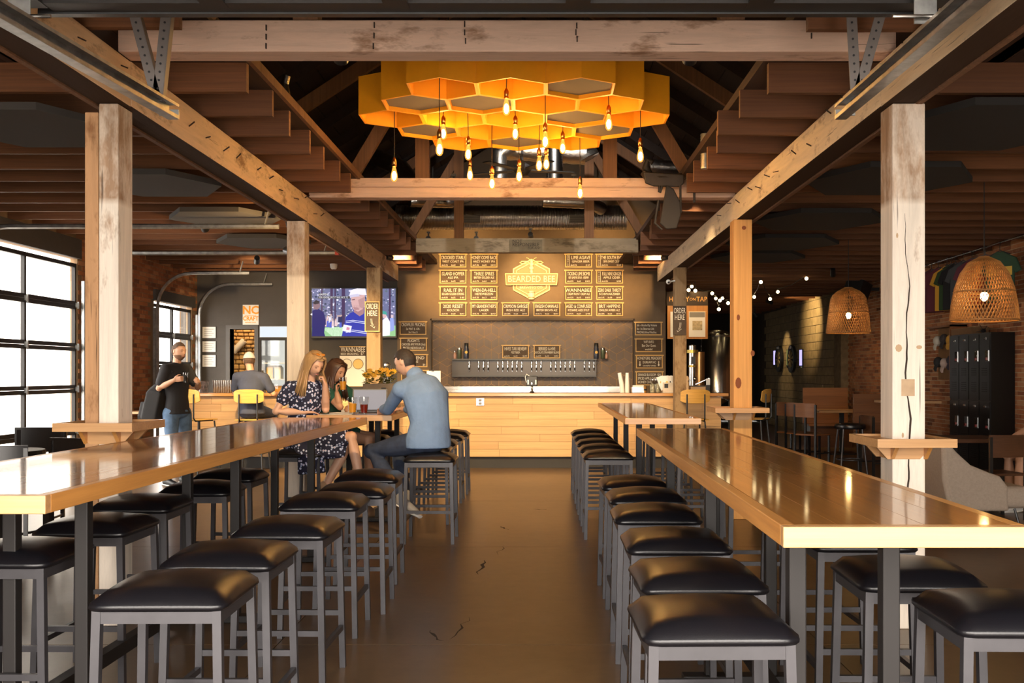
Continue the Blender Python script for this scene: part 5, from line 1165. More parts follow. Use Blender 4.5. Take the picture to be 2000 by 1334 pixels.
def shorthair(front=.062, side=.02, back=-.055, off=.012):
    def fn(c, g, hd):
        vs, fs = headshape(36, 30, off); keep = []
        def ok(v):
            a = math.atan2(v.y, abs(v.x)); lim = front if a > .75 else (side if a > -.35 else back)
            if .2 < a <= .75: lim = side + (front - side) * (a - .2) / .55
            elif -.35 < a <= .2: lim = side - .03 * (1 - (a + .35) / .55)
            return v.z > lim
        fs2 = [f for f in fs if all(ok(vs[i]) for i in f)]; c.add([hd @ v for v in vs], fs2)
        n0 = len(vs); c.add([hd @ (v * .9) for v in vs], [f[::-1] for f in fs2])
    return fn
def longhair(length, strands=46, rad=.013, thick=.012, seed=3, fwd=.0):
    def fn(c, g, hd):
        rnd = random.Random(seed); vs, fs = headshape(36, 30, thick)
        ok = lambda v: v.z > (.066 if math.atan2(v.y, abs(v.x)) > .75 else -.03)
        fs2 = [f for f in fs if all(ok(vs[i]) for i in f)]; c.add([hd @ v for v in vs], fs2); c.add([hd @ (v * .92) for v in vs], [f[::-1] for f in fs2])
        for i in range(strands):
            sg = -1 if i % 2 else 1; u = (i // 2) / (strands / 2 - 1)                     # u: 0 at the temple, 1 at the nape
            ang = R(38) - u * R(128); x, y = .080 * math.cos(ang), .100 * math.sin(ang); pts = [(sg * .006, .078 * (1 - u) - .06 * u, .105 - .02 * u), (sg * x * .72, y * .82 + .02 * (1 - u), .088), (sg * (x + .010), y, .035), (sg * (x + .014), y - .004, -.045)]
            P0 = [hd @ Vector(p) for p in pts]; e = P0[-1]; jx, jy = rnd.uniform(-.012, .012), rnd.uniform(-.012, .012); L = length * rnd.uniform(.82, 1.05)
            dv = Vector(hd.to_3x3() @ Vector((sg * .05, fwd, 0))); P0.append(e + Vector((jx, jy, -L * .5)) + dv * .5); P0.append(e + Vector((jx * 2, jy * 2, -L)) + dv)
            c.tube(P0, [rad * .9, rad, rad * 1.1, rad * 1.1, rad, rad * .4], 6)
    return fn
def shirt_long(c, g, hd, fn):
    fn['torso'](c, .016, (0, 0, -.07)); nk = g['neck']; ax = (Vector(g['head']) - nk).normalized(); c.tube([nk - ax * .03, nk + ax * .035], [.082, .068], 14)
    [fn['arm'](c, s_, .014, 1.85) for s_ in 'LR']
def tee(c, g, hd, fn): fn['torso'](c, .014, (0, 0, -.05)); [fn['arm'](c, s_, .014, .70) for s_ in 'LR']
def jeans(c, g, hd, fn):
    [fn['leg'](c, s_, .014, 1.93) for s_ in 'LR']; c.ball(g['pelvis'] - Vector((0, 0, .03)), .15, .12, .09, 14, 8)
YELLOW = flat('yellow_clip', (.75, .38, .05), rough=.4)
# the man in the blue shirt
person('man in a light blue shirt and dark jeans at the laptop, seen from behind', (-.98, 8.65, 0), dict(
    pelvis=(-.97, 8.64, .87), waist=(-.96, 8.66, 1.02), chest=(-1.0, 8.71, 1.24), neck=(-1.11, 8.78, 1.44), head=(-1.20, 8.85, 1.545), d_face=(-.86, .42, -.34), d_chest=(-.5, .87, 0),
    shL=(-1.215, 8.66, 1.305), elL=(-1.36, 8.90, 1.125), wrL=(-1.46, 9.22, 1.115), shR=(-.88, 8.79, 1.255), elR=(-.95, 9.06, 1.11), wrR=(-1.28, 9.25, 1.115), d_palmL=(0, 0, -1), d_palmR=(0, 0, -1),
    hipL=(-1.05, 8.62, .85), knL=(-1.49, 8.78, .76), anL=(-1.19, 8.56, .39), hipR=(-.95, 8.78, .85), knR=(-1.30, 9.10, .78), anR=(-1.22, 8.95, .36), d_toeL=(.75, -.35, -.35), d_toeR=(-.6, .6, -.2)), SKIN,
    [('hair', HAIRD, shorthair(.060, .025, -.06, .010))], [('shirt', SHIRTB, shirt_long, .012), ('jeans', DENIM, jeans, .012)], bulk=1.12, shoes=(flat('grey_canvas', (.30, .28, .26), rough=.9), flat('white_rubber', (.75, .73, .70), rough=.6)))
# the blonde woman
def dress(c, g, hd, fn):
    fn['torso'](c, .012, (0, 0, -.04)); [fn['arm'](c, s_, .013, .50) for s_ in 'LR']
    for s_ in 'LR': h_, kn = g['hip' + s_], g['kn' + s_]; limb(c, [h_, h_.lerp(kn, .45), h_.lerp(kn, .78)], [.115, .105, .092])
    c.ball(g['pelvis'] + Vector((0, 0, -.02)), .185, .15, .12, 14, 8)
    a = g['hipR']; c.tube([a + Vector((.06, -.05, 0)), a + Vector((.09, -.10, -.14)), a + Vector((.10, -.10, -.29))], [(.15, .06), (.12, .045), (.13, .035)], 14, flat=(1, .1, 0))
    c.tube([a + Vector((.28, -.08, .03)), a + Vector((.30, -.10, -.06)), a + Vector((.31, -.10, -.15))], [(.12, .06), (.12, .04), (.09, .03)], 14, flat=(1, .1, 0))
def glasses_top(c, g, hd):
    for sx in (-1, 1): c.ball(hd @ Vector((sx * .028, .040, .117)), .022, .016, .005, 10, 6, hd.to_3x3() @ Matrix.Rotation(R(-22), 3, 'X'))
    c.tube([hd @ Vector((sx_ * .062, .0 if abs(sx_) > .9 else .036, .098 if abs(sx_) > .9 else .119)) for sx_ in (-1, -.75, 0, .75, 1)], .003, 6)
person('blonde woman in a floral navy dress leaning her cheek on her hand', (-2.19, 9.14, 0), dict(
    pelvis=(-2.21, 9.17, .84), waist=(-2.19, 9.15, 1.00), chest=(-2.14, 9.12, 1.19), neck=(-2.10, 9.10, 1.40), head=(-2.05, 9.04, 1.535), d_face=(.62, -.62, -.52), d_chest=(.74, -.67, 0), d_up=(.12, -.05, 1),
    shR=(-2.265, 9.0, 1.315), elR=(-2.375, 8.95, 1.105), wrR=(-2.13, 9.03, 1.095), shL=(-2.015, 9.225, 1.315), elL=(-1.975, 9.17, 1.115), wrL=(-1.955, 9.05, 1.345), d_palmR=(0, 0, -1), d_handL=(-.25, -.15, .9), d_palmL=(-.8, -.1, -.2), curlL=1.3, curlR=.25,
    hipR=(-2.16, 9.08, .83), knR=(-1.70, 8.97, .875), anR=(-1.615, 8.95, .46), hipL=(-2.16, 9.25, .83), knL=(-1.76, 9.16, .80), anL=(-1.95, 9.02, .42), d_toeR=(.6, -.3, -.5), d_toeL=(.6, -.4, -.3)), SKIN,
    [('hair', BLONDE, longhair(.25, 110, .0095, .012)), ('sunglasses', flat('amber_lens', (.42, .17, .03), rough=.15), glasses_top)], [('dress', FLORAL, dress, .012)], female=True, shoes=(flat('tan_sandal', (.45, .28, .16), rough=.6), flat('cork_sole', (.4, .27, .15), rough=.9)))
# the brown-haired woman
def tank(c, g, hd, fn):
    fn['torso'](c, .012, (0, 0, -.05)); [fn['arm'](c, s_, .016, .5) for s_ in 'LR']
    for s_ in 'LR': h_, kn = g['hip' + s_], g['kn' + s_]; limb(c, [h_, h_.lerp(kn, .5)], [.105, .095])
person('brown haired woman in green sipping a glass of beer behind the floral dress', (-2.16, 10.0, 0), dict(
    pelvis=(-2.16, 10.02, .84), waist=(-2.13, 10.01, 1.0), chest=(-2.12, 9.99, 1.18), neck=(-2.09, 9.96, 1.36), head=(-2.03, 9.90, 1.475), d_face=(.82, -.42, -.38), d_chest=(.93, -.37, 0),
    shR=(-2.14, 9.82, 1.30), elR=(-1.95, 9.70, 1.12), wrR=(-1.985, 9.72, 1.255), shL=(-2.04, 10.15, 1.30), elL=(-1.80, 10.2, 1.12), wrL=(-1.88, 9.98, 1.12), d_handR=(-.05, -.05, 1), d_palmR=(.6, .1, 0), curlR=.95, d_palmL=(0, 0, -1),
    hipR=(-2.1, 9.93, .83), knR=(-1.68, 9.72, .80), anR=(-1.66, 9.70, .40), hipL=(-2.1, 10.1, .83), knL=(-1.68, 10.1, .80), anL=(-1.72, 10.1, .40)), SKINT,
    [('hair', BRUN, longhair(.26, 100, .0095, .012, 5))], [('top', GREENC, tank, .012)], female=True, shoes=(BLACK, WHITE))
# the standing man
def backpack(c, g, hd, fn):
    M = Matrix.Translation((-.27, -.04, 1.03)) @ Matrix.Rotation(R(12), 4, 'Y'); c.box(-.10, -.15, -.20, .09, .15, .17, M); c.tube([M @ Vector((0, -.13, .16)), M @ Vector((0, 0, .21)), M @ Vector((0, .13, .16))], .09, 12); c.box(-.16, -.11, -.18, -.09, .11, .02, M)
    c.tube([(-.20, -.12, 1.2), (-.15, -.19, 1.42), (-.07, -.17, 1.53), (.02, -.17, 1.45)], .022, 8)
def beard(c, g, hd):
    vs, fs = headshape(36, 30, .008); fs2 = [f for f in fs if all(vs[i].z < -.048 and vs[i].y > -.02 and not (abs(vs[i].x) < .026 and -.068 < vs[i].z) for i in f)]; c.add([hd @ v for v in vs], fs2); c.add([hd @ (v * .92) for v in vs], [f[::-1] for f in fs2])
sx, sy = -4.74, 13.0
person('bearded man in a black tee shirt standing at the bar end with a backpack', (sx, sy, 0), dict(
    pelvis=(sx, sy, .97), waist=(sx, sy, 1.14), chest=(sx - .01, sy, 1.36), neck=(sx + .0, sy - .01, 1.60), head=(sx + .03, sy - .02, 1.735), d_face=(.9, -.42, -.05), d_chest=(.93, -.36, 0),
    shR=(sx - .085, sy - .18, 1.505), elR=(sx - .15, sy - .23, 1.255), wrR=(sx + .07, sy - .28, 1.365), shL=(sx + .065, sy + .17, 1.505), elL=(sx + .2, sy + .2, 1.26), wrL=(sx + .28, sy - .0, 1.33), d_palmR=(.2, .9, .0), curlR=.9, d_handR=(.9, 0, .15), d_palmL=(-.5, -.8, 0), curlL=.8,
    hipR=(sx - .05, sy - .09, .93), knR=(sx - .03, sy - .11, .51), anR=(sx - .07, sy - .12, .09), hipL=(sx + .05, sy + .09, .93), knL=(sx + .08, sy + .11, .51), anL=(sx + .06, sy + .12, .09)), SKINT,
    [('hair', HAIRB, shorthair(.066, .03, -.05, .007)), ('beard', flat('red_brown_beard', (.15, .07, .035), rough=.9), beard)], [('tee_shirt', TEEBLK, tee, .013), ('jeans', DENIML, jeans, .013), ('backpack', flat('black_nylon', (.014, .013, .014), rough=.85, bmp=.3, bscale=30), backpack, .014)], shoes=(BLACK, WHITE))
# the seated man in the cap
cx_, cy_ = -4.19, 14.38
def cap(c, g, hd):
    vs, fs = headshape(36, 30, .016); fs2 = [f for f in fs if all(vs[i].z > .028 for i in f)]; c.add([hd @ v for v in vs], fs2); c.add([hd @ (v * .93) for v in vs], [f[::-1] for f in fs2])
    c.tube([hd @ Vector((0, .07, .04)), hd @ Vector((0, .13, .042)), hd @ Vector((0, .17, .03))], [(.075, .008), (.07, .007), (.045, .006)], 14, flat=hd.to_3x3() @ Vector((1, 0, 0)))
person('man in a navy tee shirt and pale cap sitting at the bar, seen from behind', (cx_, cy_, 0), dict(
    pelvis=(cx_ + .02, cy_, .91), waist=(cx_ + .01, cy_ + .03, 1.06), chest=(cx_, cy_ + .06, 1.27), neck=(cx_ - .02, cy_ + .10, 1.50), head=(cx_ - .05, cy_ + .13, 1.635), d_face=(-.25, .96, -.12), d_chest=(-.1, .99, 0),
    shL=(cx_ - .20, cy_ + .05, 1.395), elL=(cx_ - .29, cy_ + .22, 1.16), wrL=(cx_ - .16, cy_ + .56, 1.195), shR=(cx_ + .185, cy_ + .08, 1.385), elR=(cx_ + .31, cy_ + .10, 1.15), wrR=(cx_ + .33, cy_ + .36, 1.13), d_palmL=(0, 0, -1), d_palmR=(-1, 0, 0), curlR=.7,
    hipL=(cx_ - .08, cy_ + .04, .90), knL=(cx_ - .13, cy_ + .44, .84), anL=(cx_ - .12, cy_ + .40, .42), hipR=(cx_ + .10, cy_ + .04, .90), knR=(cx_ + .22, cy_ + .42, .84), anR=(cx_ + .2, cy_ + .40, .42)), SKINT,
    [('hair', HAIRB, shorthair(.066, .03, -.06, .006)), ('cap', flat('pale_cap', (.50, .48, .45), rough=.9), cap)], [('tee_shirt', TEENAVY, tee, .013), ('jeans', DENIM, jeans, .013)], shoes=(BLACK, WHITE))
# the person at the right edge, only legs in the picture
ex, ey = 5.45, 10.55
def shorts(c, g, hd, fn):
    c.ball(g['pelvis'], .17, .15, .11, 14, 8)
    for s_ in 'LR': h_, kn = g['hip' + s_], g['kn' + s_]; limb(c, [h_, h_.lerp(kn, .6)], [.11, .095])
person('person at the right edge in brown shorts seated sideways, bare legs showing', (ex, ey, 0), dict(
    pelvis=(ex, ey, .56), waist=(ex, ey, .72), chest=(ex - .02, ey, .93), neck=(ex - .04, ey, 1.15), head=(ex - .06, ey, 1.28), d_face=(-.95, -.2, -.1), d_chest=(-1, -.1, 0),
    shR=(ex - .02, ey + .2, 1.08), elR=(ex - .12, ey + .26, .85), wrR=(ex - .33, ey + .18, .78), shL=(ex - .02, ey - .2, 1.08), elL=(ex - .12, ey - .26, .85), wrL=(ex - .33, ey - .2, .68), d_palmL=(0, 0, -1), d_palmR=(0, 0, -1),
    hipR=(ex, ey + .09, .55), knR=(ex - .42, ey + .14, .56), anR=(ex - .40, ey + .14, .10), hipL=(ex, ey - .09, .55), knL=(ex - .43, ey - .16, .55), anL=(ex - .46, ey - .16, .10)), SKINT,
    [('hair', HAIRB, shorthair())], [('tee_shirt', flat('brown_tee', (.22, .10, .05), rough=.9), tee, .014), ('shorts', flat('rust_shorts', (.30, .10, .03), rough=.9), shorts, .014)], shoes=(WHITE, WHITE))

# ================================================================== THINGS ON AND AROUND THE BAR
def drink(name, label, loc, r0, r1, h_, fill, liquid, taper=None, group=None):
    t = thing(name, label, 'glass', loc, group=group); q = MB(); w = .003
    mid = taper or (r0 + r1) / 2
    q.lathe([(0, 0), (r0, 0), (r0, .004), (mid, h_ * .55), (r1, h_ * .8), (r1 * .96, h_), (r1 * .96 - w, h_), (r1 - w, h_ * .8), (mid - w, h_ * .55), (r0 - w, .012), (0, .012)], 18); q.build('glass', GLASSM, t, smooth=True)
    if liquid:
        def rad(z): return r0 + (mid - r0) * z / (h_ * .55) if z < h_ * .55 else mid + (r1 - mid) * (z - h_ * .55) / (h_ * .25)
        q = MB(); q.lathe([(0, .0125), (r0 - .0045, .0125), (rad(h_ * fill * .5) - .0045, h_ * fill * .5), (rad(h_ * fill) - .0045, h_ * fill), (0, h_ * fill)], 18); q.build('beer', liquid, t, smooth=True)
    return t
GLASSM = glass('tumbler_glass', (.93, .93, .92)); AMBER = flat('golden_beer', (.75, .33, .03), rough=.15); AMBER.node_tree.nodes['Principled BSDF'].inputs['Emission Strength'].default_value = 0
RED = flat('dark_red_drink', (.16, .012, .006), rough=.1)
TT = 1.067 + .0015
def onT(px, Y, z=TT): return (X(px, Y), Y, z)
drink('beer_glass', 'tulip glass of golden beer on the guests\' table by the laptop', onT(688.5, 9.35), .036, .047, .155, .62, AMBER, .042)
drink('beer_glass', 'glass of dark red drink on the guests\' table by the laptop', onT(711, 9.30), .034, .049, .16, .55, RED, .04)
drink('beer_glass', 'glass of golden beer in the brown haired woman\'s hand', (-1.925, 9.715, 1.275), .030, .040, .135, .7, AMBER, .036)
drink('beer_glass', 'glass of golden beer in front of the man in the cap', (X(532, 15.35), 15.30, BT + .0015), .033, .042, .15, .72, AMBER, .038)
drink('beer_glass', 'empty tumbler in the standing man\'s hand', (sx + .195, sy - .245, 1.33), .030, .04, .13, .5, None, .036)
def small(name, label, cat, loc, parts, rz=0, group=None):
    t = thing(name, label, cat, loc, rz, group)
    for nm, mt, fn, *kw in parts: q = MB(); fn(q); q.build(nm, mt, t, **(kw[0] if kw else {}))
    return t
# laptop and papers
lx, ly = -1.60, 9.62
small('laptop', 'open silver laptop with its grey screen towards the man in blue', 'laptop', (X(722, 9.75), 9.75, TT), [
    ('base', flat('laptop_black', (.02, .02, .022), rough=.4), lambda q: q.box(-.17, -.13, .0, .17, .11, .017), dict(bevel=.003)),
    ('lid', MATS.get('laptop_black') or BLACK, lambda q: q.box(-.17, .105, .016, .17, .117, .25, Matrix.Rotation(R(-12), 4, 'X'))),
    ('display', emis('laptop_display', (.52, .50, .56), .55), lambda q: q.box(-.158, .103, .028, .158, .1045, .24, Matrix.Rotation(R(-12), 4, 'X'))),
    ('keyboard', flat('keys_grey', (.06, .06, .065), rough=.6), lambda q: q.box(-.15, -.03, .017, .15, .085, .0195))], R(8))
small('paper_sheet', 'white sheet of paper on the guests\' table by the glasses', 'paper', onT(655, 9.2), [('sheet', PAPER, lambda q: q.box(-.15, -.1, 0, .15, .1, .001))], R(10))
small('menu_card', 'folded menu card on the guests\' table near the laptop', 'menu', onT(672, 9.5), [('card', PAPER, lambda q: q.box(-.12, -.07, 0, .12, .07, .004))], R(-14))
# television
ty = BACK_Y - .10; tw, th_ = (776 - 608) / F * ty, (661 - 561) / F * ty
tv = thing('television', 'large flat television showing a golfer in a white cap', 'television', P(692, 611, ty))
q = MB(); q.box(-tw / 2, -.03, -th_ / 2, tw / 2, .03, th_ / 2); q.build('bezel', BLACK, tv, bevel=.006)
q = MB(); q.box(-.2, .03, -.15, .2, .095, .15); q.build('wall_mount', MET_DARK, tv)
SCR, nt, b = _new('tv_picture'); vc = nt.nodes.new('ShaderNodeVertexColor'); vc.layer_name = 'pic'; b.inputs['Base Color'].default_value = (0, 0, 0, 1); b.inputs['Roughness'].default_value = .3
b.inputs['Specular IOR Level'].default_value = .1; lk(nt, vc.outputs[0], b.inputs['Emission Color']); b.inputs['Emission Strength'].default_value = 1.15
shapes = []                                                       # (depth order, colour, polygon) in pixels of the photograph's screen area
def sh(col, *pts): shapes.append((col, pts))
sh((.20, .21, .34), (610, 564), (773, 564), (773, 657), (610, 657))
rnd = random.Random(11)
for i in range(330):                                              # leaves and light between the trees
    x, y = rnd.uniform(610, 770), rnd.uniform(564, 622); s_ = rnd.uniform(.8, 3.2); c = rnd.choice([(.75, .72, .95), (.10, .12, .2), (.05, .07, .12), (.38, .36, .55), (.9, .88, 1), (.16, .2, .22)])
    sh(c, (x - s_, y), (x, y - s_ * .7), (x + s_, y), (x, y + s_ * .8))
for x, w_ in ((646, 5), (668, 7), (654, 3), (628, 3), (760, 4)): sh((.10, .06, .12), (x, 564), (x + w_, 564), (x + w_ * .9, 640), (x, 640))
sh((.35, .62, .30), (610, 640), (773, 636), (773, 657), (610, 657)); sh((.70, .88, .66), (630, 641), (690, 638), (690, 657), (650, 657))
for i in range(26):
    x, y = rnd.uniform(632, 668), rnd.uniform(620, 634); c = rnd.choice([(.85, .82, .95), (.12, .16, .6), (.55, .5, .6), (.05, .05, .12), (.8, .6, .6)]); sh(c, (x - 1.8, y - 4), (x + 1.8, y - 4), (x + 2.2, y + 7), (x - 2.2, y + 7)); sh((.6, .42, .36), (x - 1.2, y - 7), (x + 1.2, y - 7), (x + 1.2, y - 4), (x - 1.2, y - 4))
sh((.035, .03, .16), (611, 607), (622, 603), (633, 610), (637, 625), (634, 650), (636, 657), (610, 657)); sh((.32, .20, .22), (613, 590), (619, 587), (625, 591), (626, 600), (621, 605), (613, 604)); sh((.05, .04, .05), (612, 592), (618, 586), (625, 589), (624, 593), (616, 595))
sh((.06, .07, .42), (668, 657), (672, 640), (676, 620), (684, 612), (696, 607), (714, 607), (728, 612), (742, 620), (748, 657))
for y in (627, 646):
    for d_ in (0, 3): sh((.8, .8, .95), (676, y + d_), (690, y - 2 + d_), (716, y + 2 + d_), (746, y + 5 + d_), (746, y + 6 + d_), (716, y + 3.2 + d_), (690, y - .8 + d_), (676, y + 1.2 + d_))
sh((.05, .06, .36), (690, 607), (702, 616), (713, 612), (713, 600), (690, 600)); sh((.46, .26, .26), (691, 596), (712, 596), (711, 613), (703, 618), (692, 610))
sh((.72, .46, .44), (686, 578), (713, 576), (714, 592), (709, 604), (700, 609), (690, 604), (687, 593)); sh((.5, .28, .28), (690, 600), (700, 601), (703, 605), (694, 606)); sh((.25, .13, .15), (688, 585), (694, 584), (694, 586), (688, 587)); sh((.55, .33, .31), (700, 586), (713, 580), (714, 592), (709, 603), (703, 600))
sh((.88, .84, .95), (683, 577), (686, 567), (698, 563.5), (714, 564), (717, 577), (702, 576), (686, 581)); sh((.66, .62, .78), (682, 577), (700, 574), (704, 579), (688, 581), (680, 584))
sh((.90, .86, .95), (672, 634), (688, 637), (685, 650), (669, 646)); sh((.7, .3, .4), (678, 639), (684, 640), (683, 645), (677, 644))
sh((.9, .86, .95), (745, 628), (756, 618), (763, 630), (762, 655), (748, 657)); sh((.75, .5, .5), (747, 614), (754, 612), (756, 620), (749, 622)); sh((.10, .42, .36), (744, 613), (748, 607), (755, 609), (757, 615), (750, 614)); sh((.35, .42, .8), (762, 622), (769, 620), (771, 645), (763, 648)); sh((.7, .55, .6), (764, 615), (769, 615), (769, 621), (764, 621))
vs, fs, cols_ = [], [], []; nn = len(shapes)
for i, (c, pts) in enumerate(shapes):
    o = len(vs); yy = -.0305 - .0015 * i / nn
    vs += [((px - 692) / F * ty, yy, (611 - py) / F * ty) for px, py in pts]; fs.append(tuple(range(o, o + len(pts)))); cols_.append(c)
me = bpy.data.meshes.new('picture'); me.from_pydata(vs, [], fs); ca = me.color_attributes.new('pic', 'FLOAT_COLOR', 'CORNER')
for p, c in zip(me.polygons, cols_):
    for li in p.loop_indices: ca.data[li].color = (c[0] ** 1.1, c[1] ** 1.1, c[2] ** 1.05, 1)
me.materials.append(SCR); o = link(me, 'picture', tv); o['kind'] = 'stuff'
q = MB(); q.box((623 - 692) / F * ty, -.0335, (611 - 577.5) / F * ty, (640 - 692) / F * ty, -.0325, (611 - 573.5) / F * ty); q.box((623 - 692) / F * ty, -.0335, (611 - 583.5) / F * ty, (684 - 692) / F * ty, -.0325, (611 - 579) / F * ty); q.build('caption_bar', BLACK, tv)
CAP = emis('caption_white', (.9, .9, 1), 1.1); join_text([('HAPPENS,', .05, .85, (624 - 692) / F * ty, -.034, (611 - 575.6) / F * ty, 'LEFT'), ('YOU KNOW, BUT IT WAS NICE TO', .05, .66, (624 - 692) / F * ty, -.034, (611 - 581.3) / F * ty, 'LEFT')], tv, 'caption', CAP)
# menu board with the two plates
mb = thing('menu_board', 'white menu board headed wannabee with two round plates, under the television', 'menu', P(689, 716, BACK_Y - .004), kind='thing'); k = BACK_Y / F
q = MB(); q.box(-25 * k, -.02, -38.5 * k, 25 * k, 0, 21 * k); q.build('photo_panel', flat('menu_cream', (.90, .84, .72), rough=.6), mb)
q = MB(); q.box(-25 * k, -.021, 21 * k, 25 * k, 0, 39 * k); q.build('slate', SLATE, mb)
q = MB(); q.box(-25.6 * k, -.026, 38.4 * k, 25.6 * k, .0, 39.6 * k); q.box(-25.6 * k, -.026, -39 * k, 25.6 * k, 0, -38.2 * k); q.build('frame_bar', GOLDFRAME, mb)
for sg in (-1, 1): q = MB(); q.lathe([(0, .0), (9.5 * k, 0), (9.5 * k, .006), (0, .006)], 20); q2 = MB(); q2.add([(v_[0] + sg * 11 * k, -.021 - v_[2], v_[1] + 5 * k) for v_ in q.v], q.f); q2.build('plate_print', flat('plate_yellow', (.80, .52, .16), rough=.6) if sg > 0 else flat('plate_cream', (.86, .78, .60), rough=.6), mb); q = MB(); q.tube([(sg * 11 * k + 9.8 * k * math.cos(i * PI / 12), -.024, 5 * k + 9.8 * k * math.sin(i * PI / 12)) for i in range(25)], .005, 5); q.build('plate_rim', flat('rim_dark', (.16, .10, .06)) if sg < 0 else MATS['rim_dark'], mb)
join_text([('WANNABEE', .13, .62, -23 * k, -.0225, 33 * k, 'LEFT'), ('BEER BREADING', .055, .8, -23 * k, -.0225, 24.5 * k, 'LEFT'), ('$7', .07, .8, 22 * k, -.0225, 25 * k, 'RIGHT')], mb, mat=CHALK)
# NC craft poster, framed sheets
kk = BACK_Y / F; ps = thing('wall_poster', 'white poster with NC CRAFT in orange letters above the store room door', 'poster', P(490, 615, BACK_Y))
q = MB(); q.box(-15.5 * kk, -.012, -19.5 * kk, 15.5 * kk, -.002, 19.5 * kk); q.build('sheet', PAPER, ps)
OR = flat('orange_print', (.80, .33, .03), rough=.8)
join_text([('NC', .20, 1.0, 0, -.0135, 8.5 * kk, 'CENTER'), ('CRAFT', .105, .88, 0, -.0135, -7.5 * kk, 'CENTER'), ('BREWERS GUILD', .026, 1.0, 0, -.0135, -15 * kk, 'CENTER')], ps, mat=OR, bold=.03)
q = MB(); q.box(-11 * kk, -.0135, -2.2 * kk, 11 * kk, -.012, -1.4 * kk); q.build('rule', OR, ps)
for i, (ya_, yb_) in enumerate(((638, 661), (666, 688), (693, 717))):
    t = thing('framed_notice', 'white framed notice on the charcoal wall, %s of three' % ('top', 'middle', 'bottom')[i], 'notice', P(409, (ya_ + yb_) / 2, BACK_Y), group='framed notices by the window')
    hh_ = (yb_ - ya_) / 2 * kk; q = MB(); q.box(-13.5 * kk, -.015, -hh_, 13.5 * kk, 0, hh_); q.build('frame', BLACK, t); q = MB(); q.box(-12.8 * kk, -.018, -hh_ + .006, 12.8 * kk, -.0155, hh_ - .006); q.build('sheet', PAPER, t)
    for j in range(4): q = MB(); z = hh_ * (.55 - .35 * j); q.box(-9 * kk, -.0195, z - .006, (9 - 3 * (j % 2)) * kk, -.018, z + .006); q.build('print_line', flat('grey_print', (.45, .44, .43), rough=.9) if 'grey_print' not in MATS else MATS['grey_print'], t)
# glass door fridge
fy = BACK_Y - .62; fx0, fx1 = X(507, fy), X(562, fy); ft = Z(637, fy); fr = thing('drinks_fridge', 'tall glass door drinks fridge beside the store room door', 'fridge', ((fx0 + fx1) / 2, fy, 0)); hw = (fx1 - fx0) / 2
FRW = flat('fridge_body', (.30, .30, .31), rough=.4, metal=.4)
q = MB(); q.box(-hw, 0, 0, -hw + .04, .6, ft); q.box(hw - .04, 0, 0, hw, .6, ft); q.box(-hw + .04, .56, 0, hw - .04, .6, ft); q.box(-hw + .04, 0, ft - .2, hw - .04, .56, ft); q.box(-hw + .04, 0, 0, hw - .04, .56, .2); q.build('cabinet', FRW, fr)
q = MB(); q.box(-hw + .01, -.012, ft - .19, hw - .01, -.001, ft - .01); q.build('light_box', emis('fridge_sign_light', (.78, .86, .95), 1.0), fr)
q = MB(); q.box(-hw + .045, .545, .2, hw - .045, .558, ft - .2); q.build('back_light', emis('fridge_light', (.95, .93, .84), .8), fr)
for z in (.62, .98, 1.34, 1.62): q = MB(); q.box(-hw + .042, .02, z, hw - .042, .54, z + .015); q.build('shelf', WHITE, fr)
dr_ = MB(); dr_.box(-hw, -.04, .2, -hw + .04, -.002, ft - .2); dr_.box(hw - .04, -.04, .2, hw, -.002, ft - .2); dr_.box(-hw + .04, -.04, .2, hw - .04, -.002, .25); dr_.box(-hw + .04, -.04, ft - .25, hw - .04, -.002, ft - .2); do_ = dr_.build('door', MET_DARK, fr)
q = MB(); q.box(-hw + .04, -.024, .25, hw - .04, -.018, ft - .25); q.build('pane', PANE, do_); q = MB(); q.tube([(-hw + .06, -.05, 1.0), (-hw + .06, -.07, 1.05), (-hw + .06, -.07, 1.45), (-hw + .06, -.05, 1.5)], .012, 6); q.build('handle', STEEL, do_)
q = MB()
for sg, z, cc in ((-1, .995, AMBER), (.1, .995, AMBER), (-.9, 1.355, YELB), (.0, 1.355, WHITE), (.9, .635, WHITE), (-.6, .635, YELB)): q = MB(); xx = sg * .12; q.box(xx - .07, .2, z, xx + .07, .4, z + .2); small('carton', '%s carton on the %s fridge shelf, %s' % ({'golden_beer': 'amber', 'yellow_mark': 'yellow', 'white_plastic': 'white'}[cc.name], {.995: 'middle', 1.355: 'upper', .635: 'lower'}[z], 'left' if sg < -.5 else 'centre' if sg < .5 else 'right'), 'carton', (fr.location.x + xx, fy + .3, z + .001), [('box', cc, lambda q: q.box(-.07, -.1, 0, .07, .1, .2)), ('top_fold', cc, lambda q: q.prism([(-.1, .2), (.1, .2), (0, .235)], (-.06, 0, 0), (0, 1, 0), (0, 0, 1), .12))])
# steel tumblers in a row, wire basket, box
for i in range(8):
    px = 420 + i * 4.4; lathe_thing('steel_tumbler', 'steel tumbler in the row on the bar beside the wire basket', 'tumbler', (X(px, 15.45), 15.45, BT + .001), [('body', STEEL, [(.024, 0), (.026, .004), (.032, .17), (.034, .195), (.031, .195), (.028, .17), (.0, .02)])], group='steel tumblers in a row on the bar', n=12)
t = thing('wire_basket', 'red and grey wire basket on the bar behind the plywood chair', 'basket', (X(390, 15.4), 15.4, BT + .001)); q = MB()
for z in (0, .06, .12, .18): hw_ = .08 + z * .18; q.tube([(-hw_, -.1, z), (hw_, -.1, z), (hw_, .1, z), (-hw_, .1, z), (-hw_, -.1, z)], .003, 4)
for i in range(9): u = -1 + i / 4; [q.beam((u * .08, s_ * .1, 0), (u * .112, s_ * .1, .18), .003) for s_ in (-1, 1)]
tag(q.build('wires', flat('basket_wire', (.30, .22, .22), rough=.4, metal=.6), t), kind='stuff')
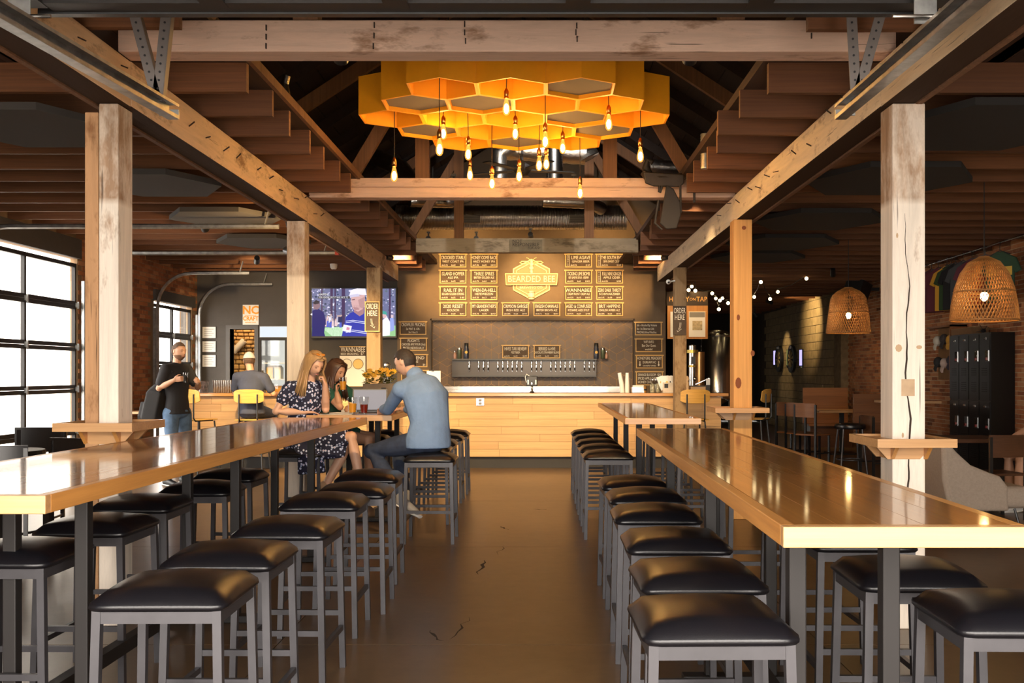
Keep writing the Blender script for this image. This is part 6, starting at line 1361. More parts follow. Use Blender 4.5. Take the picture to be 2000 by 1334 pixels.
small('jar_stack', 'small copper and steel shaker by the wire basket', 'shaker', (X(365, 15.4), 15.4, BT + .001), [('body', STEEL, lambda q: q.lathe([(.03, 0), (.04, .12), (.042, .16), (0, .16)], 14)), ('band', BRASS, lambda q: q.lathe([(.0385, .08), (.0415, .11)], 14))])
small('cardboard_box', 'brown cardboard box with a printed mark on the bar behind the standing man', 'box', (X(362, 15.62), 15.62, BT + .001), [('box', flat('cardboard', (.42, .25, .12), rough=.9), lambda q: q.box(-.15, -.1, 0, .12, .1, .33)), ('flap', MATS.get('cardboard') or BROWNZ, lambda q: q.box(-.15, -.22, .325, .12, -.1, .332)), ('mark', PAPER, lambda q: q.box(-.0, -.102, .19, .07, -.1005, .26))])
# planter with yellow sunflowers, menu stand, cup stacks and the right end of the bar
t = thing('planter_box', 'grey wooden planter box of yellow flowers at the far end of the guests\' table', 'planter', (X(742, 12.6), 12.6, TT)); q = MB(); q.box(-.2, -.09, 0, .2, -.075, .25); q.box(-.2, .075, 0, .2, .09, .25); q.box(-.2, -.075, 0, -.185, .075, .25); q.box(.185, -.075, 0, .2, .075, .25); q.box(-.185, -.075, 0, .185, .075, .02); q.box(-.185, -.075, .18, .185, .075, .22); q.build('box', flat('planter_grey', (.20, .155, .11), rough=.8, var=.2), t)
q = MB(); q.box(.03, -.096, .10, .09, -.0905, .2); q.build('emblem', BLACK, t)
LEAFM = flat('leaf_green', (.24, .22, .035), rough=.7, var=.4); PETAL = flat('petal_yellow', (.80, .42, .03), rough=.6, var=.2); rnd = random.Random(4); q = MB()
for i in range(260):
    c = Vector((rnd.uniform(-.19, .19), rnd.uniform(-.08, .07), rnd.uniform(.23, .40))); a = rnd.uniform(0, 6.28); d = Vector((math.cos(a), math.sin(a), rnd.uniform(-.3, .6))).normalized(); s_ = d.cross(Vector((0, 0, 1))).normalized(); L = rnd.uniform(.05, .09)
    q.add([c, c + d * L * .5 + s_ * L * .3, c + d * L, c + d * L * .5 - s_ * L * .3], [(0, 1, 2, 3)])
tag(q.build('leaves', LEAFM, t), kind='stuff')
for i in range(13):
    c = Vector((-.18 + i * .03, rnd.uniform(-.08, .0), rnd.uniform(.34, .43))); q = MB()
    for j in range(10): a = j * PI / 5; d = Vector((math.cos(a), -.35, math.sin(a) * .9)); s_ = Vector((-math.sin(a), 0, math.cos(a))); q.add([c, c + d * .025 + s_ * .009, c + d * .045, c + d * .025 - s_ * .009], [(0, 1, 2, 3)])
    q.ball(c + Vector((0, -.004, 0)), .012, n=8, m=6); q.build('flower', PETAL, t)
small('menu_stand', 'upright white menu sheet holder standing on the bar behind the blue shirt', 'menu', (X(848, 15.5), 15.5, BT + .001), [('sheet', PAPER, lambda q: q.box(-.115, -.004, .0, .10, .004, .34)), ('foot', STEEL, lambda q: q.box(-.115, -.06, 0, .10, .06, .005)), ('clip', BLACK, lambda q: q.box(-.04, -.009, .33, .0, .009, .355)), ('print_line', MATS['grey_print'], lambda q: q.box(-.05, -.0055, .2, .05, -.0045, .22))])
small('keg_bottles', 'glass jug with a steel lid behind the blue shirt man on the bar', 'jug', (X(757, 15.6), 15.6, BT + .001), [('jug', GLASSM, lambda q: q.lathe([(.0, 0), (.06, 0), (.065, .1), (.06, .36), (.05, .42)], 14), dict(smooth=True)), ('lid', STEEL, lambda q: q.lathe([(.055, .42), (.055, .45), (.02, .47), (0, .47)], 14))])
small('water_station', 'small black dispenser with a steel spout standing at the middle of the bar', 'dispenser', (X(1039, 15.5), 15.5, BT + .001), [
    ('column', STEEL, lambda q: q.lathe([(.045, 0), (.03, .015), (.018, .03), (.018, .16), (0, .165)], 12), dict(smooth=True)), ('block', BLACK, lambda q: q.box(-.085, -.05, .10, .085, .05, .26), dict(bevel=.012)), ('knob', STEEL, lambda q: q.lathe([(0, .16), (.022, .16), (.022, .19), (0, .2)], 10, (0, -.06, -.03))),
    ('side_lever', WHITE, lambda q: q.box(-.07, -.062, .13, -.05, -.05, .2)), ('side_lever', WHITE, lambda q: q.box(.05, -.062, .13, .07, -.05, .2)), ('hose', WHITE, lambda q: q.tube([(-.04, 0, .26), (-.085, 0, .29), (-.105, -.02, .24), (-.085, -.05, .16)], .006, 6))])
small('paper_cups', 'tall leaning stack of paper cups on the bar, left of two', 'cups', (X(1213, 15.5), 15.5, BT + .001), [('stack', PAPER, lambda q: q.tube([(.02, 0, 0), (.01, 0, .12), (-.025, 0, .31)], [.034, .036, .030], 12), dict(smooth=True)), ('rim', WHITE, lambda q: q.lathe([(.034, 0), (.037, .006), (.037, .012)], 12, (.02, 0, 0)))])
small('paper_cups', 'straight stack of paper cups on the bar, right of two', 'cups', (X(1225, 15.5), 15.5, BT + .001), [('stack', PAPER, lambda q: q.tube([(0, 0, 0), (0, 0, .12), (.0, 0, .31)], [.036, .036, .026], 12), dict(smooth=True)), ('rim', WHITE, lambda q: q.lathe([(.035, 0), (.038, .006), (.038, .012)], 12))])
small('napkin_box', 'steel napkin box with a paper sheet on the bar', 'box', (X(1246, 15.5), 15.5, BT + .001), [('box', STEEL, lambda q: q.box(-.095, -.06, 0, .095, .06, .09), dict(bevel=.003)), ('napkins', PAPER, lambda q: q.box(-.085, -.055, .0905, .085, .055, .115))])
small('amber_cup', 'small amber cup between the napkin box and the jars', 'cup', (X(1260, 15.45), 15.45, BT + .001), [('cup', BRASS, lambda q: q.lathe([(0, 0), (.02, 0), (.03, .10), (.027, .10), (.0, .02)], 12), dict(smooth=True)), ('band', BLACK, lambda q: q.lathe([(.0235, .035), (.0265, .06)], 12))])
for i, px in enumerate((1274, 1284)):
    small('tip_jar', 'glass jar of notes and coins on the bar, %s of two' % ('left' if i == 0 else 'right'), 'jar', (X(px, 15.45 + i * .14), 15.45 + i * .14, BT + .001), [('jar', GLASSM, lambda q: q.lathe([(0, 0), (.042, 0), (.045, .02), (.045, .17), (.036, .19), (.036, .21)], 14), dict(smooth=True)), ('contents', flat('money_mix', (.35, .33, .22), rough=.7, var=.6, vscale=40) if i == 0 else MATS['money_mix'], lambda q: q.lathe([(0, .004), (.039, .004), (.04, .13), (.0, .15)], 10)), ('lid_ring', STEEL, lambda q: q.lathe([(.038, .195), (.038, .212), (.034, .212)], 14))])
t = thing('snack_crate', 'whitewashed crate of white snack bags on the right end of the bar', 'crate', (X(1313, 15.5), 15.5, BT + .001)); q = MB()
for a in ((-.155, -.09, .155, -.078), (-.155, .078, .155, .09), (-.155, -.078, -.143, .078), (.143, -.078, .155, .078), (-.143, -.078, .143, .078)): q.box(a[0], a[1], 0, a[2], a[3], .16 if a[1] != -.078 or a[0] < -.15 or a[2] > .15 else .012)
q.build('box', flat('whitewashed_wood', (.60, .52, .42), rough=.85, var=.15), t); q = MB(); q.box(-.135, -.0945, .075, -.075, -.0905, .14); q.build('emblem', BLACK, t)
rnd = random.Random(9)
for i in range(9):
    bx_ = thing('snack_bag', 'white printed snack bag standing in the whitewashed crate', 'snack bag', (t.location.x - .125 + (i % 5) * .062, 15.46 + (i // 5) * .08, BT + .04), group='snack bags in the crate'); M = Matrix.Rotation(rnd.uniform(-.35, .35), 4, 'Y') @ Matrix.Rotation(rnd.uniform(-.2, .2), 4, 'X')
    q = MB(); q.tube([M @ Vector(p) for p in ((0, 0, .0), (0, 0, .1), (0, 0, .2), (0, 0, .225))], [(.04, .012), (.05, .022), (.05, .012), (.05, .002)], 10, flat=(1, 0, 0)); q.build('bag', PAPER, bx_, smooth=True)
    q = MB(); q.ball(M @ Vector((0, -.02, .13)), .02, .006, .02, 8, 6); q.build('print', YELB if i % 2 else BLACK, bx_)
small('soap_bottle', 'pale pump bottle on the bar beside the snack crate', 'bottle', (X(1341.5, 15.5), 15.5, BT + .001), [('body', flat('bottle_tan', (.62, .42, .24), rough=.4), lambda q: q.lathe([(0, 0), (.035, 0), (.036, .16), (.014, .2), (.014, .23)], 12), dict(smooth=True)), ('cap', MATS.get('bottle_tan') or BRASS, lambda q: q.lathe([(.05, .19), (.03, .24), (.014, .26), (0, .26)], 12))])
small('till_box', 'low wooden box beside the pump bottle on the bar end', 'box', (X(1362, 15.5), 15.5, BT + .001), [('box', BARWOOD, lambda q: q.box(-.115, -.08, 0, .115, .08, .095)), ('lid', BLACK, lambda q: q.box(-.118, -.083, .095, .118, .083, .11))])
small('card_reader', 'white card reader on a black stand at the bar end', 'card reader', (X(1382, 15.6), 15.6, BT + .001), [('stand', BLACK, lambda q: q.box(-.03, -.04, 0, .03, .04, .12)), ('screen', WHITE, lambda q: q.box(-.03, -.05, .12, .03, -.03, .22))])
small('ash_tray', 'small clear dish on the bar end', 'dish', (X(1396, 15.35), 15.35, BT + .001), [('dish', GLASSM, lambda q: q.lathe([(0, 0), (.03, 0), (.05, .03), (.046, .03), (.027, .006), (0, .006)], 14), dict(smooth=True)), ('rim', STEEL, lambda q: q.lathe([(.047, .03), (.051, .032)], 14))])
# draught column, tank, merchandise board at the right of the bar
small('brass_tap_column', 'tall steel filling column with a brass collar and a gauge at the right of the bar', 'tap column', (X(1352, 16.2), 16.2, .0), [
    ('tube', STEEL, lambda q: q.lathe([(.06, .9), (.06, 1.9), (0, 1.92)], 16), dict(smooth=True)), ('base', MET_DARK, lambda q: q.box(-.25, -.25, 0, .25, .25, .9)), ('collar', flat('brass_collar', (.45, .33, .08), rough=.35, metal=.8), lambda q: (q.lathe([(.095, 1.78), (.095, 1.83)], 16), q.lathe([(.064, 1.55), (.064, 1.58)], 12))),
    ('body', flat('copper_body', (.45, .26, .11), rough=.3, metal=.9), lambda q: q.lathe([(0, .95), (.09, .95), (.09, 1.8), (0, 1.8)], 16, (.13, .12, 0)), dict(smooth=True)), ('gauge', CHROME, lambda q: q.ball((.03, -.08, 1.36), .035, .015, .035, 12, 6)), ('lever', CHROME, lambda q: q.tube([(.04, -.07, 1.27), (.26, -.1, 1.37)], .01, 6)), ('sight_window', BLACK, lambda q: q.box(-.03, -.068, 1.6, .04, -.058, 1.72))])
tk = thing('brew_tank', 'tall polished steel brewing tank in the dark passage right of the bar', 'tank', (X(1400, 20.0), 20.0, 0))
q = MB(); q.lathe([(.05, .8), (.31, .95), (.31, 2.2), (.2, 2.3), (0, 2.34)], 24); q.build('vessel', STEEL, tk, smooth=True)
for i in range(3): a = 2 * PI * i / 3; q = MB(); q.tube([(.25 * math.cos(a), .25 * math.sin(a), 0), (.25 * math.cos(a), .25 * math.sin(a), .98)], .025, 8); q.build('leg', STEEL, tk)
for z in (1.0, 2.18): q = MB(); q.lathe([(.313, z), (.318, z + .02), (.313, z + .04)], 24); q.build('band', STEEL, tk)
mbd = thing('merch_board', 'orange wooden board headed honey on tap with a lit poster in the dark passage', 'sign', P(1341, 611, 18.6), kind='thing'); k = 18.6 / F
q = MB(); q.box(-38 * k, -.02, -51 * k, 41 * k, .02, 14 * k); q.build('board', wood('merch_orange', (.44, .17, .03), (.55, .24, .05), axis=2, rough=.5, fine=10, along=.6), mbd)
q = MB(); q.box(-40 * k, -.03, 14 * k, 41 * k, .02, 41 * k); q.build('header', flat('header_brown', (.05, .032, .02), rough=.8), mbd)
join_text([('HONEY', .125, .88, -35 * k, -.0315, 26 * k, 'LEFT'), ('ON', .075, 1.0, 5 * k, -.0315, 26 * k, 'LEFT'), ('TAP', .125, .9, 18.5 * k, -.0315, 26 * k, 'LEFT')], mbd, mat=flat('orange_letters', (.85, .42, .10), rough=.6))
for a, b_, nm in ((4, 36, 'poster'), (-32, -24, 'side_poster')):
    q = MB(); q.box(a * k, -.03, -47 * k, b_ * k, -.021, 2 * k); o = q.build(nm, PAPER, mbd)
    if nm == 'poster':
        z = MB(); z.box(5 * k, -.0325, -9 * k, 35 * k, -.0305, 1 * k); z.build('poster_head', flat('poster_grey', (.25, .23, .20), rough=.8), o); z = MB(); z.box(11 * k, -.0325, -34 * k, 30 * k, -.0305, -16 * k); z.build('poster_photo', flat('poster_meadow', (.45, .36, .22), rough=.8, var=.5, vscale=14), o)
q = MB(); q.box(2 * k, -.035, 2 * k, 38 * k, -.02, 3.4 * k); q.build('frame_bar', GOLDFRAME, mbd)
spot('merch_board_lamp', P(1350, 545, 17.6), P(1350, 620, 18.6), 60, 70, WARM)
# ================================================================== CHAIRS, RIGHT SIDE, LEFT SIDE
def ply_chair(label, x, y, rz, sh_=.79, group='plywood bar chairs with black frames'):
    t = thing('bar_chair', label, 'chair', (x, y, 0), rz, group)       # faces +y, backrest at -y
    q = MB(); n = 12; vs = []; W, Hh = .215, .20
    for j in range(2):
        for i in range(n + 1):
            u = -1 + 2 * i / n; xx = u * W; yy = -.20 - .035 * (1 - u * u) + j * .014; e = (1 - abs(u) ** 5)
            for s_ in (-1, 1): vs.append((xx, yy + (.02 if s_ < 0 else 0), sh_ + .33 + s_ * (Hh / 2) * (.62 + .38 * e)))
    fs = []
    N = (n + 1) * 2
    for i in range(n): a = i * 2; fs += [(a, a + 1, a + 3, a + 2), (N + a, N + a + 2, N + a + 3, N + a + 1), (a, a + 2, N + a + 2, N + a), (a + 1, N + a + 1, N + a + 3, a + 3)]
    fs += [(0, N, N + 1, 1), (2 * n, 2 * n + 1, N + 2 * n + 1, N + 2 * n)]; q.add(vs, fs); q.build('backrest', PLY, t, smooth=True, bevel=.004)
    q = MB(); q.prism([(-.2, -.19), (.2, -.19), (.215, -.1), (.2, .17), (.16, .2), (-.16, .2), (-.2, .17), (-.215, -.1)], (0, 0, sh_ - .014), (1, 0, 0), (0, 1, 0), .014); q.build('seat', PLY, t, bevel=.005)
    for sx in (-1, 1):
        for sy in (-1, 1): q = MB(); q.tube([(sx * .15, sy * .15, sh_ - .03), (sx * .205, sy * .215, 0)], .012, 8); q.build('leg', BLACK, t)
        q = MB(); q.tube([(sx * .13, .12, sh_ - .024), (sx * .13, -.19, sh_ - .024), (sx * .13, -.222, sh_ + .02), (sx * .13, -.222, sh_ + .36)], .011, 8); q.build('back_upright', BLACK, t)
    q = MB(); a = .188; q.tube([(-a, -a, .3), (a, -a, .3), (a, a, .3), (-a, a, .3), (-a, -a, .3)], .009, 6); q.tube([(-.13, .14, sh_ - .026), (.13, .14, sh_ - .026)], .010, 6); q.build('foot_ring', BLACK, t); return t
ply_chair('yellow plywood bar chair standing empty at the left end of the bar', X(384, 14.35), 14.45, R(-28))
ply_chair('yellow plywood bar chair under the man in the pale cap', X(491, 14.3), 14.36, 0)
ply_chair('yellow plywood bar chair at the right end of the bar by the orange post', X(1356, 14.2), 14.42, R(6))
ply_chair('brown plywood bar chair half hidden behind the orange post', X(1475, 14.6), 14.7, R(60))
# cafe chairs and round table by the windows
def cafe_chair(name, label, x, y, rz, mat_back, frame, sh_=.45, top=.80, group=None, bw=.40):
    t = thing(name, label, 'chair', (x, y, 0), rz, group)             # faces +y
    q = MB(); q.box(-.2, -.2, sh_ - .025, .2, .2, sh_); q.build('seat', mat_back, t, bevel=.006)
    q = MB(); n = 8
    vs = [(u * bw / 2, -.205 - .02 * (1 - u * u) + j * .018, z) for j in (0, 1) for u in [-1 + 2 * i / n for i in range(n + 1)] for z in (top - .22, top)]; N = (n + 1) * 2; fs = []
    for i in range(n): a = i * 2; fs += [(a, a + 1, a + 3, a + 2), (N + a, N + a + 2, N + a + 3, N + a + 1), (a, a + 2, N + a + 2, N + a), (a + 1, N + a + 1, N + a + 3, a + 3)]
    fs += [(0, N, N + 1, 1), (2 * n, 2 * n + 1, N + 2 * n + 1, N + 2 * n)]; q.add(vs, fs); q.build('backrest', mat_back, t, smooth=True)
    for sx in (-1, 1):
        q = MB(); q.beam((sx * .185, -.195, 0), (sx * .185, -.195, top - .02), .03, .03); q.build('leg', frame, t); q = MB(); q.beam((sx * .185, .185, 0), (sx * .185, .185, sh_ - .026), .028, .028); q.build('leg', frame, t)
        q = MB(); q.beam((sx * .185, -.18, .2), (sx * .185, .17, .2), .02, .02); q.build('stretcher', frame, t)
    return t
BLK = flat('black_lacquer', (.012, .009, .008), rough=.3)
cafe_chair('cafe_chair', 'black lacquer cafe chair by the round table, back towards the window', X(62, 8.6), 8.6, R(185), BLK, BLK, .46, .97, bw=.44)
cafe_chair('cafe_chair', 'black lacquer cafe chair nearest the left post by the round table', X(97, 7.75), 7.75, R(160), BLK, BLK, .46, .93, bw=.40)
cafe_chair('cafe_chair', 'black lacquer cafe chair cut by the left edge of the photo', X(-12, 7.3), 7.3, R(200), BLK, BLK, .46, .90, bw=.40)
small('round_table', 'white topped round cafe table by the glazed side door', 'table', (X(8, 8.0), 8.0, 0), [('top', flat('white_laminate', (.72, .72, .70), rough=.2), lambda q: q.lathe([(0, .80), (.30, .80), (.30, .83), (0, .83)], 28)), ('rim', MET_DARK, lambda q: q.lathe([(.302, .785), (.305, .80), (.305, .826), (.302, .83)], 28, cap=False)), ('column', MET_DARK, lambda q: q.lathe([(.03, .02), (.03, .79)], 12)), ('base', MET_DARK, lambda q: q.lathe([(0, 0), (.22, 0), (.22, .015), (.03, .03)], 20))])
small('drink_shelf', 'narrow oak wall shelf behind the near left post', 'shelf', (X(300, 13.6), 13.7, .93), [('board', OAKX, lambda q: q.box(-.35, -.25, -.03, .25, .2, 0)), ('bracket', MET_DARK, lambda q: q.box(-.3, .1, -.93, -.25, .15, -.03))])
# outside, seen through the panes
small('bucket_planter', 'pale bucket standing outside the glazed side door', 'bucket', (-9.2, 15.6, -.11), [('bucket', flat('bucket_blue', (.45, .52, .62), rough=.6), lambda q: q.lathe([(0, 0), (.28, 0), (.36, .9), (.33, .9), (.26, .03), (0, .03)], 20), dict(smooth=True)), ('rim', WHITE, lambda q: q.lathe([(.36, .88), (.385, .9), (.36, .93)], 20))])
small('parked_car', 'blue car parked outside the glazed side door', 'car', (-12.8, 15.0, -.11), [('body', flat('car_blue', (.14, .24, .46), rough=.25, coat=.5), lambda q: (q.prism([(-2, .3), (-1.95, .75), (-1.2, .85), (-.6, 1.35), (.9, 1.38), (1.5, .95), (2.0, .85), (2.05, .3)], (.85, 0, 0), (0, 1, 0), (0, 0, 1), -1.7)), dict(bevel=.08)),
    ('window', flat('car_glass', (.03, .035, .04), rough=.1), lambda q: q.prism([(-.95, .88), (-.5, 1.28), (.8, 1.3), (1.25, .92)], (.87, 0, 0), (0, 1, 0), (0, 0, 1), -.02)), ('wheel', BLACK, lambda q: q.tube([(.6, -1.3, .32), (.88, -1.3, .32)], .32, 18)), ('wheel', BLACK, lambda q: q.tube([(.6, 1.3, .32), (.88, 1.3, .32)], .32, 18))])
# ---------------------------------------------------------------- right side
# locker bank
LX, LY0, LY1, LT = 6.22, 13.76, 15.12, 2.02
lk_ = thing('locker_bank', 'black steel locker bank of two rows against the brick wall', 'lockers', (LX, LY0, 0)); LBK = flat('locker_black', (.012, .011, .011), rough=.3, metal=.2)
q = MB(); q.box(.012, 0, .1, WALL_R - LX - .02, LY1 - LY0, LT); q.build('body', LBK, lk_); q = MB(); q.box(.03, .02, 0, WALL_R - LX - .03, LY1 - LY0 - .02, .1); q.build('plinth', BLACK, lk_)
dw = (LY1 - LY0) / 4
for r_ in range(2):
    for c_ in range(4):
        z0 = .12 + r_ * .95; q = MB(); q.box(-.004, c_ * dw + .012, z0, .0115, (c_ + 1) * dw - .012, z0 + .93); d_ = q.build('door', LBK, lk_)
        q = MB(); q.box(-.012, c_ * dw + .04, z0 + .55, -.0045, c_ * dw + .13, z0 + .70); q.build('latch_plate', CHROME, d_); q = MB(); q.box(-.026, c_ * dw + .075, z0 + .565, -.0125, c_ * dw + .095, z0 + .60); q.build('padlock', flat('red_padlock', (.25, .02, .015), rough=.4) if 'red_padlock' not in MATS else MATS['red_padlock'], d_)
        q = MB(); q.box(-.008, c_ * dw + .12, z0 + .85, -.0045, c_ * dw + .19, z0 + .875); q.build('number_plate', STEEL, d_)
        for zz in (.12, .15, .18, .21, .24, .35, .38, .41, .44): q = MB(); q.box(-.009, c_ * dw + .09, z0 + zz, -.0045, c_ * dw + .25, z0 + zz + .012); q.build('louvre', MET_DARK, d_)
small('tool_box', 'flat brown box lying on the lockers', 'box', (LX + .12, 14.7, LT + .001), [('box', flat('brown_box', (.16, .085, .035), rough=.8), lambda q: q.box(-.12, -.36, 0, .12, .36, .085)), ('lid', flat('box_lid', (.2, .11, .045), rough=.8), lambda q: q.box(-.122, -.362, .085, .122, .362, .095))])
small('metal_bee', 'small black metal insect figure on the lockers', 'figure', (LX + .10, 14.2, LT + .001), [('body', BLACK, lambda q: q.ball((0, 0, .035), .035, .05, .03, 10, 6)), ('leg', BLACK, lambda q: (q.tube([(0, -.02, .03), (-.08, -.06, .12)], .004, 5), q.tube([(0, .02, .03), (-.08, .06, .02)], .004, 5), q.tube([(0, -.02, .04), (.02, -.08, .10)], .004, 5)))])
# cap display
hs = thing('cap_display', 'wooden wall rack of caps left of the lockers', 'rack', (6.5, 15.75, 1.75)); q = MB(); q.box(-.02, -.42, -.40, .06, .45, .42); q.build('back_board', flat('rack_wood', (.20, .10, .035), rough=.7, var=.2), hs); q = MB(); q.box(-.2, -.45, -.42, .06, -.42, .45); q.build('side_board', WALNUT, hs); q = MB(); q.box(-.2, -.45, .42, .06, .47, .45); q.build('top_board', WALNUT, hs)
for i, (y, z, c) in enumerate(((.28, .22, (.6, .55, .45)), (.02, .24, (.05, .04, .04)), (-.22, .22, (.55, .28, .04)), (.26, -.12, (.03, .03, .03)), (-.0, -.14, (.55, .42, .36)), (-.25, -.10, (.04, .035, .05)))):
    cn = ['cream', 'black', 'mustard', 'plain black', 'pale pink', 'dark navy'][i]; cm = flat('cap_' + cn.replace(' ', '_'), c, rough=.9)
    small('cap', '%s cap hanging on the wooden wall rack' % cn, 'cap', (6.43, 15.75 + y, 1.75 + z), [('crown', cm, lambda q: q.ball((-.03, 0, 0), .07, .085, .085, 12, 8), dict(smooth=True)), ('brim', cm, lambda q: q.tube([(-.06, 0, -.05), (-.08, 0, -.11), (-.07, 0, -.15)], [(.075, .008), (.07, .008), (.04, .006)], 12, flat=(0, 1, 0)), dict(smooth=True))])
# clothes rail with shirts
rl = thing('clothes_rail', 'steel pipe rail near the ceiling along the brick wall', 'rail', (6.3, 14.6, 3.2)); q = MB(); q.tube([(0, -2.6, .06), (0, 2.2, .0)], .02, 8); q.build('pipe', STEEL, rl)
for y in (-2.0, 1.9): q = MB(); q.tube([(0, y, .03), (0, y, .23)], .008, 6); q.build('hanger_rod', STEEL, rl)
shirts = [(1826, 'maroon', (.12, .025, .035)), (1842, 'mustard yellow', (.62, .32, .03)), (1858, 'black', (.012, .012, .013)), (1873, 'dark grey', (.055, .058, .062)), (1890, 'plum', (.12, .03, .045)), (1916, 'rust red', (.36, .045, .02)), (1944, 'dark green with a yellow stripe', (.035, .075, .04)), (1812, 'burgundy', (.10, .02, .03)), (1850, 'grey green', (.03, .06, .02))]
for i, (px, cn, c) in enumerate(shirts):
    Y = 6.22 * F / (px - CX); zt = 3.14; sm = flat('shirt_' + cn.split(' with')[0].replace(' ', '_'), c, rough=.95)
    t = thing('hanging_shirt', '%s tee shirt hanging from the steel rail' % cn, 'shirt', (6.28, Y, zt), R(-62 if i not in (5,) else -20), group='tee shirts on the rail')
    q = MB(); q.prism([(-.10, -.06), (-.05, -.03), (.05, -.03), (.10, -.06), (.25, -.13), (.33, -.30), (.24, -.34), (.22, -.28), (.225, -.72), (-.225, -.72), (-.22, -.28), (-.24, -.34), (-.33, -.30), (-.25, -.13)], (0, -.012, 0), (1, 0, 0), (0, 0, 1), -.03); q.build('cloth', sm, t, bevel=.01)
    q = MB(); q.tube([(-.16, .0, -.075), (0, 0, -.015), (.16, 0, -.075)], .008, 6); q.tube([(0, 0, -.015), (0, 0, .05), (.018, 0, .075), (.0, 0, .095), (-.018, 0, .08)], .004, 6); q.build('hanger', BLACK, t)
    if 'stripe' in cn: q = MB(); q.box(-.20, -.0165, -.36, .20, -.0125, -.24); q.build('stripe', YELB, t)
# framed picture screen at the right edge
sc_ = thing('wall_screen', 'flat wall screen showing a bluish room at the right edge above the lockers', 'screen', (6.5, 12.55, 2.85)); q = MB(); q.box(0, -.62, -.55, .05, .62, .5); q.build('bezel', BLACK, sc_)
rnd = random.Random(5); q = MB(); q.box(-.004, -.58, -.50, -.0005, .58, .46); q.build('display', emis('screen_dim', (.10, .11, .14), .5), sc_)
for i in range(16): q = MB(); y, z = rnd.uniform(-.5, .5), rnd.uniform(-.42, .35); w_, h_ = rnd.uniform(.03, .08), rnd.uniform(.08, .2); q.box(-.0065 - i * .0001, y - w_, z - h_ * .5, -.0045, y + w_, z + h_ * .5); q.build('picture_patch', emis('patch_%d' % i, rnd.choice([(.25, .3, .4), (.05, .05, .06), (.3, .28, .3), (.1, .16, .35), (.2, .25, .12)]), .5), sc_)
# speaker, darts
small('wall_speaker', 'black speaker tilted on the brick wall', 'speaker', (6.15, 19.3, Z(565, 19.3)), [('cabinet', BLACK, lambda q: q.box(-.16, -.2, -.17, .16, .2, .17, Matrix.Rotation(R(20), 4, 'Y') @ Matrix.Rotation(R(35), 4, 'Z')), dict(bevel=.02)), ('bracket', MET_DARK, lambda q: q.beam((.1, .0, 0), (.43, 0, 0), .06))])
DB = flat('dart_cream', (.62, .42, .14), rough=.8); DBK = flat('dart_black', (.02, .018, .015), rough=.8)
for i, px in enumerate((1521.5, 1546)):
    Y = 6.52 * F / (px - CX); zc = Z(701, Y); t = thing('dart_board', 'round dart board on the block wall, %s of two' % ('farther' if i == 0 else 'nearer'), 'dart board', (6.56, Y, zc))
    q = MB(); q.tube([(0, 0, 0), (-.07, 0, 0)], .36, 28); q.build('surround', BLACK, t)
    for k_ in range(20):
        a0, a1 = 2 * PI * k_ / 20, 2 * PI * (k_ + 1) / 20; q = MB(); q.add([(-.074, r_ * math.cos(a), r_ * math.sin(a)) for r_, a in ((.02, a0), (.23, a0), (.23, a1), (.02, a1))] + [(-.068, r_ * math.cos(a), r_ * math.sin(a)) for r_, a in ((.02, a0), (.23, a0), (.23, a1), (.02, a1))], [(0, 1, 2, 3), (4, 7, 6, 5), (0, 4, 5, 1), (1, 5, 6, 2), (2, 6, 7, 3), (3, 7, 4, 0)]); q.build('segment', DB if k_ % 2 else DBK, t)
    q = MB(); q.tube([(-.068, 0, 0), (-.077, 0, 0)], .02, 12); q.build('bull', flat('dart_red', (.3, .03, .02)) if i == 0 else MATS['dart_red'], t)
    q = MB(); q.cbox((-.08, 0, .30), .03, .14, .06); q.build('light_head', WHITE, t)
for i, px in enumerate((1512, 1538, 1563)):
    Y = 6.52 * F / (px - CX); t = thing('score_screen', '%s lit score panel beside the dart boards' % ('violet far', 'dim green middle', 'violet near')[i], 'screen', (6.56, Y, Z(699, Y)))
    q = MB(); q.box(-.03, -.15, -.24, 0, .15, .22); q.build('case', BLACK, t); q = MB(); q.box(-.034, -.12, -.19, -.0305, .12, .2); q.build('display', emis('score_violet', (.55, .48, 1.0), 1.3) if i == 0 else (MATS['score_violet'] if i == 2 else emis('score_green', (.35, .36, .10), .7)), t)
    q = MB(); q.cbox((-.035, 0, -.24), .02, .10, .03); q.build('key_strip', STEEL, t)
track_head('black spot lamp washing the block wall', (5.5, 23.6, 3.12), (6.58, 23.9, 2.75), 150, 85, (1, .72, .35), hang=3.43)
track_head('black spot lamp over the dart boards', (5.75, 26.4, 2.95), (6.58, 26.5, 1.85), 60, 60, (1, .75, .4), hang=3.43)
track_head('black spot lamp over the booth benches', (5.0, 17.0, 3.12), (5.8, 19.5, .9), 120, 70, hang=3.43)
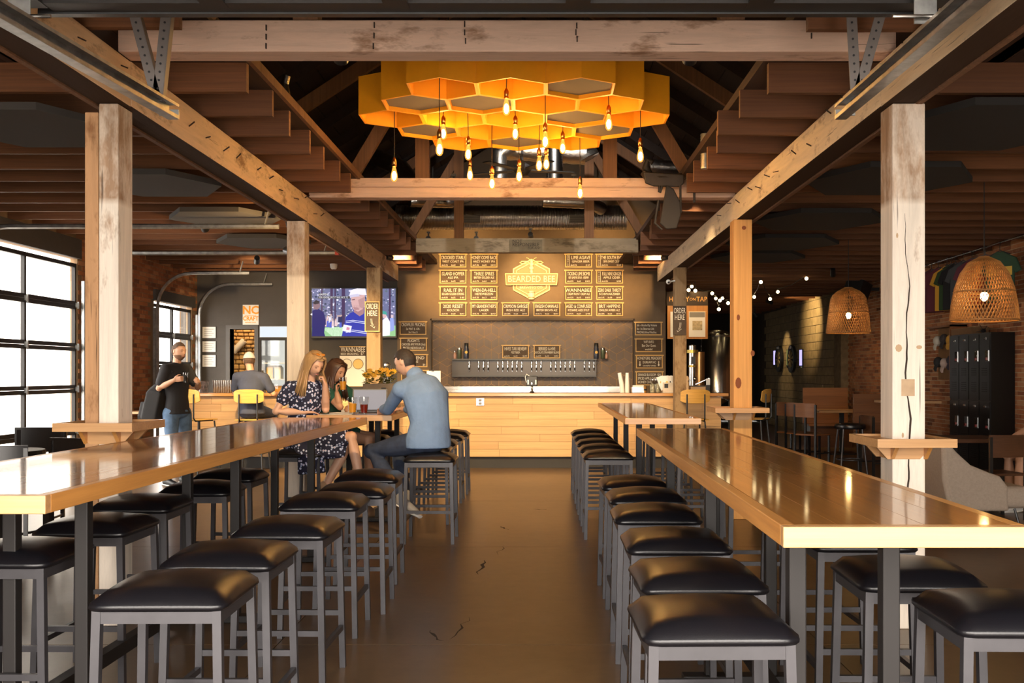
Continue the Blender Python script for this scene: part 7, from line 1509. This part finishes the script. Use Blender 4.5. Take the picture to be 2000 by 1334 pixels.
# booths, tables, stools and chairs of the dark right side
def settle(label, x0, x1, y, zt, rz=0):
    t = thing('booth_bench', label, 'bench', ((x0 + x1) / 2, y, 0), rz); hw = (x1 - x0) / 2
    for k_ in range(4): q = MB(); z0 = .45 + (zt - .45) * k_ / 4; q.box(-hw, .20, z0 + .001, hw, .24, .45 + (zt - .45) * (k_ + 1) / 4 - .001); q.build('back_board', WALNUT, t)
    q = MB(); q.box(-hw, -.25, .42, hw, .199, .46); q.build('seat', WALNUT, t); q = MB(); q.box(-hw + .04, -.2, 0, hw - .04, .15, .42); q.build('base', DARKWOOD, t); return t
settle('tall backed wooden booth bench at the far end of the brick wall', 5.25, 6.15, 19.7, 1.165)
settle('tall backed wooden booth bench nearer along the brick wall', 5.35, 6.35, 16.8, 1.10)
def dining(label, x, y, w_, d_, z, mat=OAKX):
    t = thing('dining_table', label, 'table', (x, y, 0)); q = MB()
    for k_ in range(4): q = MB(); q.box(-w_ / 2, -d_ / 2 + d_ * k_ / 4 + .0006, z - .04, w_ / 2, -d_ / 2 + d_ * (k_ + 1) / 4 - .0006, z); q.build('plank', mat, t, bevel=.002)
    q = MB(); q.box(-.035, -.035, .02, .035, .035, z - .05); q.build('column', MET_DARK, t); q = MB(); q.box(-.25, -.25, 0, .25, .25, .02); q.build('base', MET_DARK, t); q = MB(); q.box(-.2, -.2, z - .052, .2, .2, z - .041); q.build('top_plate', MET_DARK, t); return t
dining('oak dining table in front of the far booth bench', 5.45, 18.0, 1.0, .7, .79)
dining('oak dining table edge lit beside the near white post', 5.75, 15.6, .8, .7, Z(783, 15.3), OAKX)
dining('grey edged dark table behind the black dining chair', 4.45, 10.75, .95, .7, .76, DARKWOOD)
for i, (px, Y, rz) in enumerate(((1549, 16.3, -52), (1568, 16.0, -50), (1586, 15.7, -48))):
    cafe_chair('dining_chair', 'wood backed dining chair in the dark right room, %s of the row' % ('leftmost', 'middle', 'rightmost')[i], X(px, Y), Y, R(rz), WALNUT, BLACK, .50, .98, bw=.36)
cafe_chair('dining_chair', 'black framed dining chair with a dark wood back near the right edge', X(1946, 10.0), 10.0, R(8), DARKWOOD, BLACK, .46, .84, bw=.40)
cafe_chair('dining_chair', 'black framed dining chair beside the lit table behind the white post', X(1718, 14.0), 14.0, R(-80), DARKWOOD, BLACK, .46, .86, bw=.38)
t = thing('round_stool', 'tall black stool with a round padded seat in the dark right room', 'stool', (X(1660, 14.0), 14.0, 0)); q = MB(); q.lathe([(0, .67), (.20, .67), (.215, .70), (.20, .735), (.1, .75), (0, .752)], 24); q.build('seat', LEATHER, t, smooth=True)
for sx in (-1, 1):
    for sy in (-1, 1): q = MB(); q.tube([(sx * .13, sy * .13, .67), (sx * .19, sy * .19, 0)], .013, 8); q.build('leg', MET_STOOL, t)
q = MB(); q.tube([(.18 * math.cos(i * PI / 8), .18 * math.sin(i * PI / 8), .24) for i in range(17)], .01, 6); q.build('foot_ring', MET_STOOL, t)
# wing armchair
LINEN = flat('beige_linen', (.40, .32, .25), rough=.95, var=.08, vscale=60, bmp=.3, bscale=200)
ac = thing('armchair', 'beige linen armchair with sloping arms behind the near white post', 'armchair', (3.97, 9.2, 0))   # back at -x, seat to +x
def shell(sgn):
    q = MB(); prof = [(-.39, .82), (-.34, .83), (-.26, .74), (-.14, .63), (.02, .565), (.12, .53), (.19, .44), (.20, .22), (-.30, .22), (-.37, .5)]
    q.prism(prof, (0, sgn * .36 + (-.0 if sgn < 0 else .0), 0), (1, 0, 0), (0, 0, 1), .085 * sgn); return q
for sgn in (-1, 1): shell(sgn).build('side_wing', LINEN, ac, smooth=True, bevel=.03, seg=3)
q = MB(); q.prism([(-.40, .82), (-.31, .83), (-.20, .46), (-.20, .22), (-.33, .22), (-.39, .5)], (0, .355, 0), (1, 0, 0), (0, 0, 1), .71); q.build('backrest', LINEN, ac, smooth=True, bevel=.03, seg=3)
q = MB(); q.box(-.19, -.355, .24, .40, .355, .44); q.build('seat_cushion', LINEN, ac, smooth=True, bevel=.06, seg=4)
for sx in (-.26, .28):
    for sy in (-.28, .28): q = MB(); q.tube([(sx, sy, .235), (sx * 1.2, sy * 1.1, 0)], .011, 8); q.build('leg', BLACK, ac)
